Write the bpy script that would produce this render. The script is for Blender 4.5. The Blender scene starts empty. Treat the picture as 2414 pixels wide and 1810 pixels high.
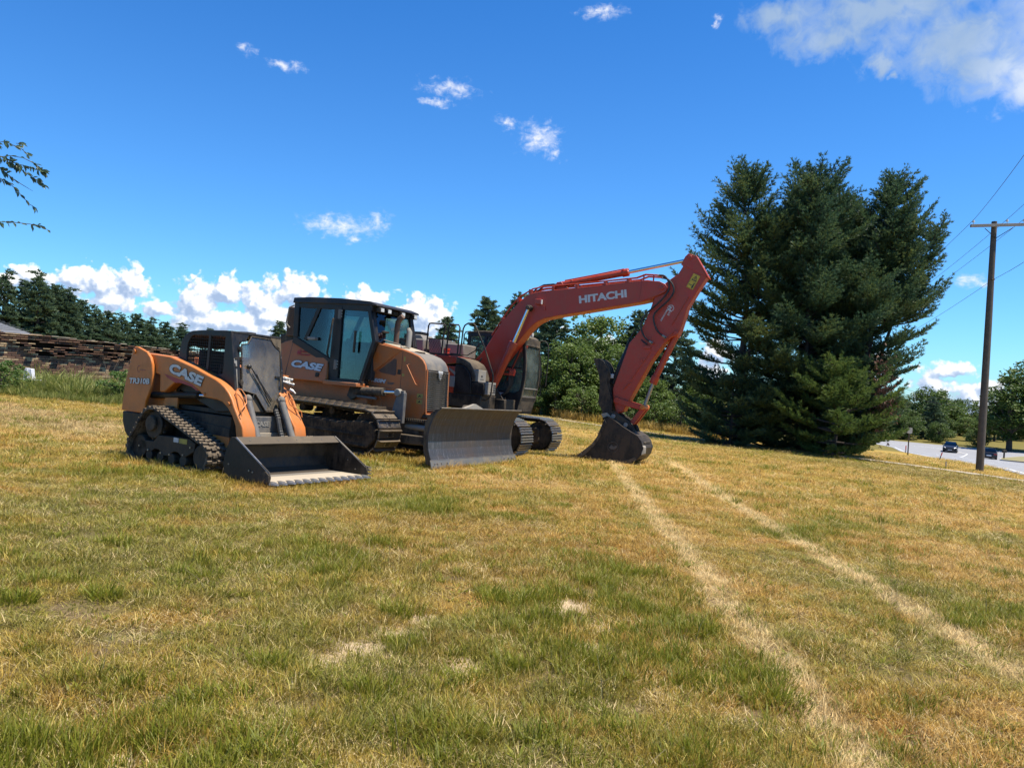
import bpy, bmesh, math, random
import numpy as np
from mathutils import Vector, Matrix, noise as mnoise
random.seed(7); RNG=np.random.default_rng(11)
sc=bpy.context.scene; COL=sc.collection

# ------------------------------------------------------------------ camera
EYE=1.55
cam_d=bpy.data.cameras.new('camera'); cam=bpy.data.objects.new('camera',cam_d); COL.objects.link(cam)
roll=math.radians(3.3); pit=math.atan(-5/1790.)
r0=Vector((1,0,0)); u0=Vector((0,-math.sin(pit),math.cos(pit))); f0=Vector((0,math.cos(pit),math.sin(pit)))
cr=math.cos(roll)*r0+math.sin(roll)*u0; cu=-math.sin(roll)*r0+math.cos(roll)*u0
cam.matrix_world=Matrix(((cr.x,cu.x,-f0.x,0),(cr.y,cu.y,-f0.y,0),(cr.z,cu.z,-f0.z,EYE),(0,0,0,1)))
cam_d.sensor_width=36; cam_d.lens=36*1790/2414; cam_d.clip_end=3000; cam_d.clip_start=.05
sc.camera=cam

# ------------------------------------------------------------------ sun
SUN=Vector((0.350,-0.075,0.93)).normalized()
sl=bpy.data.lights.new('sun','SUN'); sl.energy=5.0; sl.angle=math.radians(.5); sl.color=(1,.92,.78)
so=bpy.data.objects.new('sun',sl); COL.objects.link(so)
so.rotation_euler=SUN.to_track_quat('Z','Y').to_euler()
SUN_EL=math.asin(SUN.z); SUN_AZ=math.atan2(SUN.x,SUN.y)

sc.view_settings.view_transform='Standard'; sc.view_settings.look='None'; sc.view_settings.gamma=1
sc.view_settings.exposure=0.70; sc.view_settings.use_curve_mapping=False
sc.cycles.max_bounces=5; sc.cycles.transparent_max_bounces=10; sc.cycles.diffuse_bounces=3; sc.cycles.glossy_bounces=2

# ------------------------------------------------------------------ node helpers
class NT:
    def __init__(s,tree): s.t=tree; s.n=tree.nodes; s.l=tree.links
    def new(s,ty,**kw):
        n=s.n.new(ty)
        for k,v in kw.items(): setattr(n,k,v)
        return n
    def inp(s,sock,v):
        if isinstance(v,bpy.types.NodeSocket): s.l.new(v,sock)
        elif v is not None: sock.default_value=v
    def math(s,op,a,b=None,c=None,clamp=False):
        n=s.new('ShaderNodeMath',operation=op,use_clamp=clamp)
        s.inp(n.inputs[0],a)
        if b is not None: s.inp(n.inputs[1],b)
        if c is not None: s.inp(n.inputs[2],c)
        return n.outputs[0]
    def vmath(s,op,a,b=None,out=0):
        n=s.new('ShaderNodeVectorMath',operation=op); s.inp(n.inputs[0],a)
        if b is not None: s.inp(n.inputs[1],b)
        return n.outputs[out]
    def noise(s,vec,scale,detail=3,rough=.5,dist=0,out='Fac'):
        n=s.new('ShaderNodeTexNoise'); s.inp(n.inputs['Vector'],vec); n.inputs['Scale'].default_value=scale
        n.inputs['Detail'].default_value=detail; n.inputs['Roughness'].default_value=rough; n.inputs['Distortion'].default_value=dist
        return n.outputs[out]
    def ramp(s,f,stops,interp='LINEAR'):
        n=s.new('ShaderNodeValToRGB'); n.color_ramp.interpolation=interp
        e=n.color_ramp.elements
        while len(e)<len(stops): e.new(.5)
        for i,(p,c) in enumerate(stops):
            e[i].position=p; e[i].color=tuple(c)+((1,) if len(c)==3 else ())
        s.inp(n.inputs[0],f); return n.outputs[0]
    def smooth(s,v,a,b):
        n=s.new('ShaderNodeMapRange',interpolation_type='SMOOTHSTEP'); s.inp(n.inputs[0],v)
        n.inputs[1].default_value=a; n.inputs[2].default_value=b; return n.outputs[0]
    def mix(s,f,a,b,mode='MIX'):
        n=s.new('ShaderNodeMix',data_type='RGBA',blend_type=mode)
        s.inp(n.inputs[0],f); s.inp(n.inputs[6],a if not isinstance(a,tuple) else a+(1,)*(4-len(a)))
        s.inp(n.inputs[7],b if not isinstance(b,tuple) else b+(1,)*(4-len(b))); return n.outputs[2]

# ------------------------------------------------------------------ world: Nishita sky with clouds laid out by direction
CUM=[(-32.44,5.08,1.13,0.58),(-30.26,4.96,1.64,1.01),(-28.8,4.92,1.22,0.85),(-27.24,4.84,1.45,1.35),(-27.8,3.86,1.66,0.73),(-25.12,3.56,1.04,0.63),(-22.66,4.2,1.5,1.47),(-20.89,5.01,1.29,1.16),(-18.69,4.55,1.58,1.31),(-16.13,5.54,1.75,1.39),(-17.38,3.67,2.74,1.19),(-22.0,3.06,2.75,0.84),(-19.55,3.0,4.12,0.85),(-10.97,5.52,1.42,0.95),(-7.28,4.76,2.07,1.16),(-6.22,4.32,1.45,1.51),(-9.13,4.12,2.05,0.89),(14.83,2.96,1.36,0.87),(14.58,1.67,1.1,0.81),(29.96,2.4,1.55,0.6),(29.37,1.21,1.56,0.79),(31.48,0.61,1.74,1.07),(32.45,1.17,0.98,0.71),(3.56,4.1,0.83,0.31),(-13.14,3.49,2.0,0.47),(25.16,2.5,1.69,0.95),(6.6,2.63,2.06,1.04),(-33.76,4.4,0.97,0.57),(-37.02,4.28,2.76,1.65),(-41.17,2.69,2.46,1.3),(38.18,2.72,2.49,1.37),(42.31,1.31,1.67,1.03)]
WIS=[(-20.52,21.35,0.55,0.36),(-17.95,20.79,1.14,0.37),(-6.07,20.75,1.73,0.51),(-6.8,19.71,1.24,0.21),(-1.45,18.77,0.7,0.4),(0.99,17.8,1.39,0.88),(2.11,16.7,0.52,0.45),(-13.37,10.57,2.2,0.65),(-10.71,11.02,0.67,0.79),(-12.22,9.69,0.73,0.3),(-13.02,7.38,0.86,0.13),(5.13,26.15,1.38,0.39),(30.78,8.18,0.97,0.38),(13.5,25.36,0.26,0.33)]
BIG=[(24.43,25.2,6.79,1.55),(29.52,22.7,4.76,1.93),(30.91,20.94,2.74,1.56),(33.43,20.05,2.13,1.54),(17.81,25.33,2.18,0.87),(24.63,21.98,0.74,0.82),(25.53,21.2,0.4,0.38),(21.29,23.81,3.25,0.95),(37.22,22.11,4.16,2.84),(27.12,26.86,7.66,1.96)]
def blob_group(name,blobs,grow):
    g=bpy.data.node_groups.new(name,'ShaderNodeTree')
    g.interface.new_socket('P',in_out='INPUT',socket_type='NodeSocketVector')
    g.interface.new_socket('D',in_out='OUTPUT',socket_type='NodeSocketFloat')
    t=NT(g); gi=t.new('NodeGroupInput'); go=t.new('NodeGroupOutput'); acc=None
    for az,el,ra,re in blobs:
        v=t.vmath('SUBTRACT',gi.outputs[0],(az,el,0))
        v=t.vmath('MULTIPLY',v,(1/(ra*grow),1/(re*grow),0))
        l=t.vmath('LENGTH',v,out=1)
        acc=l if acc is None else t.math('SMOOTH_MIN',acc,l,.25)
    d=t.math('SUBTRACT',1.0,acc); t.l.new(d,go.inputs[0]); return g
w=bpy.data.worlds.new('World'); sc.world=w; w.use_nodes=True
t=NT(w.node_tree); t.n.clear()
sky=t.new('ShaderNodeTexSky',sky_type='NISHITA'); sky.sun_disc=False; sky.sun_elevation=SUN_EL; sky.sun_rotation=SUN_AZ
sky.altitude=200; sky.air_density=1.0; sky.dust_density=.35; sky.ozone_density=3.5
hs=t.new('ShaderNodeHueSaturation'); t.l.new(sky.outputs[0],hs.inputs['Color']); hs.inputs['Saturation'].default_value=1.28; hs.inputs['Value'].default_value=1.0
tint=t.vmath('MULTIPLY',hs.outputs[0],(.57,.96,1.24))
SKYK=0.092; CK=7.4
tc=t.new('ShaderNodeTexCoord'); dirv=t.vmath('NORMALIZE',tc.outputs['Generated'])
sep=t.new('ShaderNodeSeparateXYZ'); t.l.new(dirv,sep.inputs[0])
az=t.math('MULTIPLY',t.math('ARCTAN2',sep.outputs[0],sep.outputs[1]),57.29578)
el=t.math('MULTIPLY',t.math('ARCSINE',sep.outputs[2]),57.29578)
# a little more light blue low in the sky, as hazy summer air gives
hz=t.math('MULTIPLY',t.smooth(el,34,0),.40)
base_sky=t.mix(hz,tint,t.vmath('ADD',t.vmath('MULTIPLY',tint,(.75,.85,.95)),(.90,1.5,2.1)))
cmb=t.new('ShaderNodeCombineXYZ'); t.l.new(az,cmb.inputs[0]); t.l.new(el,cmb.inputs[1]); P=cmb.outputs[0]
# --- cumulus near the horizon
gC=blob_group('cumulus_bank',CUM,1.32)
warp=t.vmath('MULTIPLY',t.vmath('SUBTRACT',t.noise(P,.9,3,.5,out='Color'),(.5,.5,.5)),(1.3,.8,0))
def cumulus(off):
    q=t.vmath('ADD',P,off) if off else P
    g=t.new('ShaderNodeGroup'); g.node_tree=gC; t.l.new(t.vmath('ADD',q,warp),g.inputs[0])
    vo=t.new('ShaderNodeTexVoronoi',feature='SMOOTH_F1'); t.l.new(t.vmath('ADD',q,t.vmath('MULTIPLY',warp,(.8,.8,0))),vo.inputs['Vector']); vo.inputs['Scale'].default_value=.95; vo.inputs['Smoothness'].default_value=.35
    vo2=t.new('ShaderNodeTexVoronoi',feature='SMOOTH_F1'); t.l.new(t.vmath('ADD',q,t.vmath('MULTIPLY',warp,(.5,.5,0))),vo2.inputs['Vector']); vo2.inputs['Scale'].default_value=2.6; vo2.inputs['Smoothness'].default_value=.35
    n=t.noise(q,3.2,6,.6)
    d=g.outputs[0]
    d=t.math('ADD',d,t.math('MULTIPLY',t.math('SUBTRACT',.42,vo.outputs['Distance']),.75))
    d=t.math('ADD',d,t.math('MULTIPLY',t.math('SUBTRACT',.42,vo2.outputs['Distance']),.34))
    return t.math('ADD',d,t.math('MULTIPLY',t.math('SUBTRACT',n,.5),.6))
d0=cumulus(None); d1=cumulus((.28,.42,0))
aC=t.smooth(d0,-.02,.30)
lit=t.math('ADD',.56,t.math('MULTIPLY',t.math('SUBTRACT',d0,d1),1.5),clamp=True)
lit=t.math('MULTIPLY',lit,t.math('ADD',.80,t.math('MULTIPLY',t.smooth(el,1.0,5.6),.24)),clamp=True)
colC=t.ramp(lit,[(0,(.38,.50,.72)),(.40,(.56,.67,.86)),(.66,(.84,.89,.98)),(.9,(1.06,1.06,1.06)),(1,(1.12,1.12,1.1))])
aC=t.math('MULTIPLY',aC,.985)
# --- ragged small clouds
gW=blob_group('cloud_shreds',WIS,1.5)
warp2=t.vmath('MULTIPLY',t.vmath('SUBTRACT',t.noise(P,.8,4,.55,out='Color'),(.5,.5,.5)),(2.6,1.5,0))
g=t.new('ShaderNodeGroup'); g.node_tree=gW; t.l.new(t.vmath('ADD',P,warp2),g.inputs[0])
st=t.vmath('MULTIPLY',P,(1,1.5,1))
nW=t.noise(st,1.5,8,.62,.4)
dW=t.math('ADD',g.outputs[0],t.math('MULTIPLY',t.math('SUBTRACT',nW,.52),2.0))
aW=t.math('MULTIPLY',t.smooth(dW,-.05,1.5),.95)
colW=t.ramp(dW,[(0,(.52,.66,.95)),(.6,(.84,.89,1.0)),(1,(1.0,1.0,1.0))])
# --- the large ragged cloud, seen against the light
gB=blob_group('ragged_cloud',BIG,1.22)
g2=t.new('ShaderNodeGroup'); g2.node_tree=gB; t.l.new(t.vmath('ADD',P,t.vmath('MULTIPLY',warp2,(1.1,1.1,0))),g2.inputs[0])
nB=t.noise(P,.75,8,.6,.5)
dB=t.math('ADD',g2.outputs[0],t.math('MULTIPLY',t.math('SUBTRACT',nB,.5),1.5))
aB=t.math('MULTIPLY',t.smooth(dB,-.15,.95),.88)
nB2=t.noise(P,.28,4,.5)
cB=t.math('ADD',t.math('MULTIPLY',t.smooth(dB,.55,.0),.6),t.math('MULTIPLY',t.math('SUBTRACT',nB2,.5),1.3))
cB=t.math('ADD',cB,t.math('MULTIPLY',t.smooth(az,27.5,34),.65),clamp=True)
colB=t.ramp(cB,[(0,(.36,.49,.68)),(.5,(.50,.62,.80)),(1,(.88,.93,1.0))])
# clouds are only evaluated where they stand; the rest of the sky stays plain Nishita
def bgnode(c):
    b=t.new('ShaderNodeBackground'); t.l.new(c,b.inputs[0]); b.inputs[1].default_value=SKYK; return b.outputs[0]
def mixs(f,a,b):
    m=t.new('ShaderNodeMixShader'); t.inp(m.inputs[0],f); t.l.new(a,m.inputs[1]); t.l.new(b,m.inputs[2]); return m.outputs[0]
K9=(CK,CK,CK)
sh_plain=bgnode(base_sky)
sh_low=bgnode(t.mix(aC,base_sky,t.vmath('MULTIPLY',colC,K9)))
sh_up=bgnode(t.mix(aB,t.mix(aW,base_sky,t.vmath('MULTIPLY',colW,K9)),t.vmath('MULTIPLY',colB,K9)))
front=t.math('LESS_THAN',t.math('ABSOLUTE',az),52.)
low=t.math('MULTIPLY',front,t.math('MULTIPLY',t.math('GREATER_THAN',el,-1.5),t.math('LESS_THAN',el,8.8)))
up=t.math('MULTIPLY',front,t.math('MULTIPLY',t.math('GREATER_THAN',el,5.6),t.math('LESS_THAN',el,34.)))
wis_low=t.math('MULTIPLY',up,t.math('GREATER_THAN',el,8.8))
right_low=t.math('MULTIPLY',up,t.math('MULTIPLY',t.math('LESS_THAN',el,8.8),t.math('GREATER_THAN',az,28.5)))
out=mixs(t.math('MAXIMUM',wis_low,right_low),mixs(low,sh_plain,sh_low),sh_up)
wo=t.new('ShaderNodeOutputWorld'); t.l.new(out,wo.inputs[0])
w.cycles.sampling_method='MANUAL'; w.cycles.sample_map_resolution=512

# ------------------------------------------------------------------ terrain
def ss(a,b,v):
    q=min(1,max(0,(v-a)/(b-a))); return q*q*(3-2*q)
def H(x,y):
    xe=max(-25,min(60,x)); ye=min(97,y)
    h=-.03*xe-.011*ye-ss(2,18,x)*max(0,ye-33)*.0295
    h+=.12*math.exp(-((x-2.6)**2+(y-17.8)**2)/(2*1.7**2))       # slight rise under the digging bucket
    return h
def road_z(x,y): return H(x,y)

# ------------------------------------------------------------------ materials
MATS={}
def mat_new(name):
    m=bpy.data.materials.new(name); m.use_nodes=True; t=NT(m.node_tree); t.n.clear()
    b=t.new('ShaderNodeBsdfPrincipled'); o=t.new('ShaderNodeOutputMaterial'); t.l.new(b.outputs[0],o.inputs[0])
    MATS[name]=m; return m,t,b
def paint(name,col,dust=(.20,.15,.09),amt=.35,rough=.42,metal=0.,scale=3.,bump=.15,chips=None,spec=.5,streak=True):
    m,t,b=mat_new(name)
    tc=t.new('ShaderNodeTexCoord'); O=tc.outputs['Object']
    n1=t.noise(O,scale,6,.62); n2=t.noise(t.vmath('MULTIPLY',O,(3,3,.7)),scale*2.2,5,.6); n3=t.noise(O,scale*14,3,.6)
    f=t.math('ADD',t.math('MULTIPLY',n1,.6),t.math('ADD',t.math('MULTIPLY',n2,.3),t.math('MULTIPLY',n3,.15)))
    f=t.math('MULTIPLY',t.smooth(f,.43,.63),amt)
    geo=t.new('ShaderNodeNewGeometry'); sp=t.new('ShaderNodeSeparateXYZ'); t.l.new(geo.outputs['Normal'],sp.inputs[0])
    up=t.math('MULTIPLY',t.smooth(sp.outputs[2],.35,1.),amt*.9)      # dust settles on upward faces
    up=t.math('MULTIPLY',up,t.math('ADD',.45,n1))
    f=t.math('MAXIMUM',f,up,clamp=True)
    base=t.mix(t.math('MULTIPLY',t.noise(O,scale*.6,3),.35),col,tuple(c*.72 for c in col))
    if chips: base=t.mix(t.smooth(t.noise(O,scale*9,5,.7),.66,.70),base,chips)
    c=t.mix(f,base,dust); t.l.new(c,b.inputs['Base Color'])
    b.inputs['Metallic'].default_value=metal
    r=t.math('ADD',rough,t.math('MULTIPLY',f,.5),clamp=True)
    r=t.math('ADD',r,t.math('MULTIPLY',t.math('SUBTRACT',n2,.5),.25),clamp=True); t.l.new(r,b.inputs['Roughness'])
    b.inputs['Specular IOR Level'].default_value=spec
    if bump:
        bp=t.new('ShaderNodeBump'); bp.inputs['Strength'].default_value=bump; bp.inputs['Distance'].default_value=.01
        t.l.new(t.math('ADD',n3,t.math('MULTIPLY',n1,.5)),bp.inputs['Height']); t.l.new(bp.outputs[0],b.inputs['Normal'])
    return m
paint('orange',(.56,.158,.018),dust=(.30,.17,.08),amt=.36,rough=.42,chips=(.16,.07,.04))
paint('dozer_orange',(.48,.130,.024),dust=(.28,.16,.085),amt=.45,rough=.48,chips=(.16,.07,.04))
paint('red_orange',(.44,.038,.012),dust=(.22,.12,.08),amt=.25,rough=.38,chips=(.16,.05,.03))
paint('red_stripe',(.36,.015,.02),amt=.2)
paint('black_paint',(.011,.0105,.010),dust=(.12,.088,.055),amt=.62,rough=.5,spec=.3)
paint('cab_black',(.009,.0095,.011),dust=(.09,.07,.05),amt=.3,rough=.42,spec=.35)
paint('dusty_black',(.024,.021,.018),dust=(.17,.13,.085),amt=.75,rough=.6,spec=.3)
paint('grey_paint',(.10,.10,.10),dust=(.24,.20,.15),amt=.6,rough=.55)
paint('light_grey',(.24,.23,.21),dust=(.30,.25,.18),amt=.7,rough=.6)
paint('cover_grey',(.17,.155,.135),dust=(.27,.24,.19),amt=.4,rough=.6)
paint('rubber',(.020,.018,.016),dust=(.21,.165,.115),amt=.85,rough=.85,scale=6,bump=.4,spec=.3)
paint('track_dark',(.013,.010,.008),dust=(.12,.085,.052),amt=.75,rough=.75,scale=5,bump=.4,spec=.3)
paint('shoe_steel',(.14,.125,.11),dust=(.24,.18,.115),amt=.7,rough=.36,metal=.75,scale=7,bump=.35)
paint('shoe_edge',(.5,.47,.43),dust=(.25,.2,.14),amt=.3,rough=.3,metal=.9,scale=7)
paint('cutting_edge',(.24,.22,.19),dust=(.27,.22,.15),amt=.6,rough=.4,metal=.6,scale=4)
paint('bright_steel',(.38,.365,.34),dust=(.26,.21,.15),amt=.35,rough=.32,metal=.85,scale=8)
paint('chrome',(.78,.78,.78),amt=.05,rough=.12,metal=1.,bump=0)
paint('bucket_black',(.009,.008,.0075),dust=(.085,.062,.04),amt=.65,rough=.45,scale=2.4,bump=.3,spec=.35)
paint('hose',(.012,.013,.014),dust=(.08,.07,.06),amt=.3,rough=.5,bump=0)
paint('rust',(.11,.062,.045),dust=(.2,.14,.09),amt=.4,rough=.8)
paint('white_decal',(.62,.62,.60),amt=.25,rough=.4,bump=0)
paint('black_decal',(.012,.012,.012),amt=.15,rough=.4,bump=0)
paint('yellow_decal',(.62,.40,.02),amt=.2,rough=.4,bump=0)
paint('dull_yellow',(.42,.33,.05),amt=.5,rough=.5,bump=0)
paint('red_decal',(.50,.03,.02),amt=.2,rough=.4,bump=0)
paint('grey_decal',(.075,.072,.068),amt=.2,rough=.5,bump=0)
paint('maroon_decal',(.28,.05,.03),amt=.2,rough=.4,bump=0)
paint('lamp_lens',(.62,.62,.60),amt=.2,rough=.15,bump=0)
paint('seat_black',(.02,.02,.022),amt=.1,rough=.7)
paint('concrete_dust',(.36,.30,.22),dust=(.42,.35,.25),amt=.6,rough=.9,scale=5)
paint('car_paint',(.012,.014,.018),amt=.05,rough=.12,bump=0)
paint('pole_wood',(.085,.068,.052),dust=(.15,.12,.09),amt=.5,rough=.85,scale=4,bump=.5)
paint('silver_wood',(.30,.27,.24),dust=(.2,.17,.14),amt=.5,rough=.85,scale=6,bump=.4)
paint('porcelain',(.62,.62,.60),amt=.1,rough=.2,bump=0)
paint('wire',(.02,.02,.022),amt=.1,rough=.5,bump=0)
paint('stake_pink',(.72,.20,.17),amt=.25,rough=.7,bump=0)
paint('stake_red',(.62,.04,.03),amt=.1,rough=.5,bump=0)
paint('bark',(.060,.045,.035),dust=(.10,.08,.06),amt=.5,rough=.95,scale=4,bump=.6)
paint('dead_branch',(.13,.10,.075),amt=.3,rough=.9)
paint('roof_shingle',(.12,.125,.14),dust=(.19,.19,.19),amt=.5,rough=.9,scale=2)
paint('siding',(.48,.50,.52),amt=.15,rough=.7)
paint('white_plastic',(.75,.76,.78),amt=.1,rough=.4,bump=0)
paint('dry_weed',(.40,.31,.17),amt=.2,rough=.8,bump=0)
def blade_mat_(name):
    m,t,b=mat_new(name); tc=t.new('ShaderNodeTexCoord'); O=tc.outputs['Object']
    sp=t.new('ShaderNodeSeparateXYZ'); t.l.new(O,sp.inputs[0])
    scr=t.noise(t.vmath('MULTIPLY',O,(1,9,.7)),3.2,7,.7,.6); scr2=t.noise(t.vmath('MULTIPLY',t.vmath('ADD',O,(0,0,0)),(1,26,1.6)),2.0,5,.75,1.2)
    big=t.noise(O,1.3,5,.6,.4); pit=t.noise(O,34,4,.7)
    mud_shade=t.math('MULTIPLY',t.smooth(t.math('ADD',sp.outputs[2],t.math('MULTIPLY',t.math('SUBTRACT',big,.5),.9)),.42,.72),t.smooth(scr,.34,.60))  # upper-half mud brown that also paints the top edge's shade into the colour
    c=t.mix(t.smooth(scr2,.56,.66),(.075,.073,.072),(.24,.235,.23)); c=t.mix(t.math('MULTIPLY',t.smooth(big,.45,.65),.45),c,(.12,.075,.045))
    c=t.mix(t.math('MULTIPLY',mud_shade,.85),c,(.125,.095,.06)); t.l.new(c,b.inputs['Base Color'])
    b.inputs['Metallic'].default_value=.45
    t.l.new(t.math('ADD',.34,t.math('MULTIPLY',t.math('ADD',mud_shade,t.math('MULTIPLY',pit,.4)),.4),clamp=True),b.inputs['Roughness'])
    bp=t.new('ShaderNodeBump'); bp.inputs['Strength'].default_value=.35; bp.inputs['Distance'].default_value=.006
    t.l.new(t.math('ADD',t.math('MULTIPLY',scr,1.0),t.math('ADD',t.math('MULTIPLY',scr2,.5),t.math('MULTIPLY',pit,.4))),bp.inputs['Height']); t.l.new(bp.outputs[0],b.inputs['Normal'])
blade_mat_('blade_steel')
m_,t_,b_=mat_new('dark_gap'); b_.inputs['Base Color'].default_value=(.022,.015,.011,1); b_.inputs['Roughness'].default_value=1; b_.inputs['Specular IOR Level'].default_value=0
def glass(name,col,rough=.05,alpha=.55,dustamt=.0,dust=(.36,.30,.22)):
    m,t,b=mat_new(name)
    tc=t.new('ShaderNodeTexCoord'); O=tc.outputs['Object']
    tr=t.new('ShaderNodeBsdfTransparent'); tr.inputs[0].default_value=col+(1,)
    gl=t.new('ShaderNodeBsdfGlossy'); gl.inputs['Roughness'].default_value=rough; gl.inputs[0].default_value=(.9,.95,1,1)
    fr=t.new('ShaderNodeFresnel'); fr.inputs[0].default_value=1.5
    ms=t.new('ShaderNodeMixShader'); t.l.new(fr.outputs[0],ms.inputs[0]); t.l.new(tr.outputs[0],ms.inputs[1]); t.l.new(gl.outputs[0],ms.inputs[2])
    out=ms.outputs[0]
    if dustamt:
        df=t.new('ShaderNodeBsdfDiffuse')
        n=t.noise(t.vmath('MULTIPLY',O,(1,1,.55)),4.5,7,.68,.6); n2=t.noise(O,1.6,4,.6)
        sp=t.new('ShaderNodeSeparateXYZ'); t.l.new(O,sp.inputs[0])
        f=t.math('MULTIPLY',t.math('ADD',t.smooth(t.math('ADD',t.math('MULTIPLY',n,.5),t.math('MULTIPLY',n2,.5)),.36,.66),.30),dustamt,clamp=True)
        if dustamt>.5: f=t.math('MULTIPLY',f,t.math('ADD',.35,t.math('MULTIPLY',t.smooth(sp.outputs[2],1.90,1.25),.75)),clamp=True)
        t.l.new(t.mix(n,dust,tuple(c*.7 for c in dust)),df.inputs[0])
        m2=t.new('ShaderNodeMixShader'); t.l.new(f,m2.inputs[0]); t.l.new(out,m2.inputs[1]); t.l.new(df.outputs[0],m2.inputs[2]); out=m2.outputs[0]
    o=[n for n in t.n if n.type=='OUTPUT_MATERIAL'][0]; t.n.remove(b); t.l.new(out,o.inputs[0]); return m
glass('tinted_glass',(.46,.58,.56))
glass('dusty_glass',(.62,.68,.66),dustamt=.55)
glass('smoke_glass',(.62,.76,.72),dustamt=.30,dust=(.30,.36,.32))
glass('car_glass',(.05,.06,.07))
M=MATS

# ------------------------------------------------------------------ mesh builder
class MB:
    def __init__(s): s.v=[]; s.f=[]; s.mi=[]; s.cur=0
    def add(s,vs,fs):
        o=len(s.v); s.v+= [tuple(v) for v in vs]; s.f+= [tuple(i+o for i in f) for f in fs]; s.mi+=[s.cur]*len(fs); return s
    def m(s,i): s.cur=i; return s
    def box(s,x0,x1,y0,y1,z0,z1):
        return s.add([(x0,y0,z0),(x1,y0,z0),(x1,y1,z0),(x0,y1,z0),(x0,y0,z1),(x1,y0,z1),(x1,y1,z1),(x0,y1,z1)],
            [(0,3,2,1),(4,5,6,7),(0,1,5,4),(1,2,6,5),(2,3,7,6),(3,0,4,7)])
    def loft(s,A,B,caps=True):
        n=len(A); f=[(i,(i+1)%n,n+(i+1)%n,n+i) for i in range(n)]
        if caps: f+= [tuple(range(n-1,-1,-1)),tuple(range(n,2*n))]
        return s.add(list(A)+list(B),f)
    def prism(s,p,y0,y1): return s.loft([(a,y0,b) for a,b in p],[(a,y1,b) for a,b in p])
    def prismx(s,p,x0,x1): return s.loft([(x0,a,b) for a,b in p],[(x1,a,b) for a,b in p])
    def prismz(s,p,z0,z1): return s.loft([(a,b,z0) for a,b in p],[(a,b,z1) for a,b in p])
    def frame(s,outer,inner,y0,y1):      # ring with the same number of points
        n=len(outer); V=[(a,y0,b) for a,b in outer]+[(a,y0,b) for a,b in inner]+[(a,y1,b) for a,b in outer]+[(a,y1,b) for a,b in inner]
        F=[]
        for i in range(n):
            j=(i+1)%n
            F+=[(i,j,n+j,n+i),(2*n+j,2*n+i,3*n+i,3*n+j),(j,i,2*n+i,2*n+j),(n+i,n+j,3*n+j,3*n+i)]
        return s.add(V,F)
    def tube(s,pts,r,n=8,caps=True):
        pts=[Vector(p) for p in pts]; rs=r if isinstance(r,(list,tuple)) else [r]*len(pts)
        V=[]; prev=None
        for i,p in enumerate(pts):
            d=(pts[min(i+1,len(pts)-1)]-pts[max(i-1,0)]).normalized()
            if prev is None:
                a=Vector((0,0,1)) if abs(d.z)<.9 else Vector((0,1,0)); u=d.cross(a).normalized()
            else: u=(prev-d*prev.dot(d)).normalized()
            prev=u; v=d.cross(u)
            for k in range(n):
                q=2*math.pi*k/n; V.append(p+(u*math.cos(q)+v*math.sin(q))*rs[i])
        F=[]
        for i in range(len(pts)-1):
            for k in range(n): a=i*n+k; b=i*n+(k+1)%n; F.append((a,b,b+n,a+n))
        if caps: F+=[tuple(range(n-1,-1,-1)),tuple(range((len(pts)-1)*n,len(pts)*n))]
        return s.add(V,F)
    def cyl(s,p,q,r,n=16): return s.tube([p,q],r,n)
    def disc_y(s,x,z,y0,y1,r,n=24): return s.tube([(x,y0,z),(x,y1,z)],r,n)
    def sph(s,c,r,n=8):
        V=[];F=[]
        for i in range(n+1):
            th=math.pi*i/n
            for k in range(2*n):
                ph=math.pi*k/n; V.append((c[0]+r[0]*math.sin(th)*math.cos(ph),c[1]+r[1]*math.sin(th)*math.sin(ph),c[2]+r[2]*math.cos(th)))
        for i in range(n):
            for k in range(2*n): a=i*2*n+k;b=i*2*n+(k+1)%(2*n); F.append((a,b,b+2*n,a+2*n))
        return s.add(V,F)
    def build(s,name,mats,parent=None,bevel=0,angle=35,seg=2):
        me=bpy.data.meshes.new(name); me.from_pydata([tuple(v) for v in s.v],[],s.f)
        if isinstance(mats,str): mats=[mats]
        for q in mats: me.materials.append(M[q])
        me.polygons.foreach_set('material_index',s.mi)
        bm=bmesh.new(); bm.from_mesh(me); bmesh.ops.remove_doubles(bm,verts=bm.verts,dist=1e-5)
        bmesh.ops.recalc_face_normals(bm,faces=bm.faces); bm.to_mesh(me); bm.free()
        me.polygons.foreach_set('use_smooth',[True]*len(me.polygons)); me.set_sharp_from_angle(angle=math.radians(angle))
        o=bpy.data.objects.new(name,me); COL.objects.link(o)
        if parent: o.parent=parent
        if name in ('bolt','sprocket_tooth','hole','visor_rib','roof_bolt','louvre','vent_slot','pipe_clamp','stick_fitting','shingle_course','door_hinge','vent_line','accordion_boot','side_tooth','back_rib','step_grip','coupler_lever'): o['kind']='stuff'
        if bevel:
            b=o.modifiers.new('bevel','BEVEL'); b.width=bevel; b.segments=seg; b.limit_method='ANGLE'; b.angle_limit=math.radians(40)
        return o
def tag(o,label,cat,group=None,kind=None):
    if label: o['label']=label
    if cat: o['category']=cat
    if group: o['group']=group
    if kind: o['kind']=kind
    return o
def empty(name,loc=(0,0,0),rz=0,parent=None):
    o=bpy.data.objects.new(name,None); COL.objects.link(o); o.empty_display_size=.2
    o.location=loc; o.rotation_euler=(0,0,rz)
    if parent: o.parent=parent
    return o
def struct(o): o['kind']='structure'; return o
def inst(src,parent,mtx=None,name=None):
    o=src.copy(); COL.objects.link(o); o.parent=parent
    if mtx is not None: o.matrix_local=mtx
    return o
def meshobj(name,me,parent=None):
    o=bpy.data.objects.new(name,me); COL.objects.link(o); o.parent=parent; return o
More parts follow.
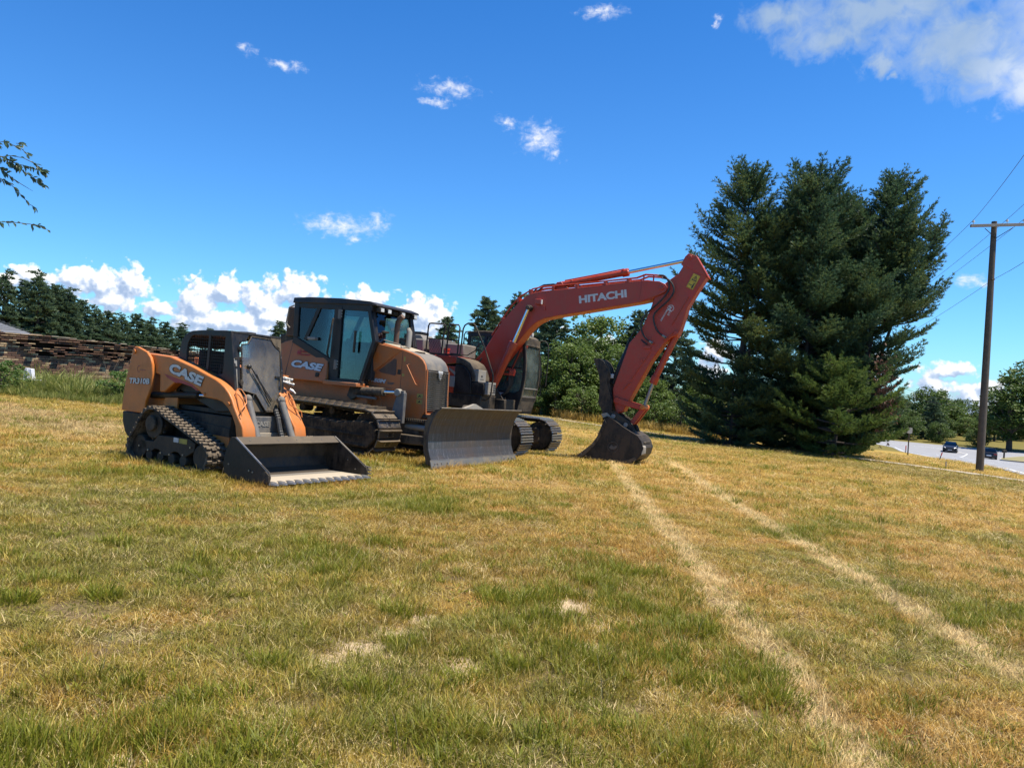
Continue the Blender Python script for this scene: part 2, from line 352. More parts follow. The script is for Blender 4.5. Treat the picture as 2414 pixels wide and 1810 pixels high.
def machine_frame(name,X,Y,Z,yaw):
    f=Vector((math.cos(yaw),math.sin(yaw),0)); l=Vector((-math.sin(yaw),math.cos(yaw),0))
    f.z=-.03*f.x-.011*f.y; l.z=-.03*l.x-.011*l.y; f.normalize(); l=(l-f*l.dot(f)).normalized(); u=f.cross(l)
    o=empty(name); o.matrix_world=Matrix(((f.x,l.x,u.x,X),(f.y,l.y,u.y,Y),(f.z,l.z,u.z,Z),(0,0,0,1))); return o
def text(name,s,size,mat,parent,loc,slope=0,shear=0,bold=0,depth=.003,space=1.,side=-1,outline=None,xs=1.):
    # lettering lies in the machine's side plane, facing its right side; side=+1 faces forward instead
    objs=[]
    for k,(off,mt,d) in enumerate([(bold,mat,depth)]+([(bold+outline[0],outline[1],depth*.45)] if outline else [])):
        c=bpy.data.curves.new(name,'FONT'); c.body=s; c.size=size; c.shear=shear; c.offset=off; c.extrude=d; c.space_character=space; c.resolution_u=4
        tmp=bpy.data.objects.new('tmp',c); COL.objects.link(tmp)
        dg=bpy.context.evaluated_depsgraph_get(); me=bpy.data.meshes.new_from_object(tmp.evaluated_get(dg))
        bpy.data.objects.remove(tmp); me.materials.clear(); me.materials.append(M[mt]); me.name=name
        o=bpy.data.objects.new(name if k==0 else name+'_border',me); COL.objects.link(o); o.parent=parent
        if side==-1: m=Matrix.Translation(loc)@Matrix.Rotation(-slope,4,'Y')@Matrix.Rotation(math.pi/2,4,'X')@Matrix.Diagonal((xs,1,1,1))
        else: m=Matrix.Translation(loc)@Matrix.Rotation(math.pi/2,4,'Z')@Matrix.Rotation(math.pi/2,4,'X')@Matrix.Diagonal((xs,1,1,1))
        o.matrix_local=m; objs.append(o)
    return objs
def hull(circs,n=40):
    pts=[]
    for x,z,r in circs:
        for k in range(n): a=2*math.pi*k/n; pts.append((x+r*math.cos(a),z+r*math.sin(a)))
    pts=sorted(set(pts))
    def half(P):
        h=[]
        for p in P:
            while len(h)>1 and (h[-1][0]-h[-2][0])*(p[1]-h[-2][1])-(h[-1][1]-h[-2][1])*(p[0]-h[-2][0])<=0: h.pop()
            h.append(p)
        return h[:-1]
    return half(pts)+half(pts[::-1])
def resample(poly,n,off=0.):
    P=poly+[poly[0]]; L=[0]
    for a,b in zip(P,P[1:]): L.append(L[-1]+math.hypot(b[0]-a[0],b[1]-a[1]))
    T=L[-1]; out=[]
    for k in range(n):
        s=((k+off)/n*T)%T; i=max(j for j in range(len(L)-1) if L[j]<=s); q=(s-L[i])/max(1e-9,L[i+1]-L[i])
        a,b=P[i],P[i+1]; out.append((a[0]+(b[0]-a[0])*q,a[1]+(b[1]-a[1])*q,math.atan2(b[1]-a[1],b[0]-a[0])))
    return out,T
# ------------------------------------------------------------------ ground
def axis(lo,hi,fine_lo,fine_hi,step,growth):
    a=list(np.arange(fine_lo,fine_hi,step)); s=step; v=a[-1]
    while v<hi: s*=growth; v+=s; a.append(v)
    s=step; v=a[0]
    while v>lo: s*=growth; v-=s; a.insert(0,v)
    return a
SAND=[(-.52,5.01,.14),(-.62,4.72,.16),(-.8,4.38,.16),(-.95,4.2,.13),(.56,5.67,.18),(.61,4.77,.14),(-.18,4.22,.12),(-.01,6.21,.12),(.71,5.16,.12),(-1.44,2.96,.12),(.4,5.4,.1)]
def relief(x,y):
    v=Vector((x,y,0)); return .022*mnoise.noise(v*1.7)+.012*mnoise.noise(v*5.1)-(.020*math.exp(-((x-1.5-.055*y)/.13)**2)+.020*math.exp(-((x-3.15-.052*y)/.14)**2))-sum(.025*math.exp(-((x-a)**2+(y-b)**2)/(2*(r*.8)**2)) for a,b,r in SAND)
def HR(x,y):
    k=max(0,1-math.hypot(x,y)/28.)
    return H(x,y)+(relief(x,y)*k if k>0 else 0)
xs=axis(-420,420,-7,7,.11,1.075); ys=axis(-40,900,1.4,14,.11,1.06)
V=[(x,y,HR(x,y)) for y in ys for x in xs]; nx=len(xs)
Fc=[(j*nx+i,j*nx+i+1,(j+1)*nx+i+1,(j+1)*nx+i) for j in range(len(ys)-1) for i in range(nx-1)]

def turf_group():
    g=bpy.data.node_groups.new('turf_colour','ShaderNodeTree')
    g.interface.new_socket('Color',in_out='OUTPUT',socket_type='NodeSocketColor')
    g.interface.new_socket('Straw',in_out='OUTPUT',socket_type='NodeSocketFloat')
    g.interface.new_socket('Sand',in_out='OUTPUT',socket_type='NodeSocketFloat')
    t=NT(g); go=t.new('NodeGroupOutput'); geo=t.new('ShaderNodeNewGeometry'); P=geo.outputs['Position']
    sp=t.new('ShaderNodeSeparateXYZ'); t.l.new(P,sp.inputs[0]); x,y=sp.outputs[0],sp.outputs[1]
    P2=t.vmath('MULTIPLY',P,(1,1,0))
    big=t.noise(P2,.42,4,.55,.3); med=t.noise(P2,1.5,5,.6,.5); fin=t.noise(P2,6,4,.65)
    f=t.math('ADD',t.math('MULTIPLY',big,.50),t.math('ADD',t.math('MULTIPLY',med,.35),t.math('MULTIPLY',fin,.15)))
    # greener towards the near left, drier towards the far right
    gr=t.math('ADD',f,t.math('MULTIPLY',t.smooth(x,3.,-3.),.055))
    gr=t.math('ADD',gr,t.math('MULTIPLY',t.smooth(y,9.,4.0),.03))
    gr=t.math('SUBTRACT',gr,t.math('MULTIPLY',t.smooth(y,7,15),.035))
    gr=t.math('ADD',t.math('MULTIPLY',t.math('SUBTRACT',gr,.505),1.5),.515)
    col=t.ramp(gr,[(.37,(.58,.39,.125)),(.44,(.47,.275,.060)),(.49,(.42,.295,.050)),(.545,(.31,.25,.034)),(.605,(.18,.195,.019)),(.69,(.105,.15,.014))])
    # reddish-brown dead patches
    d=t.vmath('LENGTH',t.vmath('MULTIPLY',t.vmath('SUBTRACT',P2,(.3,7.6,0)),(.36,.42,0)),out=1)
    rd=t.math('MULTIPLY',t.smooth(d,1.1,.2),t.smooth(med,.40,.56))
    rd=t.math('MAXIMUM',rd,t.math('MULTIPLY',t.smooth(t.noise(P2,.8,4,.6),.53,.63),.8))
    col=t.mix(t.math('MULTIPLY',rd,.5),col,(.48,.20,.042))
    # far field evens out to straw yellow
    far=t.smooth(y,9,24); col=t.mix(t.math('MULTIPLY',far,.62),col,t.mix(med,(.46,.305,.075),(.33,.25,.055)))
    # greener band along the pavement and towards the trees
    q=t.math('ADD',y,t.math('MULTIPLY',x,1.5)); band=t.math('MULTIPLY',t.smooth(q,38,43),t.smooth(q,53.5,50))
    col=t.mix(t.math('MULTIPLY',band,.55),col,(.115,.135,.035))
    band2=t.smooth(q,55,57); col=t.mix(t.math('MULTIPLY',t.math('MULTIPLY',band2,t.smooth(x,13,6)),.45),col,(.14,.14,.045))
    fr_=t.smooth(y,72,100); col=t.mix(t.math('MULTIPLY',fr_,.8),col,t.mix(med,(.15,.14,.045),(.09,.11,.03)))
    # straw-coloured wheel marks
    j=t.math('MULTIPLY',t.math('SUBTRACT',t.noise(P2,2.4,4,.65),.5),.36)
    st=None
    for a,b,wd in ((1.50,.055,.125),(3.15,.052,.135)):
        dx=t.math('ABSOLUTE',t.math('ADD',t.math('SUBTRACT',t.math('SUBTRACT',x,a),t.math('MULTIPLY',y,b)),j))
        s_=t.smooth(dx,wd*1.7,wd*.3); st=s_ if st is None else t.math('MAXIMUM',st,s_)
    st=t.math('MULTIPLY',st,t.math('MULTIPLY',t.smooth(y,24,17),t.smooth(t.noise(P2,3.1,4,.7),.28,.58)))
    # worn, dried-out rims beside the loader and left verge
    col=t.mix(t.math('MULTIPLY',st,.92),col,(.70,.53,.25))
    dd=t.smooth(t.math('ADD',t.math('ABSOLUTE',t.math('SUBTRACT',t.math('ADD',t.math('MULTIPLY',x,.55),y),11.2)),t.math('MULTIPLY',t.math('SUBTRACT',med,.5),5)),2.6,.8)
    dd=t.math('MULTIPLY',dd,t.smooth(x,-6.5,-9.)); col=t.mix(t.math('MULTIPLY',dd,.75),col,(.45,.34,.19))
    sd=None
    wp=t.vmath('ADD',P2,t.vmath('MULTIPLY',t.vmath('SUBTRACT',t.noise(P2,6,4,.6,out='Color'),(.5,.5,.5)),(.28,.28,0)))
    for a,b,r in SAND:
        e=t.smooth(t.vmath('LENGTH',t.vmath('SUBTRACT',wp,(a,b,0)),out=1),r*1.25,r*.5); sd=e if sd is None else t.math('MAXIMUM',sd,e)
    t.l.new(col,go.inputs[0]); t.l.new(st,go.inputs[1]); t.l.new(sd,go.inputs[2]); return g
TURF=turf_group()
m,t,b=mat_new('ground_soil'); g=t.new('ShaderNodeGroup'); g.node_tree=TURF
geo=t.new('ShaderNodeNewGeometry'); P=geo.outputs['Position']
soil=t.mix(t.noise(P,30,4,.7),(.30,.215,.12),(.13,.085,.045))
sandc=t.mix(t.noise(P,22,6,.7),(.58,.45,.29),(.40,.30,.18))
sp=t.new('ShaderNodeSeparateXYZ'); t.l.new(P,sp.inputs[0])
thatch=t.mix(t.noise(t.vmath('MULTIPLY',P,(1,1,1)),18,5,.75),t.mix(.45,g.outputs[0],(.08,.045,.015)),g.outputs[0])
mid=t.mix(t.smooth(t.noise(P,9,4,.7),.35,.65),t.vmath('MULTIPLY',soil,(.6,.6,.6)),t.vmath('MULTIPLY',thatch,(.75,.75,.7)))
ln=t.vmath('LENGTH',t.vmath('MULTIPLY',P,(1,1,0)),out=1)
c=t.mix(t.smooth(ln,6,22),t.mix(.45,mid,soil),thatch)
c=t.mix(g.outputs[2],c,sandc)
t.l.new(c,b.inputs['Base Color']); b.inputs['Roughness'].default_value=.95; b.inputs['Specular IOR Level'].default_value=.1
bp=t.new('ShaderNodeBump'); bp.inputs['Strength'].default_value=.8; bp.inputs['Distance'].default_value=.03
t.l.new(t.math('ADD',t.noise(P,14,6,.75),t.math('MULTIPLY',t.noise(P,60,3,.7),.5)),bp.inputs['Height']); t.l.new(bp.outputs[0],b.inputs['Normal'])
me=bpy.data.meshes.new('ground'); me.from_pydata(V,[],Fc); me.materials.append(m)
me.polygons.foreach_set('use_smooth',[True]*len(me.polygons))
ground=bpy.data.objects.new('ground',me); COL.objects.link(ground); struct(ground)

# ------------------------------------------------------------------ grass blades (one object, instanced tufts)
def blade_mat(name,trans=.35,mixrand=.35,gloss=.25,tint=(1,1,1)):
    m,t,b=mat_new(name); g=t.new('ShaderNodeGroup'); g.node_tree=TURF
    geo=t.new('ShaderNodeNewGeometry'); oi=t.new('ShaderNodeObjectInfo')
    r=t.math('FRACT',t.math('ADD',geo.outputs['Random Per Island'],t.math('MULTIPLY',oi.outputs['Random'],7.3)))
    var=t.ramp(r,[(0,(.11,.12,.012)),(.28,(.30,.145,.025)),(.58,(.50,.32,.07)),(.84,(.74,.53,.18)),(1,(.90,.76,.38))])
    c=t.mix(mixrand,g.outputs[0],var); c=t.mix(t.math('MULTIPLY',g.outputs[1],.6),c,(.80,.62,.32))
    br=t.math('ADD',.44,t.math('MULTIPLY',t.math('FRACT',t.math('MULTIPLY',r,13.7)),1.1))
    c=t.vmath('MULTIPLY',t.vmath('MULTIPLY',c,tint),t.vmath('MULTIPLY',(1,1,1),(1,1,1)))
    sc_=t.new('ShaderNodeVectorMath',operation='SCALE'); t.l.new(c,sc_.inputs[0]); t.l.new(br,sc_.inputs['Scale']); c=sc_.outputs[0]
    t.l.new(c,b.inputs['Base Color']); b.inputs['Roughness'].default_value=.5; b.inputs['Specular IOR Level'].default_value=gloss
    tr=t.new('ShaderNodeBsdfTranslucent'); t.l.new(c,tr.inputs[0]); ms=t.new('ShaderNodeMixShader'); ms.inputs[0].default_value=trans
    t.l.new(b.outputs[0],ms.inputs[1]); t.l.new(tr.outputs[0],ms.inputs[2])
    o=[n for n in t.n if n.type=='OUTPUT_MATERIAL'][0]; t.l.new(ms.outputs[0],o.inputs[0]); return m
blade_mat('dry_blade'); 
def plain_leaf(name,cols,trans=.35,rough=.5,scale=2.,spec=.3):
    m,t,b=mat_new(name); geo=t.new('ShaderNodeNewGeometry'); oi=t.new('ShaderNodeObjectInfo'); tc=t.new('ShaderNodeTexCoord')
    r=geo.outputs['Random Per Island']; n=t.noise(tc.outputs['Object'],scale,4,.6)
    f=t.math('ADD',t.math('MULTIPLY',r,.55),t.math('ADD',t.math('MULTIPLY',t.smooth(n,.3,.7),.35),t.math('MULTIPLY',oi.outputs['Random'],.12)),clamp=True)
    k=len(cols)-1; c=t.ramp(f,[(i/k,cc) for i,cc in enumerate(cols)])
    t.l.new(c,b.inputs['Base Color']); b.inputs['Roughness'].default_value=rough; b.inputs['Specular IOR Level'].default_value=spec
    tr=t.new('ShaderNodeBsdfTranslucent'); t.l.new(c,tr.inputs[0]); ms=t.new('ShaderNodeMixShader'); ms.inputs[0].default_value=trans
    t.l.new(b.outputs[0],ms.inputs[1]); t.l.new(tr.outputs[0],ms.inputs[2])
    o=[n for n in t.n if n.type=='OUTPUT_MATERIAL'][0]; t.l.new(ms.outputs[0],o.inputs[0]); return m
plain_leaf('green_blade',[(.085,.10,.008),(.155,.175,.013),(.26,.26,.024),(.44,.37,.065)],trans=.4)
plain_leaf('straw_blade',[(.30,.20,.08),(.50,.36,.15),(.68,.54,.27),(.80,.68,.42)],trans=.2)
plain_leaf('weed_blade',[(.08,.115,.022),(.14,.18,.035),(.28,.29,.08),(.55,.44,.19)],trans=.4)
def blades_mesh(name,n,rad,hmin,hmax,wid,lean,mat,seed,segs=3,flat=.0):
    rg=random.Random(seed); V=[];F=[]
    for i in range(n):
        a=rg.uniform(0,2*math.pi); r=rad*math.sqrt(rg.random()); x,y=r*math.cos(a),r*math.sin(a)
        h=rg.uniform(hmin,hmax)*(1-.3*(r/rad)**2); d=a+rg.uniform(-1.2,1.2); ln=lean*rg.uniform(.2,1.3)*(h)
        if rg.random()<flat: h*=.35; ln=h*rg.uniform(1.5,3.5); d=rg.uniform(0,6.28)
        tw=d+math.pi/2+rg.uniform(-.7,.7); wx,wy=math.cos(tw)*wid*rg.uniform(.6,1.3),math.sin(tw)*wid*rg.uniform(.6,1.3)
        o=len(V)
        for k in range(segs):
            q=k/segs; w_=1-q*q*.6; cx=x+math.cos(d)*ln*q**1.8; cy=y+math.sin(d)*ln*q**1.8; cz=h*(q-.12*q*q)-.004
            V+=[(cx-wx*w_,cy-wy*w_,cz),(cx+wx*w_,cy+wy*w_,cz)]
        V.append((x+math.cos(d)*ln,y+math.sin(d)*ln,h*.84))
        for k in range(segs-1): F.append((o+2*k,o+2*k+1,o+2*k+3,o+2*k+2))
        F.append((o+2*segs-2,o+2*segs-1,o+2*segs))
    me=bpy.data.meshes.new(name); me.from_pydata(V,[],F); me.materials.append(M[mat]); 
    return bpy.data.objects.new(name,me)
def scatter(name,variants,pts,label,cat='grass'):
    n=len(pts); me=bpy.data.meshes.new(name); me.vertices.add(n)
    me.vertices.foreach_set('co',np.array([p[:3] for p in pts],dtype=np.float32).ravel())
    a=me.attributes.new('rot','FLOAT_VECTOR','POINT'); a.data.foreach_set('vector',np.array([p[3] for p in pts],dtype=np.float32).ravel())
    a=me.attributes.new('scl','FLOAT_VECTOR','POINT'); a.data.foreach_set('vector',np.array([p[4] for p in pts],dtype=np.float32).ravel())
    a=me.attributes.new('idx','INT','POINT'); a.data.foreach_set('value',np.array([p[5] for p in pts],dtype=np.int32))
    o=bpy.data.objects.new(name,me); COL.objects.link(o)
    g=bpy.data.node_groups.new(name+'_scatter','GeometryNodeTree')
    g.interface.new_socket('Geometry',in_out='INPUT',socket_type='NodeSocketGeometry'); g.interface.new_socket('Geometry',in_out='OUTPUT',socket_type='NodeSocketGeometry')
    t=NT(g); gi=t.new('NodeGroupInput'); go=t.new('NodeGroupOutput'); j=t.new('GeometryNodeGeometryToInstance')
    for v in reversed(variants):
        oi=t.new('GeometryNodeObjectInfo'); oi.inputs[0].default_value=v; oi.transform_space='ORIGINAL'; t.l.new(oi.outputs['Geometry'],j.inputs[0])
    ip=t.new('GeometryNodeInstanceOnPoints'); ip.inputs['Pick Instance'].default_value=True
    t.l.new(gi.outputs[0],ip.inputs['Points']); t.l.new(j.outputs[0],ip.inputs['Instance'])
    def na(nm,ty):
        q=t.new('GeometryNodeInputNamedAttribute'); q.data_type=ty; q.inputs[0].default_value=nm; return q.outputs[0]
    t.l.new(na('idx','INT'),ip.inputs['Instance Index']); t.l.new(na('rot','FLOAT_VECTOR'),ip.inputs['Rotation']); t.l.new(na('scl','FLOAT_VECTOR'),ip.inputs['Scale'])
    t.l.new(ip.outputs[0],go.inputs[0])
    md=o.modifiers.new('scatter','NODES'); md.node_group=g
    tag(o,label,cat,kind='stuff'); return o
def local_xy(o,x,y):
    v=o.matrix_world.inverted()@Vector((x,y,H(x,y))); return v.x,v.y
# ------------------------------------------------------------------ pavement, road
SW=[(19.5,22.3),(17.4,25.4),(15.4,29.4),(12.2,33.2),(9.6,36.6),(7.0,40.4),(4.3,44.3),(2.2,48.0),(-1.5,54)]
def seg_dist(x,y,P):
    best=1e9
    for (a,b),(c,d) in zip(P,P[1:]):
        ux,uy=c-a,d-b; q=max(0,min(1,((x-a)*ux+(y-b)*uy)/(ux*ux+uy*uy))); best=min(best,math.hypot(x-a-q*ux,y-b-q*uy))
    return best
m,t,b=mat_new('worn_concrete'); geo=t.new('ShaderNodeNewGeometry'); P=geo.outputs['Position']
c=t.mix(t.noise(P,6,6,.7),(.52,.46,.37),(.32,.27,.20)); c=t.mix(t.smooth(t.noise(P,1.6,5,.7),.55,.66),c,(.16,.13,.06))
t.l.new(c,b.inputs['Base Color']); b.inputs['Roughness'].default_value=.9
def ribbon(name,P,w0,w1,mat,lift,uvn=60,thick=.03):
    # subdivided strip following the terrain, with a little thickness
    pts=[]
    for (a,b_),(c_,d) in zip(P,P[1:]):
        n=max(2,int(math.hypot(c_-a,d-b_)/1.2))
        pts+=[(a+(c_-a)*k/n,b_+(d-b_)*k/n) for k in range(n)]
    pts.append(P[-1]); mb=MB(); L=[];R=[]
    for i,(x,y) in enumerate(pts):
        a=pts[max(0,i-1)]; c_=pts[min(len(pts)-1,i+1)]; dx,dy=c_[0]-a[0],c_[1]-a[1]; l=math.hypot(dx,dy); nx_,ny_=-dy/l,dx/l
        L.append((x+nx_*w0,y+ny_*w0)); R.append((x-nx_*w1,y-ny_*w1))
    k=5; V=[];F=[]
    for l_,r_ in zip(L,R):
        for j in range(k+1):
            x=l_[0]+(r_[0]-l_[0])*j/k; y=l_[1]+(r_[1]-l_[1])*j/k; V.append((x,y,H(x,y)+lift))
    for i in range(len(L)-1):
        for j in range(k): a=i*(k+1)+j; F.append((a,a+1,a+k+2,a+k+1))
    mb.add(V,F); n=len(L)
    for col,s_ in ((0,1),(k,-1)):
        V=[];F=[]
        for i in range(n): x,y,z=(mb.v[i*(k+1)+col]); V+=[(x,y,z),(x,y,z-thick)]
        for i in range(n-1): F.append((2*i,2*i+1,2*i+3,2*i+2))
        mb.add(V,F)
    return struct(mb.build(name,mat))
ribbon('pavement',SW,.42,.42,'worn_concrete',.035,thick=.08)
m,t,b=mat_new('asphalt'); geo=t.new('ShaderNodeNewGeometry'); P=geo.outputs['Position']
c=t.mix(t.noise(P,.5,5,.6),(.25,.25,.26),(.33,.33,.33)); c=t.mix(t.math('MULTIPLY',t.noise(P,25,3,.7),.4),c,(.15,.15,.155))
c=t.mix(t.smooth(t.noise(t.vmath('MULTIPLY',P,(1,.25,1)),1.1,5,.7),.60,.66),c,(.16,.16,.165))
t.l.new(c,b.inputs['Base Color']); b.inputs['Roughness'].default_value=.8; b.inputs['Specular IOR Level'].default_value=.25
m,t,b=mat_new('road_paint'); geo=t.new('ShaderNodeNewGeometry'); P=geo.outputs['Position']
c=t.mix(t.smooth(t.noise(P,7,5,.7),.45,.7),(.78,.78,.76),(.34,.34,.34)); t.l.new(c,b.inputs['Base Color']); b.inputs['Roughness'].default_value=.7
# road sheet: near edge and far edge measured on the ground
NEAR=[(18.2,20.),(19.2,26.),(19.9,29.2),(20.9,31.9),(22.2,34.6),(25.6,43.5),(31.,56.),(38.,71.),(44.5,85.),(50.,97.),(54.,107.),(55.,116.),(50.,126.),(40.,136.)]
FAR =[(34.,14.),(36.,22.),(38.,30.),(41.,40.),(45.,52.),(50.,65.),(53.,74.),(57.,87.5),(66.,101.),(76.,111.5),(76.,119.),(68.,128.),(58.,138.),(46.,148.)]
mb=MB(); V=[];F=[]; kk=8
def dens(P,n=5):
    o=[]
    for a,b in zip(P,P[1:]): o+=[(a[0]+(b[0]-a[0])*k/n,a[1]+(b[1]-a[1])*k/n) for k in range(n)]
    return o+[P[-1]]
Nn,Ff=dens(NEAR),dens(FAR)
for (a,b_),(c_,d) in zip(Nn,Ff):
    for j in range(kk+1):
        x=a+(c_-a)*j/kk; y=b_+(d-b_)*j/kk; V.append((x,y,H(x,y)+.02))
for i in range(len(Nn)-1):
    for j in range(kk): a=i*(kk+1)+j; F.append((a,a+1,a+kk+2,a+kk+1))
mb.add(V,F); struct(mb.build('road','asphalt'))
# side street to the right, beyond the mailbox verge
SIDE=[(66,108),(84,112),(110,114),(150,116)]
ribbon('side_street',SIDE,5.5,5.5,'asphalt',.026,thick=.02)
# raised verge with kerb on the far side
isl=[(57.5,88.6),(64.,98.5),(75.,108.),(95.,108.),(120.,108.),(120.,60.),(60.,50.),(52.,62.),(54.,73.5),(56.6,84.)]
paint('verge_grass',(.12,.14,.035),dust=(.30,.24,.12),amt=.7,rough=.95,scale=.8,bump=.3)
paint('kerb_concrete',(.42,.40,.36),dust=(.3,.26,.2),amt=.4,rough=.9,scale=2)
mb=MB()
def onH(p,dz): return (p[0],p[1],H(*p)+dz)
mb.loft([onH(p,-.1) for p in isl],[onH(p,.14) for p in isl]); struct(mb.build('verge','verge_grass'))
mb=MB()
for a,b_ in zip(isl[6:]+isl[:4],(isl[7:]+isl[:5])):
    n=6
    for k in range(n):
        p=(a[0]+(b_[0]-a[0])*k/n,a[1]+(b_[1]-a[1])*k/n); q=(a[0]+(b_[0]-a[0])*(k+1)/n,a[1]+(b_[1]-a[1])*(k+1)/n)
        dx,dy=q[0]-p[0],q[1]-p[1]; l=math.hypot(dx,dy); nx_,ny_=-dy/l*.14,dx/l*.14
        P4=[(p[0],p[1]),(q[0],q[1]),(q[0]+nx_,q[1]+ny_),(p[0]+nx_,p[1]+ny_)]
        mb.loft([onH(s,-.1) for s in P4],[onH(s,.155) for s in P4])
struct(mb.build('kerb','kerb_concrete'))
def stripe(name,pts,wd,lift=.026):
    V=[];F=[]
    pts=dens(pts,4)
    for i,(x,y) in enumerate(pts):
        a=pts[max(0,i-1)]; c_=pts[min(len(pts)-1,i+1)]; dx,dy=c_[0]-a[0],c_[1]-a[1]; l=math.hypot(dx,dy); nx_,ny_=-dy/l*wd/2,dx/l*wd/2
        V+=[(x+nx_,y+ny_,H(x+nx_,y+ny_)+lift),(x-nx_,y-ny_,H(x-nx_,y-ny_)+lift)]
    for i in range(len(pts)-1): F.append((2*i,2*i+1,2*i+3,2*i+2))
    return struct(MB().add(V,F).build(name,'road_paint'))
def off(P,f): return [(a[0]+(b_[0]-a[0])*f,a[1]+(b_[1]-a[1])*f) for a,b_ in zip(P,FAR)]
stripe('road_edge_line',off(NEAR,.025),.13)
CL=off(NEAR,.5)
stripe('road_centre_line',CL[5:],.14)
def lane(f,a,b_,nm='lane_dash'):
    P=dens(off(NEAR,f),5)
    for k in range(a,b_,3): stripe(nm,P[k:k+2],.13)
lane(.27,2,42)
# grass clear-out test
def blocked(x,y):
    if seg_dist(x,y,SW)<.34+.16*mnoise.noise(Vector((x*1.5,y*1.5,0))): return mnoise.noise(Vector((x*.35+3,y*.35,2)))+.4*mnoise.noise(Vector((x*1.8,y*1.8,2)))<.14
    if x>19 and y>18:
        for (a,b_),(c_,d) in zip(NEAR,NEAR[1:]):
            if b_<=y<=d: return x>a+(c_-a)*(y-b_)/(d-b_)-.1
    return False
# ------------------------------------------------------------------ shared machine pieces
def fit_text(name,s,mat,parent,loc,width,height,slope=0,shear=0,bold=.0,outline=None,depth=.003,side=-1,lean=0):
    obs=text(name,s,1.0,mat,parent,(0,0,0),shear=shear,bold=bold,depth=depth,outline=outline)
    vs=[v.co for v in obs[0].data.vertices]; x0=min(v.x for v in vs); x1=max(v.x for v in vs); y0=min(v.y for v in vs); y1=max(v.y for v in vs)
    kx=width/(x1-x0); ky=height/(y1-y0)
    for i,o in enumerate(obs):
        if side==-1: R=Matrix.Rotation(-lean,4,'X')@Matrix.Rotation(-slope,4,'Y')@Matrix.Rotation(math.pi/2,4,'X')
        elif side==0: R=Matrix.Rotation(math.pi/2,4,'Z')@Matrix.Rotation(math.pi/2,4,'X')
        o.matrix_local=Matrix.Translation(loc)@R@Matrix.Diagonal((kx,ky,1,1))@Matrix.Translation((-x0,-y0,0))
    return obs
def belt(poly,n,thick,y0,y1,inset=0.):
    P,T=resample(poly,n); A=[];B=[]
    for x,z,a in P:
        nx_,nz=math.sin(a),-math.cos(a)
        A.append((x-nx_*inset,z-nz*inset)); B.append((x-nx_*(inset+thick),z-nz*(inset+thick)))
    return MB().frame(A,B,y0,y1)
def shoe_matrix(x,z,a,y):
    return Matrix(((math.cos(a),0,math.sin(a),x),(0,-1,0,y),(math.sin(a),0,-math.cos(a),z),(0,0,0,1)))
def link_fill(track,poly,n,mesh,name,y,off=0.):
    P,T=resample(poly,n,off)
    for x,z,a in P:
        o=meshobj(name,mesh,track); o.matrix_local=shoe_matrix(x,z,a,y)
def mesh_of(mb,name,mats,bevel=0):
    o=mb.build(name,mats); me=o.data; bpy.data.objects.remove(o); return me
def bolts(mb,pts,r,dy):
    for x,y,z in pts: mb.tube([(x,y,z),(x,y+dy,z)],r,6)

# ------------------------------------------------------------------ compact track loader
S=machine_frame('compact_track_loader',-4.59,11.76,.045,math.radians(-30.3))
tag(S,'orange compact track loader with rubber tracks, caged cab and empty black bucket','track loader')
def arc(cx,cz,r,a0,a1,n): return [(cx+r*math.cos(math.radians(a0+(a1-a0)*k/n)),cz+r*math.sin(math.radians(a0+(a1-a0)*k/n))) for k in range(n+1)]
body=MB().box(-.75,.98,-.50,.50,.22,.78).build('chassis','black_paint',S,.01)
MB().prism([(-1.30,.62),(-1.24,1.42),(-1.0,1.50),(-.40,1.36),(-.36,.78),(-.36,.62)],-.46,.46).build('engine_cover','orange',S,.015)
# side sills: orange with black panel
for sgn in(-1,1):
    y0,y1=sorted((sgn*.52,sgn*.49))
    MB().prism([(-.55,.80),(-.5,1.02),(-.22,1.04),(-.22,.80)],y0,y1).build('side_panel','orange',S,.004)
    MB().prism([(.0,.66),(.99,.62),(.99,.49),(.3,.50)],y0-.003,y1+.003).build('side_panel','black_paint',S,.004)
    MB().prism([(.3,.499),(.99,.489),(1.0,.28),(.3,.28)],y0,y1).build('side_panel','orange',S,.004)
TR=hull([(-.33,.54,.26),(-.63,.19,.21),(.79,.19,.21)])
lugm=MB()
for k in range(4):
    a=-.17+.0875*k; o_=.011 if k%2 else -.011
    lugm.loft([(-.027+o_,a+.002,-.004),(.027+o_,a+.002,-.004),(.027+o_,a+.083,-.004),(-.027+o_,a+.083,-.004)],
              [(-.020+o_,a+.005,.026),(.020+o_,a+.005,.026),(.020+o_,a+.080,.026),(-.020+o_,a+.080,.026)])
lug=mesh_of(lugm,'tread_lug','rubber')
FR=[(-.70,.19),(-.65,.29),(-.30,.30),(-.20,.40),(.51,.42),(.64,.36),(.63,.25),(.44,.15),(.36,.15),(.27,.20),(.18,.20),(.05,.12),(-.05,.12),(-.17,.19),(-.26,.19),(-.36,.13),(-.44,.13),(-.52,.18),(-.6,.12)]
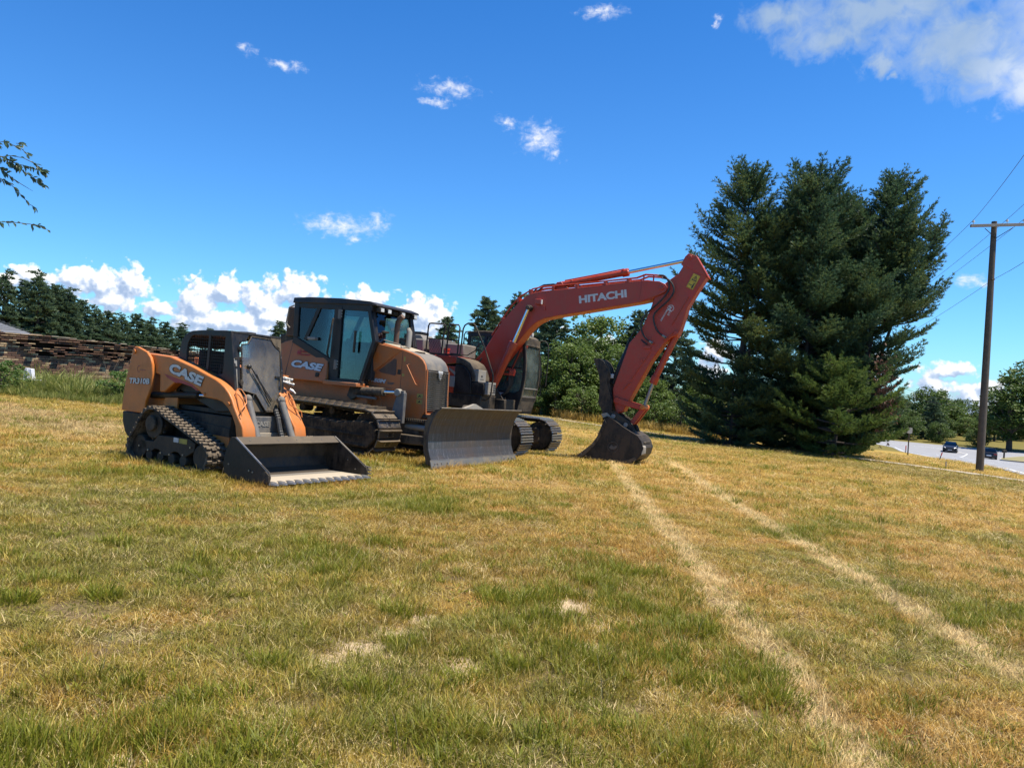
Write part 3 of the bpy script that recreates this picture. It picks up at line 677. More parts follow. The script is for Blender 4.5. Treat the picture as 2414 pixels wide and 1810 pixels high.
for sgn in(-1,1):
    yc=sgn*.695
    tk=belt(TR,84,.03,yc-.175,yc+.175).build('rubber_track','rubber',S,0,angle=50)
    link_fill(tk,TR,46,lug,'tread_lug',yc)
    ya,yb=sorted((sgn*.80,sgn*.60))
    uf=MB().prism(FR,ya,yb).build('track_frame','black_paint',S,.008)
    yo=sgn*.80
    mb=MB(); bolts(mb,[(x,yo,z) for x,z in((-.62,.2),(-.4,.16),(-.1,.15),(.1,.15),(.4,.18),(.55,.3))],.014,sgn*.015); mb.build('bolt','bright_steel',uf)
    MB().box(.16,.27,*sorted((yo,yo+sgn*.004)),.34,.405).build('decal','white_decal',uf)
    MB().box(.29,.46,*sorted((yo,yo+sgn*.004)),.335,.405).build('decal','dull_yellow',uf)
    sp=MB().disc_y(-.33,.54,ya,yb,.20,18).build('drive_sprocket','black_paint',S,.01)
    n=14; mb=MB()
    for k in range(n):
        a=2*math.pi*k/n; c_,s_=math.cos(a),math.sin(a)
        mb.tube([(-.33+.19*c_,ya+.05,.54+.19*s_),(-.33+.235*c_,ya+.05,.54+.235*s_)],.022,6)
    mb.build('sprocket_tooth','black_paint',sp)
    MB().disc_y(-.36,.56,yo+sgn*.0,yo+sgn*.045,.115,24).build('drive_hub','dusty_black',S,.012)
    MB().disc_y(-.63,.19,ya,yb,.175).build('idler_wheel','black_paint',S,.01)
    MB().disc_y(.79,.19,ya,yb,.175).build('idler_wheel','black_paint',S,.01)
    for x in(-.38,-.12,.14,.40): MB().disc_y(x,.09,ya,yb,.075,16).build('track_roller','black_paint',S,.006)
    # rear upright
    TW=[(-1.21,1.64),(-1.18,1.68),(-1.11,1.68),(-.87,1.61),(-.77,1.53),(-.71,1.42),(-.68,1.27),(-.69,1.1),(-.74,.97),(-.79,.85),(-.80,.67),(-1.38,.67),(-1.35,1.05),(-1.27,1.46)]
    y0,y1=sorted((sgn*.655,sgn*.605)); MB().prism(TW,y0,y1).build('rear_upright','orange',S,.012)
    # loader arm
    ARM=[(-1.12,1.60),(-.37,1.57),(.16,1.45),(.69,1.30),(.80,1.255),(.90,1.20),(1.0,1.12),(1.07,1.04),(1.13,.94),(1.22,.82),(1.34,.67),(1.37,.55),(1.40,.30),(1.28,.28),
         (1.23,.51),(1.19,.67),(1.11,.80),(1.0,.91),(.88,.985),(.75,1.01),(.49,1.02),(.36,1.10),(.2,1.155),(-.05,1.19),(-.2,1.185),(-.32,1.11),(-.43,1.03),(-.55,1.02),(-.58,1.28),(-1.1,1.36)]
    y0,y1=sorted((sgn*.60,sgn*.37)); ar=MB().prism(ARM,y0,y1).build('loader_arm','orange',S,.018,seg=3)
    for px_,pz_,pa,pb,pr_ in((-1.17,1.60,.655,.675,.035),(1.02,.97,.60,.62,.028),(.49,1.07,.60,.615,.018)): MB().disc_y(px_,pz_,sgn*pa,sgn*pb,pr_,12).build('pivot_pin','orange',S,.004)
    MB().prism([(-.47,1.30),(-.31,1.275),(.0,1.225),(.19,1.19),(.36,1.10),(.30,1.105),(.19,1.152),(-.05,1.188),(-.2,1.183),(-.4,1.25)],*sorted((sgn*.600,sgn*.603))).build('stripe','red_stripe',ar)
    g=[(1.27,.57,.82),(1.25,.57,.90),(1.16,.41,1.0),(1.115,.40,1.10),(1.05,.43,1.185),(1.02,.47,1.19),(1.035,.51,1.14),(1.2,.54,.86)]
    MB().tube([(x,sgn*y,z) for x,y,z in g],.0095,6).build('grab_handle','orange',S)
    ly=sgn*.49
    cy=MB().tube([(-.88,ly,.95),(.22,ly,1.03)],.05,14).build('lift_cylinder','black_paint',S); MB().tube([(.22,ly,1.03),(.62,ly,1.06)],.025,10).build('cylinder_rod','chrome',cy)
    ty=sgn*.315
    cy=MB().tube([(1.07,ty,1.05),(1.40,ty*1.05,.42)],.052,16).sph((1.07,ty,1.05),(.07,.055,.07),6).build('tilt_cylinder','grey_paint',S)
    mb=MB().tube([(1.40,ty*1.05,.42),(1.44,ty*1.05,.30)],.028,10); mb.build('cylinder_rod','chrome',cy)
    mb=MB(); bolts(mb,[(1.07,ty-.06,1.05)],.03,-.012); mb.build('pin','bright_steel',cy)
# spiral-wrapped hoses beside the tilt cylinders
for yy,xx in((-.22,0),(.20,.02),(.245,.0)):
    path=[(1.05+xx,yy,.92),(1.12+xx,yy+.01,.78),(1.19+xx,yy,.62),(1.27+xx,yy-.01,.48),(1.33+xx,yy,.34)]
    P=[];R=[]
    for a,b_ in zip(path,path[1:]):
        for k in range(8): P.append(tuple(a[i]+(b_[i]-a[i])*k/8 for i in range(3))); R.append(.026 if k%2 else .033)
    MB().tube(P,R,8).build('wrapped_hose','hose',S)
# tail
MB().prism([(-1.40,.66),(-1.385,.50),(-1.30,.34),(-1.22,.27),(-.82,.27),(-.82,.66)],-.62,.62).build('rear_bumper','black_paint',S,.02)
# valve block and couplers by the left arm
mb=MB()
for y,z,x in((.50,1.38,.86),(.53,1.34,.90),(.50,1.31,.94),(.56,1.37,.92),(.55,1.30,.97)): mb.tube([(x-.05,y-.05,z+.03),(x+.03,y+.02,z)],.022,10).tube([(x+.03,y+.02,z),(x+.055,y+.04,z-.01)],.03,10)
mb.build('hydraulic_coupler','bright_steel',S,.003)
mb=MB().tube([(1.0,.53,1.22),(1.05,.56,1.19)],.03,10).tube([(1.03,.55,1.22),(1.09,.57,1.16)],.018,8); mb.build('hydraulic_coupler','bright_steel',S,.003)
MB().prismx([(.44,1.44),(.62,1.43),(.62,1.405),(.44,1.415)],.48,.86).build('coupler_bracket','orange',S,.004)
# cab
CB=[(-.30,1.10),(-.345,1.40),(-.355,1.66),(-.335,1.80),(-.27,1.90),(-.18,1.96),(-.08,1.985),(.11,2.0),(.60,2.015),(.77,2.015),(.86,1.62),(.95,1.22),(.99,.86),(.60,.82)]
CI=[(-.14,1.40),(-.165,1.46),(-.185,1.66),(-.165,1.80),(-.12,1.875),(-.08,1.91),(.0,1.925),(.12,1.925),(.59,1.925),(.655,1.925),(.66,1.62),(.665,1.45),(.66,1.38),(.40,1.34)]
for sgn in(-1,1):
    y0,y1=sorted((sgn*.465,sgn*.42)); cs=MB().frame(CB,CI,y0,y1).build('cab_side','cab_black',S,.008)
    MB().box(.285,.335,y0+.004,y1-.004,1.33,1.93).build('cab_post','cab_black',cs)
    mb=MB(); k=-.17
    ym=sgn*.452
    while k<.66:
        zt=1.925 if k>-.05 else 1.80+(k+.17)*.9
        mb.box(k-.0022,k+.0022,ym-.002,ym+.002,1.36,zt); k+=.045
    k=1.38
    while k<1.92:
        mb.box(-.18 if k<1.8 else -.14,.66,ym-.0045,ym-.0015,k-.0022,k+.0022); k+=.045
    mb.build('window_screen','cab_black',cs)
rs=[(-.335,1.80),(-.27,1.90),(-.18,1.96),(-.08,1.985),(.11,2.0),(.60,2.015),(.79,2.015)]
P=rs+[(.79,1.975)]+[(x*.97+.012,z-.045) for x,z in rs[:-1][::-1]]
MB().prism(P,-.455,.455).build('cab_roof','cab_black',S,.01)
mb=MB()
for k in range(14): mb.box(-.345,-.34,-.40+.06*k,-.395+.06*k,1.36,1.84)
for k in range(9): mb.box(-.348,-.343,-.42,.42,1.38+.055*k,1.385+.055*k)
mb.build('rear_screen','cab_black',S)
MB().box(-.35,-.28,-.46,.46,1.05,1.37).build('rear_panel','cab_black',S,.01)
MB().box(-.3,.93,-.44,.44,.80,.86).build('cab_floor','black_paint',S)
st=MB().box(-.15,.32,-.25,.25,1.05,1.20).box(-.22,-.10,-.24,.24,1.18,1.72).build('seat','seat_black',S,.04)
mb=MB()
for y in(-.33,.33): mb.box(-.1,.45,y-.05,y+.05,1.15,1.32).tube([(.42,y,1.3),(.48,y,1.52)],.03,8)
mb.build('control_console','seat_black',S,.02)
fx=lambda z: .785+(2.0-z)*.175
def front(poly,dx0,dx1):
    return MB().loft([(fx(z)+dx0,y,z) for y,z in poly],[(fx(z)+dx1,y,z) for y,z in poly])
front([(-.46,2.0),(-.46,.86),(-.335,.86),(-.335,1.86),(-.22,1.88),(-.15,1.985),(-.15,2.0)],-.04,.0).build('front_post','cab_black',S,.006)
front([(.46,2.0),(.46,.86),(.425,.86),(.425,1.84),(.33,1.87),(.25,1.985),(.25,2.0)],-.04,.0).build('front_post','dusty_black',S,.006)
mb=MB()
for k in range(9): mb.box(fx(1.95)-.03,fx(1.95)-.01,-.13+.043*k,-.115+.043*k,1.88,1.985)
mb.build('visor_rib','dusty_black',S)
front([(-.46,1.12),(-.46,.86),(.10,.86),(-.06,1.10)],-.06,-.02).build('kick_panel','dusty_black',S,.006)
DR=[(-.31,1.83),(-.325,1.17),(-.08,1.12),(.10,.87),(.40,.87),(.42,1.2),(.42,1.80),(.32,1.86),(.24,1.955),(-.12,1.965),(-.2,1.85)]
front(DR,.004,.012).build('cab_door','dusty_glass',S)
mb=MB(); Pd=[(fx(z)+.014,y,z) for y,z in DR]; mb.tube(Pd+[Pd[0]],.011,6,caps=False); mb.build('door_seal','dusty_black',S)
front([(.10,.865),(.40,.865),(.40,.90),(.09,.90)],.01,.03).build('door_bottom_rail','dusty_black',S,.004)
mb=MB().sph((fx(1.52)+.035,-.20,1.52),(.03,.04,.035),6).tube([(fx(1.50)+.05,-.17,1.50),(fx(1.02)+.05,.18,1.02)],.0085,6).tube([(fx(1.50)+.045,-.13,1.47),(fx(1.04)+.045,.21,1.03)],.006,6).tube([(fx(1.3)+.03,-.08,1.42),(fx(1.0)+.03,.16,1.0)],.006,6)
mb.build('wiper','black_decal',S)
MB().tube([(fx(1.1)+.02,-.12,1.12),(fx(1.05)+.04,-.16,1.05),(fx(.95)+.05,-.17,.93)],.004,5).build('washer_hose','hose',S)
mb=MB().box(fx(1.4)+.0,fx(1.4)+.03,.30,.39,1.38,1.41).tube([(fx(1.4)+.03,.385,1.39),(fx(1.3)+.05,.385,1.3),(fx(1.22)+.03,.385,1.2)],.012,6).tube([(fx(1.1)+.03,.37,1.13),(fx(1.)+.04,.36,1.0),(fx(.9)+.03,.355,.90)],.008,6)
mb.build('door_handle','black_paint',S)
mb=MB()
for z in(1.76,1.28): mb.tube([(fx(z)+.02,-.345,z-.04),(fx(z)+.02,-.345,z+.04)],.014,8).box(fx(z),fx(z)+.02,-.37,-.30,z-.02,z+.02)
for z in(1.62,1.5,1.14): mb.box(fx(z),fx(z)+.025,-.44,-.40,z-.012,z+.012)
mb.build('door_hinge','dusty_black',S,.003)
front([(-.45,1.62),(-.40,1.62),(-.40,1.20),(-.45,1.20)],.0,.012).build('post_cover','light_grey',S,.003)
mb=MB(); 
for y,z in((.44,1.70),(.445,1.5),(-.30,1.60),(-.30,1.38),(.44,1.02)): mb.sph((fx(z)+.012,y,z),(.008,.01,.01),4)
mb.build('bolt','bright_steel',S)
MB().box(-.2,.7,-.1,.05,2.015,2.035).build('roof_hatch','cab_black',S,.006)
# cross parts and quick coupler
MB().box(1.0,1.06,-.30,.30,.34,.80).build('front_plate','grey_paint',S,.006)
MB().box(1.06,1.09,-.13,.30,.44,.56).build('front_step','concrete_dust',S,.004)
cpl=MB().box(1.28,1.40,-.52,.52,.22,.44).box(1.18,1.30,-.34,.34,.36,.46).prismx([(-.48,.5),(-.30,.5),(-.30,.1),(-.48,.1)],1.40,1.452).prismx([(.30,.5),(.48,.5),(.48,.1),(.30,.1)],1.40,1.452).build('quick_coupler','grey_paint',S,.01)
mb=MB()
for y in(.38,.43,.62,.68,.72): mb.tube([(1.33,y,.42),(1.38,y,.54)],.022,8)
mb.build('coupler_lever','dusty_black',S,.003)
MB().tube([(1.2,-.42,.44),(1.26,-.40,.56)],.018,8).build('coupler_pin','dull_yellow',S)
# bucket
BK=empty('bucket',parent=S)
SP=[(1.62,.565),(2.31,.19),(2.345,.12),(2.33,.022),(1.60,.015),(1.46,.08),(1.43,.20),(1.48,.42),(1.55,.56)]
for sgn in(-1,1):
    y0,y1=sorted((sgn*.945,sgn*.925)); MB().prism(SP,y0,y1).build('side_plate','bucket_black',BK,.004)
    MB().tube([(1.64,sgn*.935,.558),(2.31,sgn*.935,.172)],.013,6).build('side_edge','bright_steel' if sgn<0 else 'cutting_edge',BK)
    MB().prism([(2.17,.14),(2.26,.19),(2.33,.15),(2.345,.05),(2.2,.03),(2.13,.07)],*sorted((sgn*.945,sgn*.957))).build('side_wear_plate','dusty_black',BK,.003)
shell=[(1.735,.485),(1.62,.562),(1.55,.555),(1.49,.44),(1.455,.25),(1.49,.10),(1.60,.024),(1.74,.022)]
inner=[(1.735,.470),(1.64,.50),(1.575,.50),(1.515,.42),(1.48,.25),(1.515,.12),(1.61,.045),(1.74,.040)]
mb=MB()
for i in range(len(shell)-1):
    q=[shell[i],shell[i+1],inner[i+1],inner[i]]; mb.loft([(x,-.925,z) for x,z in q],[(x,.925,z) for x,z in q],caps=False)
mb.build('back_plate','bucket_black',BK,0,angle=50)
MB().prism([(1.745,.484),(1.62,.568),(1.615,.560),(1.74,.474)],-.924,.924).build('spill_lip','dusty_black',BK)
MB().prism([(1.70,.043),(1.87,.046),(1.87,.022),(1.70,.020)],-.924,.924).build('floor_plate','grey_paint',BK)
MB().prism([(1.872,.046),(2.30,.050),(2.34,.038),(2.34,.020),(1.872,.020)],-.924,.924).build('floor_plate','concrete_dust',BK,.002)
tooth=mesh_of(MB().loft([(0,-.055,.030),(0,.055,.030),(0,.062,-.004),(0,-.062,-.004)],[(.10,-.014,.014),(.10,.014,.014),(.105,.020,.000),(.105,-.020,.000)]).box(-.05,.01,-.030,.030,.006,.034),'bucket_tooth','bright_steel')
for k in range(13):
    o=meshobj('bucket_tooth',tooth,BK); o.location=(2.335,-.885+.1475*k,.025)
mb=MB()
for z in(.03,.08,.13,.17): mb.loft([(2.30,.95,z-.018),(2.30,.95,z+.018),(2.30,.97,z+.018),(2.30,.97,z-.018)],[(2.40,.955,z-.006),(2.40,.955,z+.006),(2.40,.965,z+.006),(2.40,.965,z-.006)])
mb.build('side_tooth','bright_steel',BK)
mb=MB(); bolts(mb,[(1.95,-.945,.16),(2.02,-.945,.15),(1.55,-.945,.2)],.011,-.012); bolts(mb,[(1.95,.925,.24),(2.12,.925,.12)],.011,-.012)
for y in(-.75,-.25,.1,.6): mb.sph((1.69,y,.525),(.009,.009,.009),4)
mb.build('bolt','bright_steel',BK)
fit_text('lettering','CASE','white_decal',S,(-.365,-.607,1.335),.80,.150,slope=math.radians(-12.2),shear=.12,bold=.05,outline=(.03,'black_decal'))
fit_text('lettering','TR310B','white_decal',S,(-1.225,-.661,1.098),.50,.088,slope=math.radians(2.5),shear=.1,bold=.035,outline=(.03,'black_decal'))
fit_text('lettering','CASE','light_grey',S,(1.063,-.13,.655),.26,.075,bold=.045,side=0)
# faded dealer mark: ring and two lines
def ring_mark(parent,x,y,z,r,mat,teeth=0,nm='dealer_mark',arc_=(0,2*math.pi),flip=-1):
    mb=MB(); n=28
    for k in range(n):
        a=arc_[0]+(arc_[1]-arc_[0])*k/n; b_=arc_[0]+(arc_[1]-arc_[0])*(k+1)/n
        q=[(x+r*math.cos(a),z+r*math.sin(a)),(x+r*math.cos(b_),z+r*math.sin(b_)),(x+r*.84*math.cos(b_),z+r*.84*math.sin(b_)),(x+r*.84*math.cos(a),z+r*.84*math.sin(a))]
        mb.prism(q,y,y-.0025)
    for k in range(teeth):
        a=2*math.pi*k/teeth; c_,s_=math.cos(a),math.sin(a); w_=r*.11
        mb.prism([(x+c_*r-s_*w_,z+s_*r+c_*w_),(x+c_*r*1.18-s_*w_,z+s_*r*1.18+c_*w_),(x+c_*r*1.18+s_*w_,z+s_*r*1.18-c_*w_),(x+c_*r+s_*w_,z+s_*r-c_*w_)],y,y-.0025)
    return mb.build(nm,mat,parent)
ring_mark(S,-1.02,-.6552,1.34,.05,'maroon_decal',arc_=(1.2,5.2)); MB().box(-.99,-.86,-.658,-.6555,1.32,1.332).build('dealer_mark','maroon_decal',S)
S['_']=1; del S['_']
# ------------------------------------------------------------------ bulldozer
D=machine_frame('bulldozer',-3.02,16.31,-.05,math.radians(-28))
tag(D,'large orange and black bulldozer with wide steel tracks, glazed cab and raised-edge grey front blade','bulldozer')
def lofty(side,ys,mat,name,par,bevel=.015):      # side profile with a y per vertex, mirrored
    A=[(x,-y,z) for (x,z),y in zip(side,ys)]; B=[(x,y,z) for (x,z),y in zip(side,ys)]
    return MB().loft(A,B).build(name,mat,par,bevel)
TK=[(-2.42,1.34),(-2.45,1.80),(-2.25,2.02),(-2.0,2.14),(-1.82,2.19),(-1.68,2.21),(-1.56,2.195),(-.80,1.87),(-.66,1.78),(-.60,1.41),(-.66,1.33)]
LEAN=lambda z: .835-.22*max(0,z-1.40)
ys=[LEAN(z) for x,z in TK]
tank=lofty(TK,ys,'dozer_orange','rear_body',D,.02)
mb=MB()
for sgn in(-1,1):
    mb.add([(x_,sgn*(LEAN(z_)+e_),z_) for e_ in(.0015,-.01) for x_,z_ in((-1.756,1.40),(-1.748,1.40),(-1.748,2.15),(-1.756,2.15))],[(0,1,2,3),(4,7,6,5),(0,4,5,1),(1,5,6,2),(2,6,7,3),(3,7,4,0)])
mb.build('panel_joint','black_decal',tank)
MB().box(-2.3,.35,-.60,.60,.80,1.34).build('lower_body','dozer_orange',D,.02)
MB().prism([(-.3,1.335),(.35,1.335),(.62,1.05),(.62,.78),(.1,.78),(-.1,1.0)],-.44,.44).build('lower_body','dozer_orange',D,.01)
for sgn in(-1,1):
    y0,y1=sorted((sgn*.88,sgn*.58)); MB().box(-.63,.26,y0,y1,1.30,1.375).build('cab_step','dozer_orange',D,.01)
    y0,y1=sorted((sgn*.87,sgn*.60)); MB().box(-.60,.24,y0,y1,1.376,1.384).build('step_mat','concrete_dust',D)
# hood
HD=[(-.04,1.385),(.30,2.26),(.53,2.25),(.99,2.155),(1.25,2.09),(1.42,2.035),(1.53,1.96),(1.60,1.86),(1.63,1.74),(1.665,.90),(1.62,.86),(1.55,.70),(.45,.70),(.30,1.0)]
hood=MB().prism(HD,-.42,.42).build('hood','dozer_orange',D,.022,seg=3)
for sgn in(-1,1):
    P1=(-.03,sgn*.50,1.40);P2=(.30,sgn*.60,2.255);P3=(1.00,sgn*.421,2.13);Q1=(-.03,sgn*.36,1.40);Q2=(.30,sgn*.36,2.255);P0=(.02,sgn*.425,1.40)
    MB().add([P1,P2,P3,Q1,Q2,P0],[(0,1,2),(0,2,5),(1,4,2),(0,3,4,1),(3,5,2,4)]).build('hood_flare','dozer_orange',D,.0)
    yy=sgn*.4205
    mb=MB().prism([(1.012,2.10),(1.02,2.10),(1.04,1.0),(1.032,1.0)],*sorted((yy,yy+sgn*.002))).prism([(.05,1.36),(1.05,1.335),(1.05,1.328),(.05,1.353)],*sorted((yy,yy+sgn*.002)))
    mb.prism([(.40,1.15),(.55,.95),(.9,.93),(1.1,1.1),(1.1,1.09),(.9,.92),(.54,.94),(.39,1.14)],*sorted((yy,yy+sgn*.002)))
    mb.build('panel_joint','black_decal',hood)
    MB().prism([(.45,1.68),(.83,1.945),(.88,1.93),(.895,1.63),(.87,1.60),(.5,1.64)],*sorted((yy,yy+sgn*.004))).build('vent_panel','rust',hood)
    pz=MB()
    for k in range(9): pz.prism([(.22+.03*k,1.62+.035*k),(.50+.045*k,1.62+.035*k),(.50+.045*k,1.625+.035*k),(.22+.03*k,1.625+.035*k)],*sorted((yy,yy+sgn*.0015)))
    pz.build('vent_line','maroon_decal',hood)
    MB().box(.93,1.01,*sorted((yy,yy+sgn*.012)),1.63,1.73).build('latch','black_paint',hood,.012)
    MB().tube([(1.21,yy,1.85),(1.18,yy+sgn*.05,1.83),(1.43,yy+sgn*.05,1.46),(1.47,yy,1.44)],.012,8).build('grab_handle','dozer_orange',D)
    for z0 in(1.19,1.075):
        d=MB().box(1.46,1.60,*sorted((yy,yy+sgn*.003)),z0,z0+.085).build('decal','dull_yellow',hood)
        MB().prism([(1.48,z0+.015),(1.53,z0+.07),(1.56,z0+.02),(1.53,z0+.03)],*sorted((yy+sgn*.003,yy+sgn*.005))).build('decal_mark','black_decal',hood)
    MB().box(1.045,1.10,*sorted((yy,yy+sgn*.003)),1.60,1.65).build('decal','dull_yellow',hood); MB().box(1.06,1.095,*sorted((yy,yy+sgn*.003)),1.90,2.0).build('decal','dull_yellow',hood)
NO=[(1.16,2.119),(1.25,2.098),(1.425,2.043),(1.54,1.965),(1.609,1.862),(1.637,1.765),(1.60,1.765),(1.57,1.85),(1.5,1.93),(1.40,2.0),(1.2,2.05)]
MB().prism(NO,-.385,.385).build('hood_nose','grey_paint',D,.008)
MB().prism([(.36,2.262),(.53,2.258),(1.0,2.165),(1.14,2.13),(1.14,2.10),(.36,2.2)],-.37,.37).build('hood_top','concrete_dust',D,.008)
MB().box(1.05,1.25,-.18,.05,2.10,2.135).box(.8,.95,-.3,-.1,2.17,2.2).build('hood_catch','dusty_black',D,.01)
MB().prism([(1.628,1.76),(1.645,1.76),(1.672,.93),(1.655,.93)],-.375,.375).build('grille_backing','black_decal',D)
gr=empty('grille',parent=D)
slat=MB()
n=10
for i in range(n):
    ya=-.375+.75*i/n; yb=-.375+.75*(i+1)/n; w_=lambda y:.004*math.sin(y*17)
    slat.loft([(.0,ya,w_(ya)),(.03,ya,-.006+w_(ya)),(.034,ya,-.002+w_(ya)),(.004,ya,.005+w_(ya))],[(.0,yb,w_(yb)),(.03,yb,-.006+w_(yb)),(.034,yb,-.002+w_(yb)),(.004,yb,.005+w_(yb))],caps=i in(0,n-1))
slm=mesh_of(slat,'grille_slat','shoe_edge')
for k in range(20):
    z=.965+.0405*k; o=meshobj('grille_slat',slm,gr); o.location=(1.638+(1.76-z)*.033,0,z)
mb=MB()
for sgn in(-1,1): mb.tube([(1.635,sgn*.395,1.77),(1.655,sgn*.395,1.3),(1.69,sgn*.395,.88)],.018,8)
mb.tube([(1.69,-.395,.88),(1.69,.395,.88)],.016,8); mb.build('grille_rim','dozer_orange',gr)
MB().prismx([(-.075,1.765),(.075,1.765),(.08,1.72),(.05,1.70),(.035,1.62),(0,1.585),(-.035,1.62),(-.05,1.70),(-.08,1.72)],1.68,1.71).build('emblem','white_decal',gr,.01)
MB().prismx([(-.025,1.73),(.0,1.70),(.025,1.73),(.02,1.63),(-.02,1.63)],1.71,1.714).build('emblem','grey_decal',gr)
MB().box(1.60,1.72,-.40,.40,.80,.875).build('lower_grille_bar','black_paint',D,.01)
MB().tube([(.35,-.36,2.26),(.36,-.38,2.34),(.9,-.38,2.24),(.95,-.36,2.17)],.011,6).build('hood_rail','light_grey',D)
ex=MB().tube([(.52,-.02,2.2),(.52,-.02,2.62),(.53,-.02,2.72),(.57,-.02,2.80),(.64,-.02,2.86)],[.058,.058,.06,.06,.055],16).build('exhaust_stack','rust',D)
MB().tube([(.70,.18,2.15),(.70,.18,2.55),(.66,.18,2.62)],[.06,.06,.045],14).build('crankcase_breather','light_grey',D)
MB().tube([(.36,-.30,2.2),(.36,-.30,2.46)],.075,16).tube([(.36,-.30,2.46),(.36,-.30,2.47),(.36,-.30,2.50),(.36,-.30,2.51)],[.09,.14,.14,.08],20).build('air_precleaner','black_paint',D)
# cab
cabS=[(-1.74,3.03),(-1.72,2.45),(-1.62,2.22),(-.64,1.82),(-.60,1.40),(.25,1.39),(.33,1.75),(.53,2.25),(.33,2.94),(.32,3.03)]
def bar(mb,p,q,w,y0,y1):
    (x0,z0),(x1,z1)=p,q; l=math.hypot(x1-x0,z1-z0); nx_,nz=-(z1-z0)/l*w/2,(x1-x0)/l*w/2
    return mb.prism([(x0+nx_,z0+nz),(x1+nx_,z1+nz),(x1-nx_,z1-nz),(x0-nx_,z0-nz)],y0,y1)
for sgn in(-1,1):
    y0,y1=sorted((sgn*.74,sgn*.66)); a,b_=y0,y1
    mb=MB()
    bar(mb,(-1.68,3.0),(-1.64,2.25),.13,a,b_)
    bar(mb,(-1.70,2.20),(-.62,1.76),.15,a+.003,b_-.003)
    bar(mb,(-1.72,2.97),(.38,2.94),.15,a+.006,b_-.006)
    mb.build('cab_frame','cab_black',D,.008)
    bar(MB(),(-1.02,2.95),(-1.36,2.20),.09,a+.009,b_-.009).build('cab_pillar','cab_black',D,.006)
    MB().prism([(-.60,2.95),(-.40,2.95),(-.36,1.40),(-.62,1.40)],a-.004,b_+.004).build('cab_pillar','cab_black',D,.006)
    mb=MB(); bar(mb,(.30,2.94),(.50,2.25),.085,a-.002,b_+.002); bar(mb,(.505,2.27),(.24,1.42),.075,a-.005,b_+.005); bar(mb,(-.62,1.42),(.28,1.41),.06,a-.007,b_+.007)
    mb.build('door_frame','cab_black',D,.006)
    ym=sgn*.70
    MB().prism([(-1.64,2.92),(-.6,2.92),(-.6,1.82),(-1.60,2.24)],*sorted((ym,ym+sgn*.006))).build('side_window','tinted_glass',D)
    MB().prism([(-.40,2.90),(.29,2.90),(.50,2.25),(.24,1.44),(-.38,1.44)],*sorted((ym,ym+sgn*.006))).build('door_window','tinted_glass',D)
    MB().prism([(-1.55,2.30),(-.62,1.90),(-.62,2.22),(-1.1,2.30)],*sorted((sgn*.66,sgn*.64))).build('inner_panel','seat_black',D)
    MB().tube([(-.56,sgn*.80,2.68),(-.55,sgn*.83,2.62),(-.62,sgn*.83,1.95),(-.62,sgn*.80,1.88)],.022,8).build('grab_rail','black_paint',D)
    mb=MB()
    for z in(2.78,1.72): 
        mb.box(-.48,-.40,*sorted((sgn*.74,sgn*.765)),z-.10,z+.10)
    mb.build('door_hinge','grey_paint',D,.006)
    mb=MB(); bolts(mb,[(-.37,sgn*.765,z) for z in(2.85,2.79,2.73,1.79,1.73,1.67)],.012,sgn*.012); mb.build('bolt','bright_steel',D)
    lb=MB().box(-1.24,-1.02,*sorted((sgn*.80,sgn*.68)),2.21,2.27).build('work_lamp','light_grey',D,.01)
    MB().box(.02,.07,*sorted((sgn*.765,sgn*.80)),2.0,2.45).build('mirror','black_paint',D,.01)
mb=MB()
for sgn in(-1,1): mb.loft([(.30,sgn*.70,2.96),(.36,sgn*.70,2.96),(.36,sgn*.60,2.96),(.30,sgn*.60,2.96)],[(.47,sgn*.70,2.25),(.53,sgn*.70,2.25),(.53,sgn*.60,2.25),(.47,sgn*.60,2.25)])
mb.box(.28,.36,-.7,.7,2.88,2.97); mb.build('windscreen_frame','cab_black',D,.006)
MB().add([(.325,-.6,2.9),(.325,.6,2.9),(.50,.6,2.25),(.50,-.6,2.25),(.30,.6,1.8),(.30,-.6,1.8)],[(0,1,2,3),(3,2,4,5)]).build('windscreen','tinted_glass',D)
MB().add([(-1.66,-.62,2.9),(-1.66,.62,2.9),(-1.64,.62,2.25),(-1.64,-.62,2.25)],[(0,1,2,3)]).build('rear_window','tinted_glass',D)
MB().box(-1.7,-1.6,-.7,.7,2.18,2.3).box(-1.73,-1.65,-.7,.7,2.92,3.0).build('rear_frame','cab_black',D,.008)
RF=[(-1.78,2.99),(-1.78,3.105),(-1.3,3.125),(-.46,3.115),(.30,3.07),(.50,3.01),(.52,2.97),(.30,2.99)]
lofty(RF,[.76,.74,.74,.75,.75,.74,.74,.76],'cab_black','cab_roof',D,.015)
mb=MB()
for x,y in((-1.1,.2),(-.3,.1),(-1.5,-.3)): mb.box(x-.03,x+.03,y-.03,y+.03,3.1,3.15)
mb.build('roof_bolt','black_paint',D,.005)
for y in(-.62,-.38,.10,.55):
    lp=MB().box(.46,.56,y-.065,y+.065,2.86,2.955).build('head_lamp','black_paint',D,.01); MB().box(.558,.566,y-.052,y+.052,2.872,2.943).build('lens','lamp_lens',lp)
MB().box(-1.2,-.65,-.27,.27,1.85,2.02).box(-1.28,-1.14,-.26,.26,2.0,2.72).box(-1.25,-1.15,-.15,.15,2.70,2.86).build('seat','seat_black',D,.04)
mb=MB().box(-1.55,.2,-.66,.66,1.38,1.46).box(-.1,.35,-.55,.55,1.46,2.08).box(.1,.42,-.5,.5,2.05,2.18)
for y in(-.45,.45): mb.box(-1.1,-.45,y-.1,y+.1,1.5,2.12).tube([(-.48,y,2.1),(-.42,y,2.3)],.03,8)
mb.tube([(-.05,.12,2.05),(-.12,.10,2.42)],.02,8).box(-.16,-.1,.02,.2,2.38,2.55)
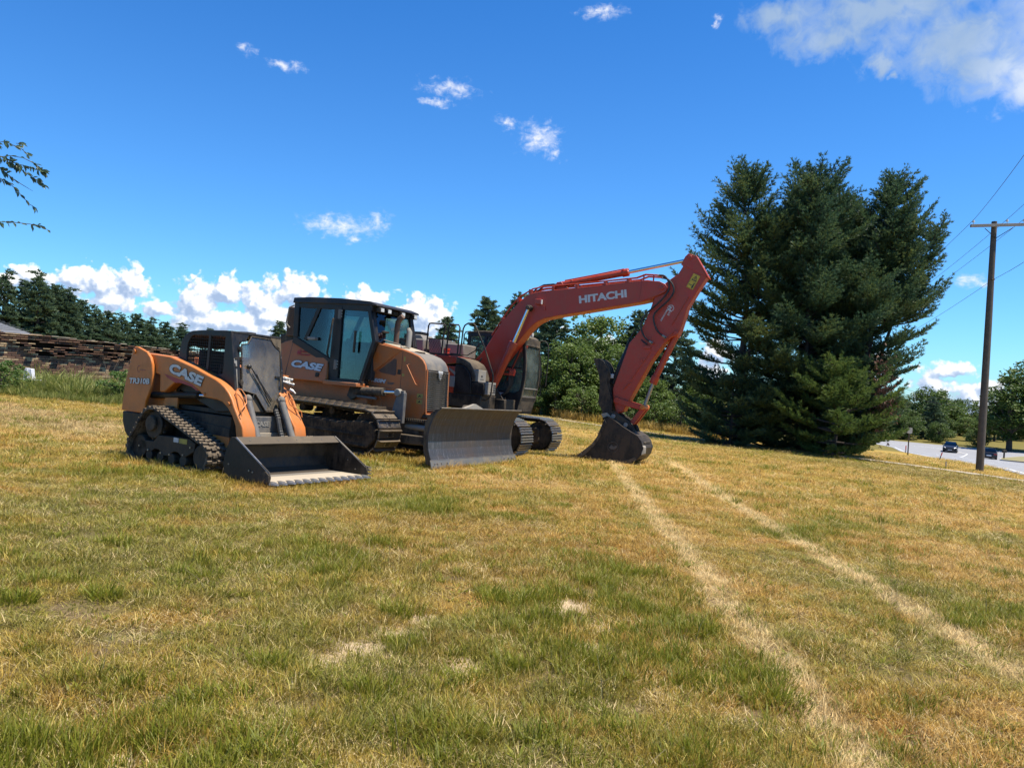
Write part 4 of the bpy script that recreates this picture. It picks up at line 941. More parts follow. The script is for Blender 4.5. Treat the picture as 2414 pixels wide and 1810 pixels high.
mb.box(-.55,.25,.60,.64,1.45,1.98).box(-1.5,-.62,.60,.64,1.9,2.3); mb.build('cab_interior','seat_black',D,.02)  # dark far-side panels added to keep light from coming through the glass
ac=MB().box(-2.18,-1.82,-.48,.48,2.28,2.93).build('cooling_unit','rust',D,.02)
mb=MB()
for k in range(12): mb.box(-2.185,-1.815,-.486,.486,2.33+.048*k,2.34+.048*k)
mb.build('louvre','dusty_black',ac)
MB().box(-2.4,-1.75,-.42,.42,2.1,2.32).build('rear_mount','dusty_black',D,.02)
MB().tube([(-1.78,-.52,2.92),(-1.86,-.62,2.95),(-2.0,-.62,2.90),(-2.08,-.6,2.55),(-2.0,-.55,2.45)],.016,8).build('rear_rail','light_grey',D)
# tracks
TRD=hull([(.91,.46,.43),(-1.78,.50,.44),(-.40,.87,.06),(-1.35,.08,.055)])
sh=MB(); sh.prismx([],0,0) if 0 else None
L2=.084
sh.box(-L2,L2,-.35,.35,-.012,.014)
sh.loft([(L2-.035,-.35,.012),(L2-.012,-.35,.012),(L2-.012,.35,.012),(L2-.035,.35,.012)],[(L2-.030,-.31,.066),(L2-.016,-.31,.066),(L2-.016,.31,.066),(L2-.030,.31,.066)])
sh.m(1)
for y in(-.09,.09):
    for x in(-.045,.005): sh.tube([(x,y,.013),(x,y,.026)],.013,6)
sh.m(2).box(-.055,.015,-.045,.045,.0142,.0155)
shoe=mesh_of(sh,'track_shoe',['shoe_steel','shoe_edge','black_decal'])
for sgn in(-1,1):
    yc=sgn*1.05
    ch=belt(TRD,90,.07,yc-.11,yc+.11,inset=.018).build('steel_track','track_dark',D,0,angle=50)
    link_fill(ch,TRD,42,shoe,'track_shoe',yc)
    y0,y1=yc-.26,yc+.26
    MB().prism([(-1.95,.30),(-1.75,.62),(-1.2,.66),(.25,.60),(.70,.66),(1.06,.66),(1.20,.50),(1.20,.34),(1.0,.14),(-1.5,.12)],y0,y1).build('track_frame','track_dark',D,.03)
    yo=yc+sgn*.265
    MB().prism([(-1.7,.44),(.9,.40),(.9,.365),(-1.7,.40)],*sorted((yo-sgn*.01,yo+sgn*.02))).prism([(-1.5,.26),(.95,.20),(.95,.17),(-1.5,.23)],*sorted((yo-sgn*.01,yo+sgn*.02))).build('frame_rib','track_dark',D,.006)
    MB().disc_y(.91,.46,yc-.16,yc+.16,.37,30).build('idler_wheel','track_dark',D,.02)
    sp_=MB().disc_y(-1.78,.50,yc-.2,yc+.2,.36,30).build('drive_sprocket','track_dark',D,.02)
    for x in(-.85,-.05): MB().disc_y(x,.79,yc-.14,yc+.14,.075,14).build('carrier_roller','track_dark',D,.01)
# lift linkage
for sgn in(-1,1):
    y=sgn*.63
    MB().prism([(1.02,.66),(1.06,.95),(1.13,1.20),(1.20,1.31),(1.30,1.31),(1.33,1.22),(1.33,.66)],*sorted((y-.03*sgn,y+.03*sgn))).build('lift_plate','grey_paint',D,.006)
    MB().box(1.30,1.345,*sorted((y-.02*sgn,y+.07*sgn)),.66,1.27).build('lift_plate_edge','grey_paint',D,.006)
    cy=MB().tube([(.06,y,1.21),(.80,y+sgn*.02,1.25)],.088,18).tube([(.24,y,1.22),(.26,y,1.22)],.096,18).tube([(.5,y+sgn*.01,1.235),(.52,y+sgn*.01,1.236)],.096,18).build('lift_cylinder','dusty_black',D,.006)
    MB().tube([(.12,y+sgn*.02,1.11),(.62,y+sgn*.03,1.10)],.03,10).build('oil_pipe','grey_paint',cy)
    MB().tube([(.80,y+sgn*.02,1.25),(1.12,y+sgn*.03,1.265)],.04,14).build('cylinder_rod','chrome',cy)
    MB().disc_y(1.16,1.265,y-sgn*.04,y+sgn*.07,.075,18).build('cylinder_pin','light_grey',D,.012)
    MB().prism([(-.05,1.32),(.12,1.34),(.14,1.1),(0,1.02),(-.12,1.1)],*sorted((y-.06*sgn,y+.06*sgn))).build('cylinder_bracket','dusty_black',D,.01)
    for z,r_ in((.60,.06),): MB().tube([(1.25,sgn*.40,z),(2.5,sgn*.52,z)],r_,14).build('angle_cylinder','light_grey',D)
    MB().tube([(1.9,sgn*.47,.60),(2.5,sgn*.52,.60)],.066,14).build('angle_cylinder','dusty_black',D)
    MB().prismz([(.75,sgn*.48),(.75,sgn*.60),(1.5,sgn*.62),(2.45,sgn*.30),(2.45,sgn*.10),(1.5,sgn*.44)],.26,.45).build('push_arm','dusty_black',D,.02)
mb=MB()
for k in range(12): mb.box(1.28+.045*k,1.31+.045*k,-.50,-.32,.70,.77)
mb.box(1.2,1.85,-.48,-.34,.71,.76); mb.build('accordion_boot','black_paint',D,.004)
MB().box(1.1,1.6,-.45,.45,.45,.7).build('front_crossmember','dusty_black',D,.02)
MB().prismx([(-.22,.2),(.22,.2),(.30,.9),(.1,1.13),(-.1,1.13),(-.30,.9)],2.35,2.55).build('blade_tower','dusty_black',D,.02)
MB().loft([(2.50,-.55,1.04),(2.50,.42,1.05),(2.60,.42,1.05),(2.60,-.55,1.04)],[(2.53,-.02,1.17),(2.53,.04,1.17),(2.58,.04,1.17),(2.58,-.02,1.17)]).build('blade_top_guard','light_grey',D,.004)
# blade
BL=empty('blade',parent=D)
cur=[(2.83,1.075),(2.745,1.0),(2.675,.88),(2.63,.74),(2.61,.60),(2.61,.46),(2.63,.32),(2.675,.20),(2.715,.125)]
bak=[(2.80,1.09),(2.705,.99),(2.64,.87),(2.595,.74),(2.575,.60),(2.575,.46),(2.595,.31),(2.64,.18),(2.68,.115)]
mb=MB()
YB=1.60
for i in range(len(cur)-1):
    q=[cur[i],cur[i+1],bak[i+1],bak[i]]; e=[YB-.05*max(0,(z-.6)) for _,z in q]
    mb.loft([(x,-f_,z) for (x,z),f_ in zip(q,e)],[(x,f_,z) for (x,z),f_ in zip(q,e)],caps=True)
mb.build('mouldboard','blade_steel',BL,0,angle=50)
MB().prism([(2.722,.135),(2.70,.125),(2.745,-.02),(2.77,-.02)],-1.64,1.64).build('cutting_edge','cutting_edge',BL,.003)
MB().tube([(2.722,-1.62,.132),(2.722,1.62,.132)],.006,5).build('edge_weld','bright_steel',BL)
mb=MB()
for sgn in(-1,1):
    for y in(1.52,1.44,1.3,1.1): mb.sph((2.755,sgn*y,.07),(.012,.014,.014),4)
    mb.sph((2.765,sgn*1.57,.03),(.012,.014,.014),4)
mb.build('bolt','bright_steel',BL)
for sgn in(-1,1):
    e=YB-.02
    MB().prism([(2.80,1.075),(2.70,1.04),(2.59,.95),(2.50,.80),(2.48,.50),(2.52,.25),(2.60,.05),(2.70,.02),(2.62,.3),(2.59,.55),(2.63,.82),(2.71,.97)],*sorted((sgn*e,sgn*(e-.03)))).build('end_plate','dusty_black',BL,.004)
MB().tube([(2.815,-1.575,1.085),(2.815,1.575,1.085)],.012,6).build('top_edge','cutting_edge',BL)
mb=MB()
for y in(-1.2,-.7,.7,1.2): mb.prism([(2.65,.95),(2.52,.88),(2.46,.5),(2.52,.17),(2.62,.15),(2.572,.42),(2.572,.62),(2.62,.85)],y-.015,y+.015)
mb.box(2.47,2.577,-1.5,1.5,.44,.54).box(2.5,2.615,-1.5,1.5,.84,.88); mb.build('back_rib','dusty_black',BL)
fit_text('lettering','CASE','white_decal',D,(-1.64,-.797,1.605),.90,.158,slope=math.radians(-3.5),lean=math.radians(12.4),shear=.16,bold=.05,outline=(.03,'black_decal'))
fit_text('lettering','1150M','white_decal',D,(.19,-.427,1.435),.47,.082,slope=math.radians(-1.5),shear=.25,bold=.045,outline=(.03,'black_decal'))
fit_text('lettering','LGP','grey_decal',D,(.70,-.425,1.415),.17,.042,slope=math.radians(-1.5),shear=.2,bold=.045)
rm=ring_mark(D,0,0,0,.055,'red_decal',teeth=10,nm='dealer_mark'); rm.matrix_local=Matrix.Translation((-1.50,-.724,1.925))@Matrix.Rotation(math.radians(-12.4),4,'X')
fit_text('dealer_mark','M','red_decal',D,(-1.535,-.732,1.895),.07,.06,lean=math.radians(12.4),bold=.03)
fit_text('dealer_mark','MACHINERY','red_decal',D,(-1.44,-.738,1.865),.27,.030,lean=math.radians(12.4),bold=.02)
fit_text('dealer_mark','MILLS','red_decal',D,(-1.42,-.724,1.93),.13,.035,lean=math.radians(12.4),bold=.02)
MB().box(-.90,-.80,-.838,-.80,1.43,1.52).build('latch','black_paint',D,.015)
ring_mark(D,.46,-.565,2.10,.045,'maroon_decal',nm='dealer_mark',arc_=(1,5.4))
DOZ=D
# ------------------------------------------------------------------ excavator
X=machine_frame('excavator',-.92,19.36,-.20,math.radians(-24))
tag(X,'red-orange excavator with black body, folded boom and black digging bucket resting on the lawn','excavator')
TRX=hull([(1.46,.46,.43),(-1.55,.46,.43),(0,.885,.01)])
sh=MB(); L2=.082
sh.box(-L2,L2,-.35,.35,-.012,.012)
for i,x in enumerate((-.065,-.005,.06)):
    sh.m(1).loft([(x-.014,-.345,.011),(x+.014,-.345,.011),(x+.014,.345,.011),(x-.014,.345,.011)],[(x-.006,-.335,.036),(x+.006,-.335,.036),(x+.006,.335,.036),(x-.006,.335,.036)])
sh.m(2)
for y in(-.10,.10): sh.box(-.04,.03,y-.03,y+.03,.0125,.0135)
xshoe=mesh_of(sh,'track_shoe',['shoe_steel','shoe_edge','black_decal'])
for sgn in(-1,1):
    yc=sgn*.995
    ch=belt(TRX,90,.07,yc-.10,yc+.10,inset=.018).build('steel_track','track_dark',X,0,angle=50)
    link_fill(ch,TRX,46,xshoe,'track_shoe',yc)
    y0,y1=yc-.27,yc+.27
    MB().prism([(-1.6,.70),(1.0,.72),(1.30,.70),(1.50,.62),(1.50,.30),(1.25,.16),(-1.6,.16),(-1.75,.3),(-1.75,.55)],y0,y1).build('track_frame','track_dark',X,.03)
    MB().disc_y(1.46,.46,yc-.2,yc+.2,.36,30).build('idler_wheel','black_paint',X,.02)
    MB().disc_y(-1.55,.46,yc-.2,yc+.2,.36,30).build('drive_sprocket','black_paint',X,.02)
    for x in(-.6,.5): MB().disc_y(x,.80,yc-.12,yc+.12,.06,14).build('carrier_roller','track_dark',X,.01)
    yo=yc-.2705
    ar=MB().prism([(1.20,.525),(1.20,.565),(1.285,.565),(1.285,.60),(1.38,.545),(1.285,.49),(1.285,.525)],yo-.004,yo).build('arrow_mark','yellow_decal',X)
MB().box(-.8,.8,-.75,.75,.42,.80).box(-.9,-.5,-.9,.9,.5,.72).box(.5,.9,-.9,.9,.5,.72).build('undercarriage','black_paint',X,.03)
MB().tube([(0,0,.78),(0,0,1.04)],.62,32).build('slew_ring','dusty_black',X,.02)
# upper structure
MB().box(-2.3,.74,-1.25,.20,1.06,1.38).box(.74,1.0,-.45,.20,1.06,1.32).build('deck','black_paint',X,.02)
MB().box(-2.3,1.02,.20,1.25,.98,1.10).build('deck','black_paint',X,.02)
MB().prism([(-2.65,1.1),(-2.65,1.9),(-2.5,2.15),(-2.1,2.2),(-2.1,1.1)],-1.22,1.22).build('counterweight','black_paint',X,.06)
MB().box(-2.1,-.02,-1.25,-.3,1.38,2.02).build('side_door','red_orange',X,.015)
MB().box(-.14,.0,-1.262,-1.25,1.52,1.78).build('door_latch','light_grey',X,.01)
MB().prism([(-.18,1.98),(.0,1.88),(.0,1.80),(-.18,1.93)],-1.256,-1.25).build('body_stripe','light_grey',X)
PB=[(-.02,1.38),(-.02,2.02),(-.40,2.24),(-.28,2.27),(.02,2.245),(.18,2.22),(.36,2.13),(.47,1.99),(.53,1.82),(.54,1.40)]
MB().prism([(-.018,1.385),(-.018,2.06),(.16,2.06),(.30,1.99),(.40,1.85),(.44,1.70),(.46,1.385)],-1.256,-.5).build('side_panel','cab_black',X,.012)
MB().prism([(-2.1,2.021),(-2.1,2.25),(-.28,2.26),(.02,2.245),(.18,2.21),(.36,2.12),(.47,1.98),(.53,1.82),(.54,1.71),(.462,1.71),(.44,1.75),(.38,1.90),(.28,2.01),(.15,2.075),(-.02,2.08),(-.3,2.04)],-1.245,-.45).build('rounded_cowl','dusty_black',X,.02)
MB().prism([(-2.1,2.03),(-2.1,2.256),(-.28,2.268),(.0,2.252),(.0,2.10),(-.3,2.06)],-1.253,-.46).build('top_cowl','orange' if 0 else 'red_orange',X,.02)
MB().prism([(.46,1.385),(.46,1.66),(.50,1.68),(.76,1.68),(.80,1.62),(.80,1.385)],-1.25,-.9).build('lower_panel','black_paint',X,.015)
for (x0,x1,z0,z1) in((.44,.60,1.695,1.98),(.80,.88,1.40,1.70)):
    s_=MB().box(x0,x1,-1.22,-.78,z0,z1).build('step_box','light_grey',X,.012)
    mb=MB()
    for k in range(9): mb.box(x0+.01,x1-.005,-1.20+.045*k,-1.18+.045*k,z1,z1+.012)
    mb.box(x1,x1+.006,-1.06,-.98,z0+.12,z0+.15).box(x1,x1+.006,-1.10,-.90,z0+.06,z0+.068); mb.build('step_grip','dusty_black',s_)
MB().box(.60,.85,-1.2,-.78,1.64,1.70).build('step_plate','light_grey',X,.01)
mb=MB()
for k in range(4): mb.box(.881,.887,-.92,-.80,1.46+.055*k,1.485+.055*k)
mb.build('vent_slot','black_decal',X)
# engine covers and muffler on top
MB().box(-2.0,-1.25,-.75,.15,2.25,2.66).build('engine_cover','cover_grey',X,.03)
MB().prism([(-1.95,2.66),(-1.95,2.78),(-1.45,2.78),(-1.35,2.66)],-.6,0).build('engine_cover','cover_grey',X,.02)
MB().box(-1.93,-1.5,-.5,-.1,2.78,2.86).build('cover_lid','black_paint',X,.01)
pp=MB().loft([(-1.08,-.7,2.26),(-.72,-.7,2.26),(-.72,.1,2.26),(-1.08,.1,2.26)],[(-1.16,-.7,2.69),(-.80,-.7,2.69),(-.80,.1,2.69),(-1.16,.1,2.69)]).build('perforated_cover','grey_paint',X,.01)
mb=MB()
for i in range(5):
    for j in range(7):
        x=-1.05+.07*i-.012*j+(.035 if j%2 else 0); z=2.32+.05*j; mb.disc_y(x,z,-.704,-.70,.014,8)
mb.build('hole','black_decal',pp)
MB().box(-.72,-.18,-.6,.1,2.26,2.60).build('air_filter_cover','cover_grey',X,.03)
MB().tube([(-.42,-1.0,2.26),(-.42,-1.0,2.40),(-.42,-1.0,2.41),(-.42,-1.0,2.45)],[.06,.06,.075,.075],12).build('filler_cap','red_orange',X)
MB().box(-.95,.10,-1.24,-1.16,2.27,2.31).build('rail_base','black_paint',X,.006)
# handrails
y=-1.20
MB().tube([(-.90,y,2.30),(-.885,y,2.96),(-.86,y,3.02),(-.80,y,3.03),(-.46,y,3.02),(-.41,y,2.99),(-.395,y,2.90),(-.44,y,2.80),(-.45,y,2.70),(-.46,y,2.28)],.019,8).tube([(-.89,y,2.65),(-.45,y,2.65)],.014,6).build('handrail','black_paint',X)
MB().tube([(-.33,y,2.30),(-.31,y,2.95),(-.27,y,3.02),(-.05,y,3.02),(-.01,y,2.95),(-.02,y,2.28)],.019,8).tube([(-.32,y,2.65),(-.02,y,2.65)],.014,6).build('handrail','black_paint',X)
MB().tube([(.055,y,2.28),(.08,y,2.93),(.12,y,3.02),(.20,y,3.07),(.34,y,3.075),(.40,y,3.02),(.70,y,2.50),(.97,y,1.90),(.985,y,1.82),(.965,y,1.42),(.92,y,1.32),(.84,y,1.27),(.70,y,1.28)],.019,8).tube([(-.2,y,2.32),(.25,y,2.30),(.45,y,2.42),(.55,y,2.6)],.014,6).build('handrail','black_paint',X)
# cab on the far side
def xz(z): # front curve of the cab
    return 1.04+.145*math.sin(min(1,max(0,(z-1.02)/1.75))*math.pi*.86)
CZ=[1.04,1.15,1.30,1.47,1.65,1.9,2.15,2.4,2.6,2.75,2.86]
CS=[(-.52,1.04)]+[(xz(z),z) for z in CZ]+[(.95,2.955),(.6,3.0),(-.1,3.0),(-.52,2.96)]
CI2=[(-.44,1.62)]+[(xz(z)-.07-.04*ss(1.6,1.2,z),max(z,1.50+.02*i)) for i,z in enumerate(CZ)]+[(.87,2.86),(.5,2.89),(-.1,2.89),(-.44,2.86)]
for yy in(.22,1.22):
    y0,y1=(yy,yy+.05) if yy<.5 else (yy-.05,yy)
    MB().frame(CS,CI2,y0,y1).build('cab_side','cab_black',X,.008)
    MB().box(-.02,.04,y0+.004,y1-.004,1.5,2.92).build('cab_pillar','cab_black',X,.004)
    MB().box(-.46,1.08,y0+.006,y1-.006,2.12,2.155).build('window_rail','cab_black',X)
    MB().prism([(x,z) for x,z in CI2],y0+.022,y0+.028).build('side_window','smoke_glass',X)
    MB().prism([(-.46,1.05),(-.46,1.52),(1.09,1.50),(1.06,1.15),(1.02,1.05)],y0+.01,y1-.01).build('lower_side_panel','cab_black',X,.004)
mb=MB()
def frontstrip(za,zb,dx0,dx1,y0,y1,n=8):
    m_=MB(); Z=[za+(zb-za)*k/n for k in range(n+1)]
    for a,b_ in zip(Z,Z[1:]): m_.loft([(xz(a)+dx0,y0,a),(xz(a)+dx1,y0,a),(xz(a)+dx1,y1,a),(xz(a)+dx0,y1,a)],[(xz(b_)+dx0,y0,b_),(xz(b_)+dx1,y0,b_),(xz(b_)+dx1,y1,b_),(xz(b_)+dx0,y1,b_)])
    return m_
frontstrip(1.44,2.72,-.012,-.006,.29,1.16).build('windscreen','smoke_glass',X)
for yy in(.225,1.155): frontstrip(1.30,2.80,-.03,.012,yy,yy+.07).build('front_pillar','dusty_black',X,.006)
frontstrip(1.62,1.65,-.01,.02,.29,1.16,2).build('windscreen_bar','light_grey',X,.003)
frontstrip(1.40,1.44,-.02,.015,.29,1.16,2).build('windscreen_bar','grey_paint',X,.003)
frontstrip(1.04,1.40,-.05,.0,.23,1.21,4).build('lower_front_panel','dusty_black',X,.01)
frontstrip(2.72,2.90,-.06,.03,.22,1.22,3).build('front_header','dusty_black',X,.01)
MB().prism([(-.54,2.955),(-.54,2.99),(-.1,3.03),(.6,3.03),(.98,2.99),(1.08,2.93),(1.06,2.88),(.6,2.98),(-.1,2.98)],.20,1.24).build('cab_roof','dusty_black',X,.02)
MB().box(.93,.99,.95,1.05,3.0,3.10).build('work_lamp','lamp_lens',X,.01)
MB().box(.1,.7,.4,.9,3.02,3.06).build('roof_panel','cab_black',X,.015)
MB().tube([(1.12,1.20,2.92),(1.26,1.24,2.92),(1.34,1.25,2.82),(1.37,1.25,2.5),(1.36,1.25,1.75)],.016,6).build('mirror_bracket','cab_black',X)
MB().tube([(1.17,1.10,2.70),(1.26,1.12,2.1),(1.24,1.12,1.7)],.014,6).build('wiper','cab_black',X)
MB().tube([(1.2,1.22,1.75),(1.24,1.24,1.70),(1.24,1.24,1.5),(1.19,1.22,1.45)],.014,6).build('grab_handle','cab_black',X)
MB().tube([(-.5,.24,2.2),(-.62,.24,2.3),(-.64,.24,2.9),(-.6,.24,2.98),(-.45,.24,3.0)],.016,6).build('rear_handrail','cab_black',X)
MB().box(-.35,.05,.5,1.0,1.45,1.62).box(-.42,-.28,.5,1.0,1.6,2.3).box(.3,.6,.3,.42,1.3,1.75).build('seat','seat_black',X,.04)
MB().tube([(.45,.7,1.3),(.62,.7,1.85)],.03,8).build('control_column','seat_black',X)
mb=MB()
for x0,z0,w_,h_ in((.52,1.42,.13,.07),(.66,1.28,.12,.03),(.70,1.14,.11,.085),(.50,1.10,.07,.035)): MB().box(x0,x0+w_,.214,.2195,z0,z0+h_).build('decal','white_decal',X)
# boom
BU=[(-.15,1.98),(-.08,2.20),(.22,2.55),(.61,3.24),(.97,3.69),(1.20,3.90),(1.36,3.985),(1.55,4.035),(2.46,4.145),(3.91,4.345),(4.22,4.37),(4.48,4.33),(4.62,4.27),(4.66,4.18),(4.60,4.08)]
BLo=[(4.45,4.0),(4.36,3.92),(4.1,3.85),(3.63,3.755),(2.65,3.56),(2.1,3.455),(1.76,3.375),(1.58,3.29),(1.45,3.19),(1.30,3.02),(1.06,2.70),(.74,2.26),(.48,1.85),(.30,1.62),(.05,1.55),(-.12,1.70)]
boom=MB().prism(BU+BLo,-.20,.20).build('boom','red_orange',X,.015)
mb=MB()
for sgn in(-1,1):
    mb.prism([(4.10,4.355),(4.5,4.34),(4.64,4.28),(4.70,4.20),(4.66,4.10),(4.55,4.04),(4.15,3.88),(4.08,3.92)],*sorted((sgn*.20,sgn*.222)))
mb.build('boom_end_plate','red_orange',boom,.008)
mb=MB().disc_y(4.565,4.20,-.245,.245,.065,20); mb.build('pivot_pin','red_orange',X,.01)
MB().disc_y(4.565,4.20,-.26,.26,.035,6).build('pin_bolt','maroon_decal',X,.004)
MB().disc_y(1.36,3.60,-.34,.34,.075,20).build('boom_pin','black_paint',X,.012)
MB().disc_y(1.36,3.60,-.40,-.34,.055,16).build('pin_cap','dusty_black',X,.01)
lp=MB().box(1.50,1.66,-.30,-.20,3.70,3.83).build('boom_lamp','red_orange',X,.01); MB().box(1.64,1.672,-.295,-.215,3.71,3.82).build('lens','lamp_lens',lp)
MB().prism([(1.62,3.70),(1.74,3.69),(1.76,3.58),(1.72,3.57),(1.70,3.62)],-.23,-.20).build('lamp_bracket','red_orange',X,.004)
# pipes along the boom
for k,(dy,dz) in enumerate(((-.17,.04),(-.12,.055),(.12,.05),(.17,.04))):
    MB().tube([(.35,dy,2.85+dz),(.80,dy,3.58+dz),(1.05,dy,3.86+dz),(1.36,dy,4.05+dz),(1.58,dy,4.10+dz),(2.5,dy,4.22+dz*.5),(3.7,dy,4.38+dz*.2),(3.95,dy,4.42),(4.15,dy,4.50),(4.42,dy,4.49),(4.60,dy,4.46)],.017,8).build('hydraulic_pipe','red_orange',X)
mb=MB()
for x,z in((.62,3.30),(1.0,3.80),(1.30,4.02),(1.9,4.12),(2.5,4.18),(3.2,4.27),(3.75,4.35)): mb.box(x-.03,x+.03,-.2,.2,z-.06,z+.055)
for x,z in((4.12,4.37),(4.35,4.37)): mb.box(x-.015,x+.015,-.19,-.16,z-.03,z+.13)
mb.build('pipe_clamp','red_orange',X,.004)
for k,(dy,r_) in enumerate(((-.06,.02),(.04,.02))): MB().tube([(1.30,dy,3.98),(1.42+.05*k,dy,4.12),(1.60,dy,4.21),(1.85,dy,4.235),(2.10,dy,4.21+.01*k)],r_,8).build('hydraulic_hose','hose',X)
# cylinders
ac_=MB().tube([(2.02,0,4.235),(3.60,0,4.555)],.075,18).tube([(3.55,0,4.545),(3.70,0,4.575)],.095,18).tube([(2.3,0,4.29),(2.34,0,4.30)],.085,18).build('arm_cylinder','red_orange',X,.006)
MB().tube([(3.70,0,4.575),(5.10,0,4.88)],.043,16).build('cylinder_rod','chrome',ac_)
MB().tube([(2.15,-.085,4.33),(2.9,-.09,4.48),(3.6,-.09,4.63)],.014,6).build('cylinder_pipe','red_orange',ac_)
MB().prism([(1.85,4.09),(1.95,4.28),(2.06,4.30),(2.15,4.2),(2.25,4.14)],-.10,-.075).prism([(1.85,4.09),(1.95,4.28),(2.06,4.30),(2.15,4.2),(2.25,4.14)],.075,.10).build('cylinder_bracket','red_orange',X,.006)
for sgn in(-1,1):
    y=sgn*.335
    c_=MB().tube([(.60,y,1.60),(1.02,y,2.66)],.088,20).tube([(.98,y,2.56),(1.05,y,2.74)],.108,20).build('boom_cylinder','red_orange',X,.006)
    MB().tube([(1.05,y,2.74),(1.36,y,3.58)],.042,16).build('cylinder_rod','chrome',c_)
    MB().tube([(.70,y-.11,1.8),(.98,y-.12,2.50),(1.0,y-.10,2.62)],.016,6).build('cylinder_pipe','red_orange',c_)
mb=MB()
for k in range(4): mb.tube([(.74+.03*k,.02+.06*k,2.04),(.80+.03*k,0.02+.06*k,2.10),(.86+.02*k,.02+.06*k,2.05),(.84+.02*k,.02+.06*k,1.93)],.022,8)
mb.box(.70,.90,-.1,.28,1.93,1.98).build('hose_manifold','red_orange',X)
for k in range(4): MB().tube([(.84+.02*k,.02+.06*k,1.93),(.86,.02+.06*k,1.70),(.78,.02+.05*k,1.50),(.60,0,1.35)],.02,6).build('hydraulic_hose','hose',X)
MB().tube([(.2,-.3,2.3),(.1,-.32,2.15),(-.1,-.3,2.1)],.02,6).build('hydraulic_hose','hose',X)
MB().prism([(.25,1.3),(.45,1.75),(.75,1.55),(.95,1.3)],-.42,-.38).prism([(.25,1.3),(.45,1.75),(.75,1.55),(.95,1.3)],.38,.42).build('cylinder_mount','black_paint',X,.01)
# stick
ST=[(5.10,4.985),(5.045,4.93),(5.03,4.80),(5.02,4.75),(4.91,4.54),(4.72,4.39),(4.52,4.22),(4.40,3.98),(4.33,3.70),(4.19,3.30),(4.03,3.06),(3.905,2.90),(3.60,1.80),(3.63,1.58),(3.74,1.24),(3.90,1.30),(4.45,2.50),(4.72,2.93),(4.90,3.10),(5.0,3.10),(5.07,3.29),(5.18,3.78),(5.39,4.19),(5.55,4.47),(5.26,4.93),(5.18,4.98)]
stick=MB().prism(ST,-.16,.16).build('stick','red_orange',X,.015)
MB().prism([(4.95,4.74),(5.05,4.70),(5.535,4.475),(5.555,4.46),(5.26,4.945),(5.1,4.995),(5.03,4.92)],-.176,.176).build('stick_end_plate','red_orange',stick,.006)
MB().prism([(5.565,4.455),(5.59,4.465),(5.27,4.96),(5.255,4.94)],-.185,.185).build('edge_plate','red_orange',stick,.004)
for px_,pz_,pa,pr_ in((5.14,4.90,.20,.05),(4.97,3.18,.20,.05),(3.73,1.54,.21,.075)): MB().disc_y(px_,pz_,-pa,pa,pr_,20).build('pivot_pin','red_orange',X,.008)
mb=MB().tube([(4.86,-.168,3.35),(5.2,-.168,4.02)],.008,5).tube([(4.70,-.165,2.98),(4.95,-.165,3.22)],.012,5).tube([(4.0,-.165,2.0),(4.45,-.165,2.75)],.010,5).tube([(3.86,-.165,1.8),(3.98,-.168,1.95),(4.05,-.165,1.97)],.014,6)
for x,z in((4.22,2.52),(4.02,2.05),(4.45,2.92),(4.38,3.02),(4.30,2.88)): mb.disc_y(x,z,-.185,-.16,.03,10)
mb.build('stick_fitting','red_orange',stick)
MB().box(4.26,4.42,-.20,-.16,2.78,2.86).build('hose_block','red_orange',X,.01)
for pts in([(4.46,4.47),(4.62,4.455),(4.73,4.30),(4.73,4.12),(4.63,3.95),(4.45,3.76),(4.27,3.58),(4.17,3.38),(4.19,3.20),(4.30,3.02),(4.47,2.91)],[(4.56,4.42),(4.72,4.37),(4.84,4.22),(4.84,4.05),(4.72,3.87),(4.56,3.71),(4.45,3.56),(4.47,3.38),(4.58,3.18),(4.77,3.05)]):
    # smooth curve through the points
    P=[]
    for i in range(len(pts)-1):
        p0=pts[max(0,i-1)];p1=pts[i];p2=pts[i+1];p3=pts[min(len(pts)-1,i+2)]
        for k in range(4):
            u=k/4; P.append(tuple(.5*((2*p1[j])+(-p0[j]+p2[j])*u+(2*p0[j]-5*p1[j]+4*p2[j]-p3[j])*u*u+(-p0[j]+3*p1[j]-3*p2[j]+p3[j])*u**3) for j in(0,1)))
    P.append(pts[-1]); h_=MB().tube([(x,-.25,z) for x,z in P],.021,8).build('hydraulic_hose','hose',X)
    MB().tube([(P[-3][0],-.25,P[-3][1]),(P[-1][0],-.24,P[-1][1])],.028,8).tube([(P[0][0],-.25,P[0][1]),(P[1][0],-.25,P[1][1])],.028,8).build('hose_fitting','light_grey',h_)
MB().tube([(3.80,-.05,2.82),(3.88,-.05,3.0),(3.95,-.05,3.14),(4.01,-.05,3.25),(4.06,-.05,3.17),(4.12,-.1,3.05),(4.22,-.18,2.95),(4.34,-.2,2.88)],.016,8).build('hydraulic_hose','hose',X)
bc=MB().tube([(4.96,0,3.18),(4.53,0,2.10)],.075,18).tube([(4.56,0,2.17),(4.50,0,2.0)],.092,18).build('bucket_cylinder','red_orange',X,.006)
MB().tube([(4.51,0,2.02),(4.36,0,1.50)],.042,14).build('cylinder_rod','bright_steel',bc)
for y in(-.19,.19):
    MB().prism([(3.70,1.60),(3.85,1.58),(4.27,1.49),(4.37,1.50),(4.40,1.43),(4.33,1.37),(4.25,1.38),(3.84,1.45),(3.70,1.47)],y-.015,y+.015).build('link_arm','red_orange',X,.008)
MB().disc_y(4.36,1.44,-.24,.24,.06,18).build('link_pin','orange',X,.01)
for y in(-.12,.12): bar(MB(),(4.38,1.44),(4.12,1.04),.12,y-.035,y+.035).build('bucket_link','red_orange',X,.015)
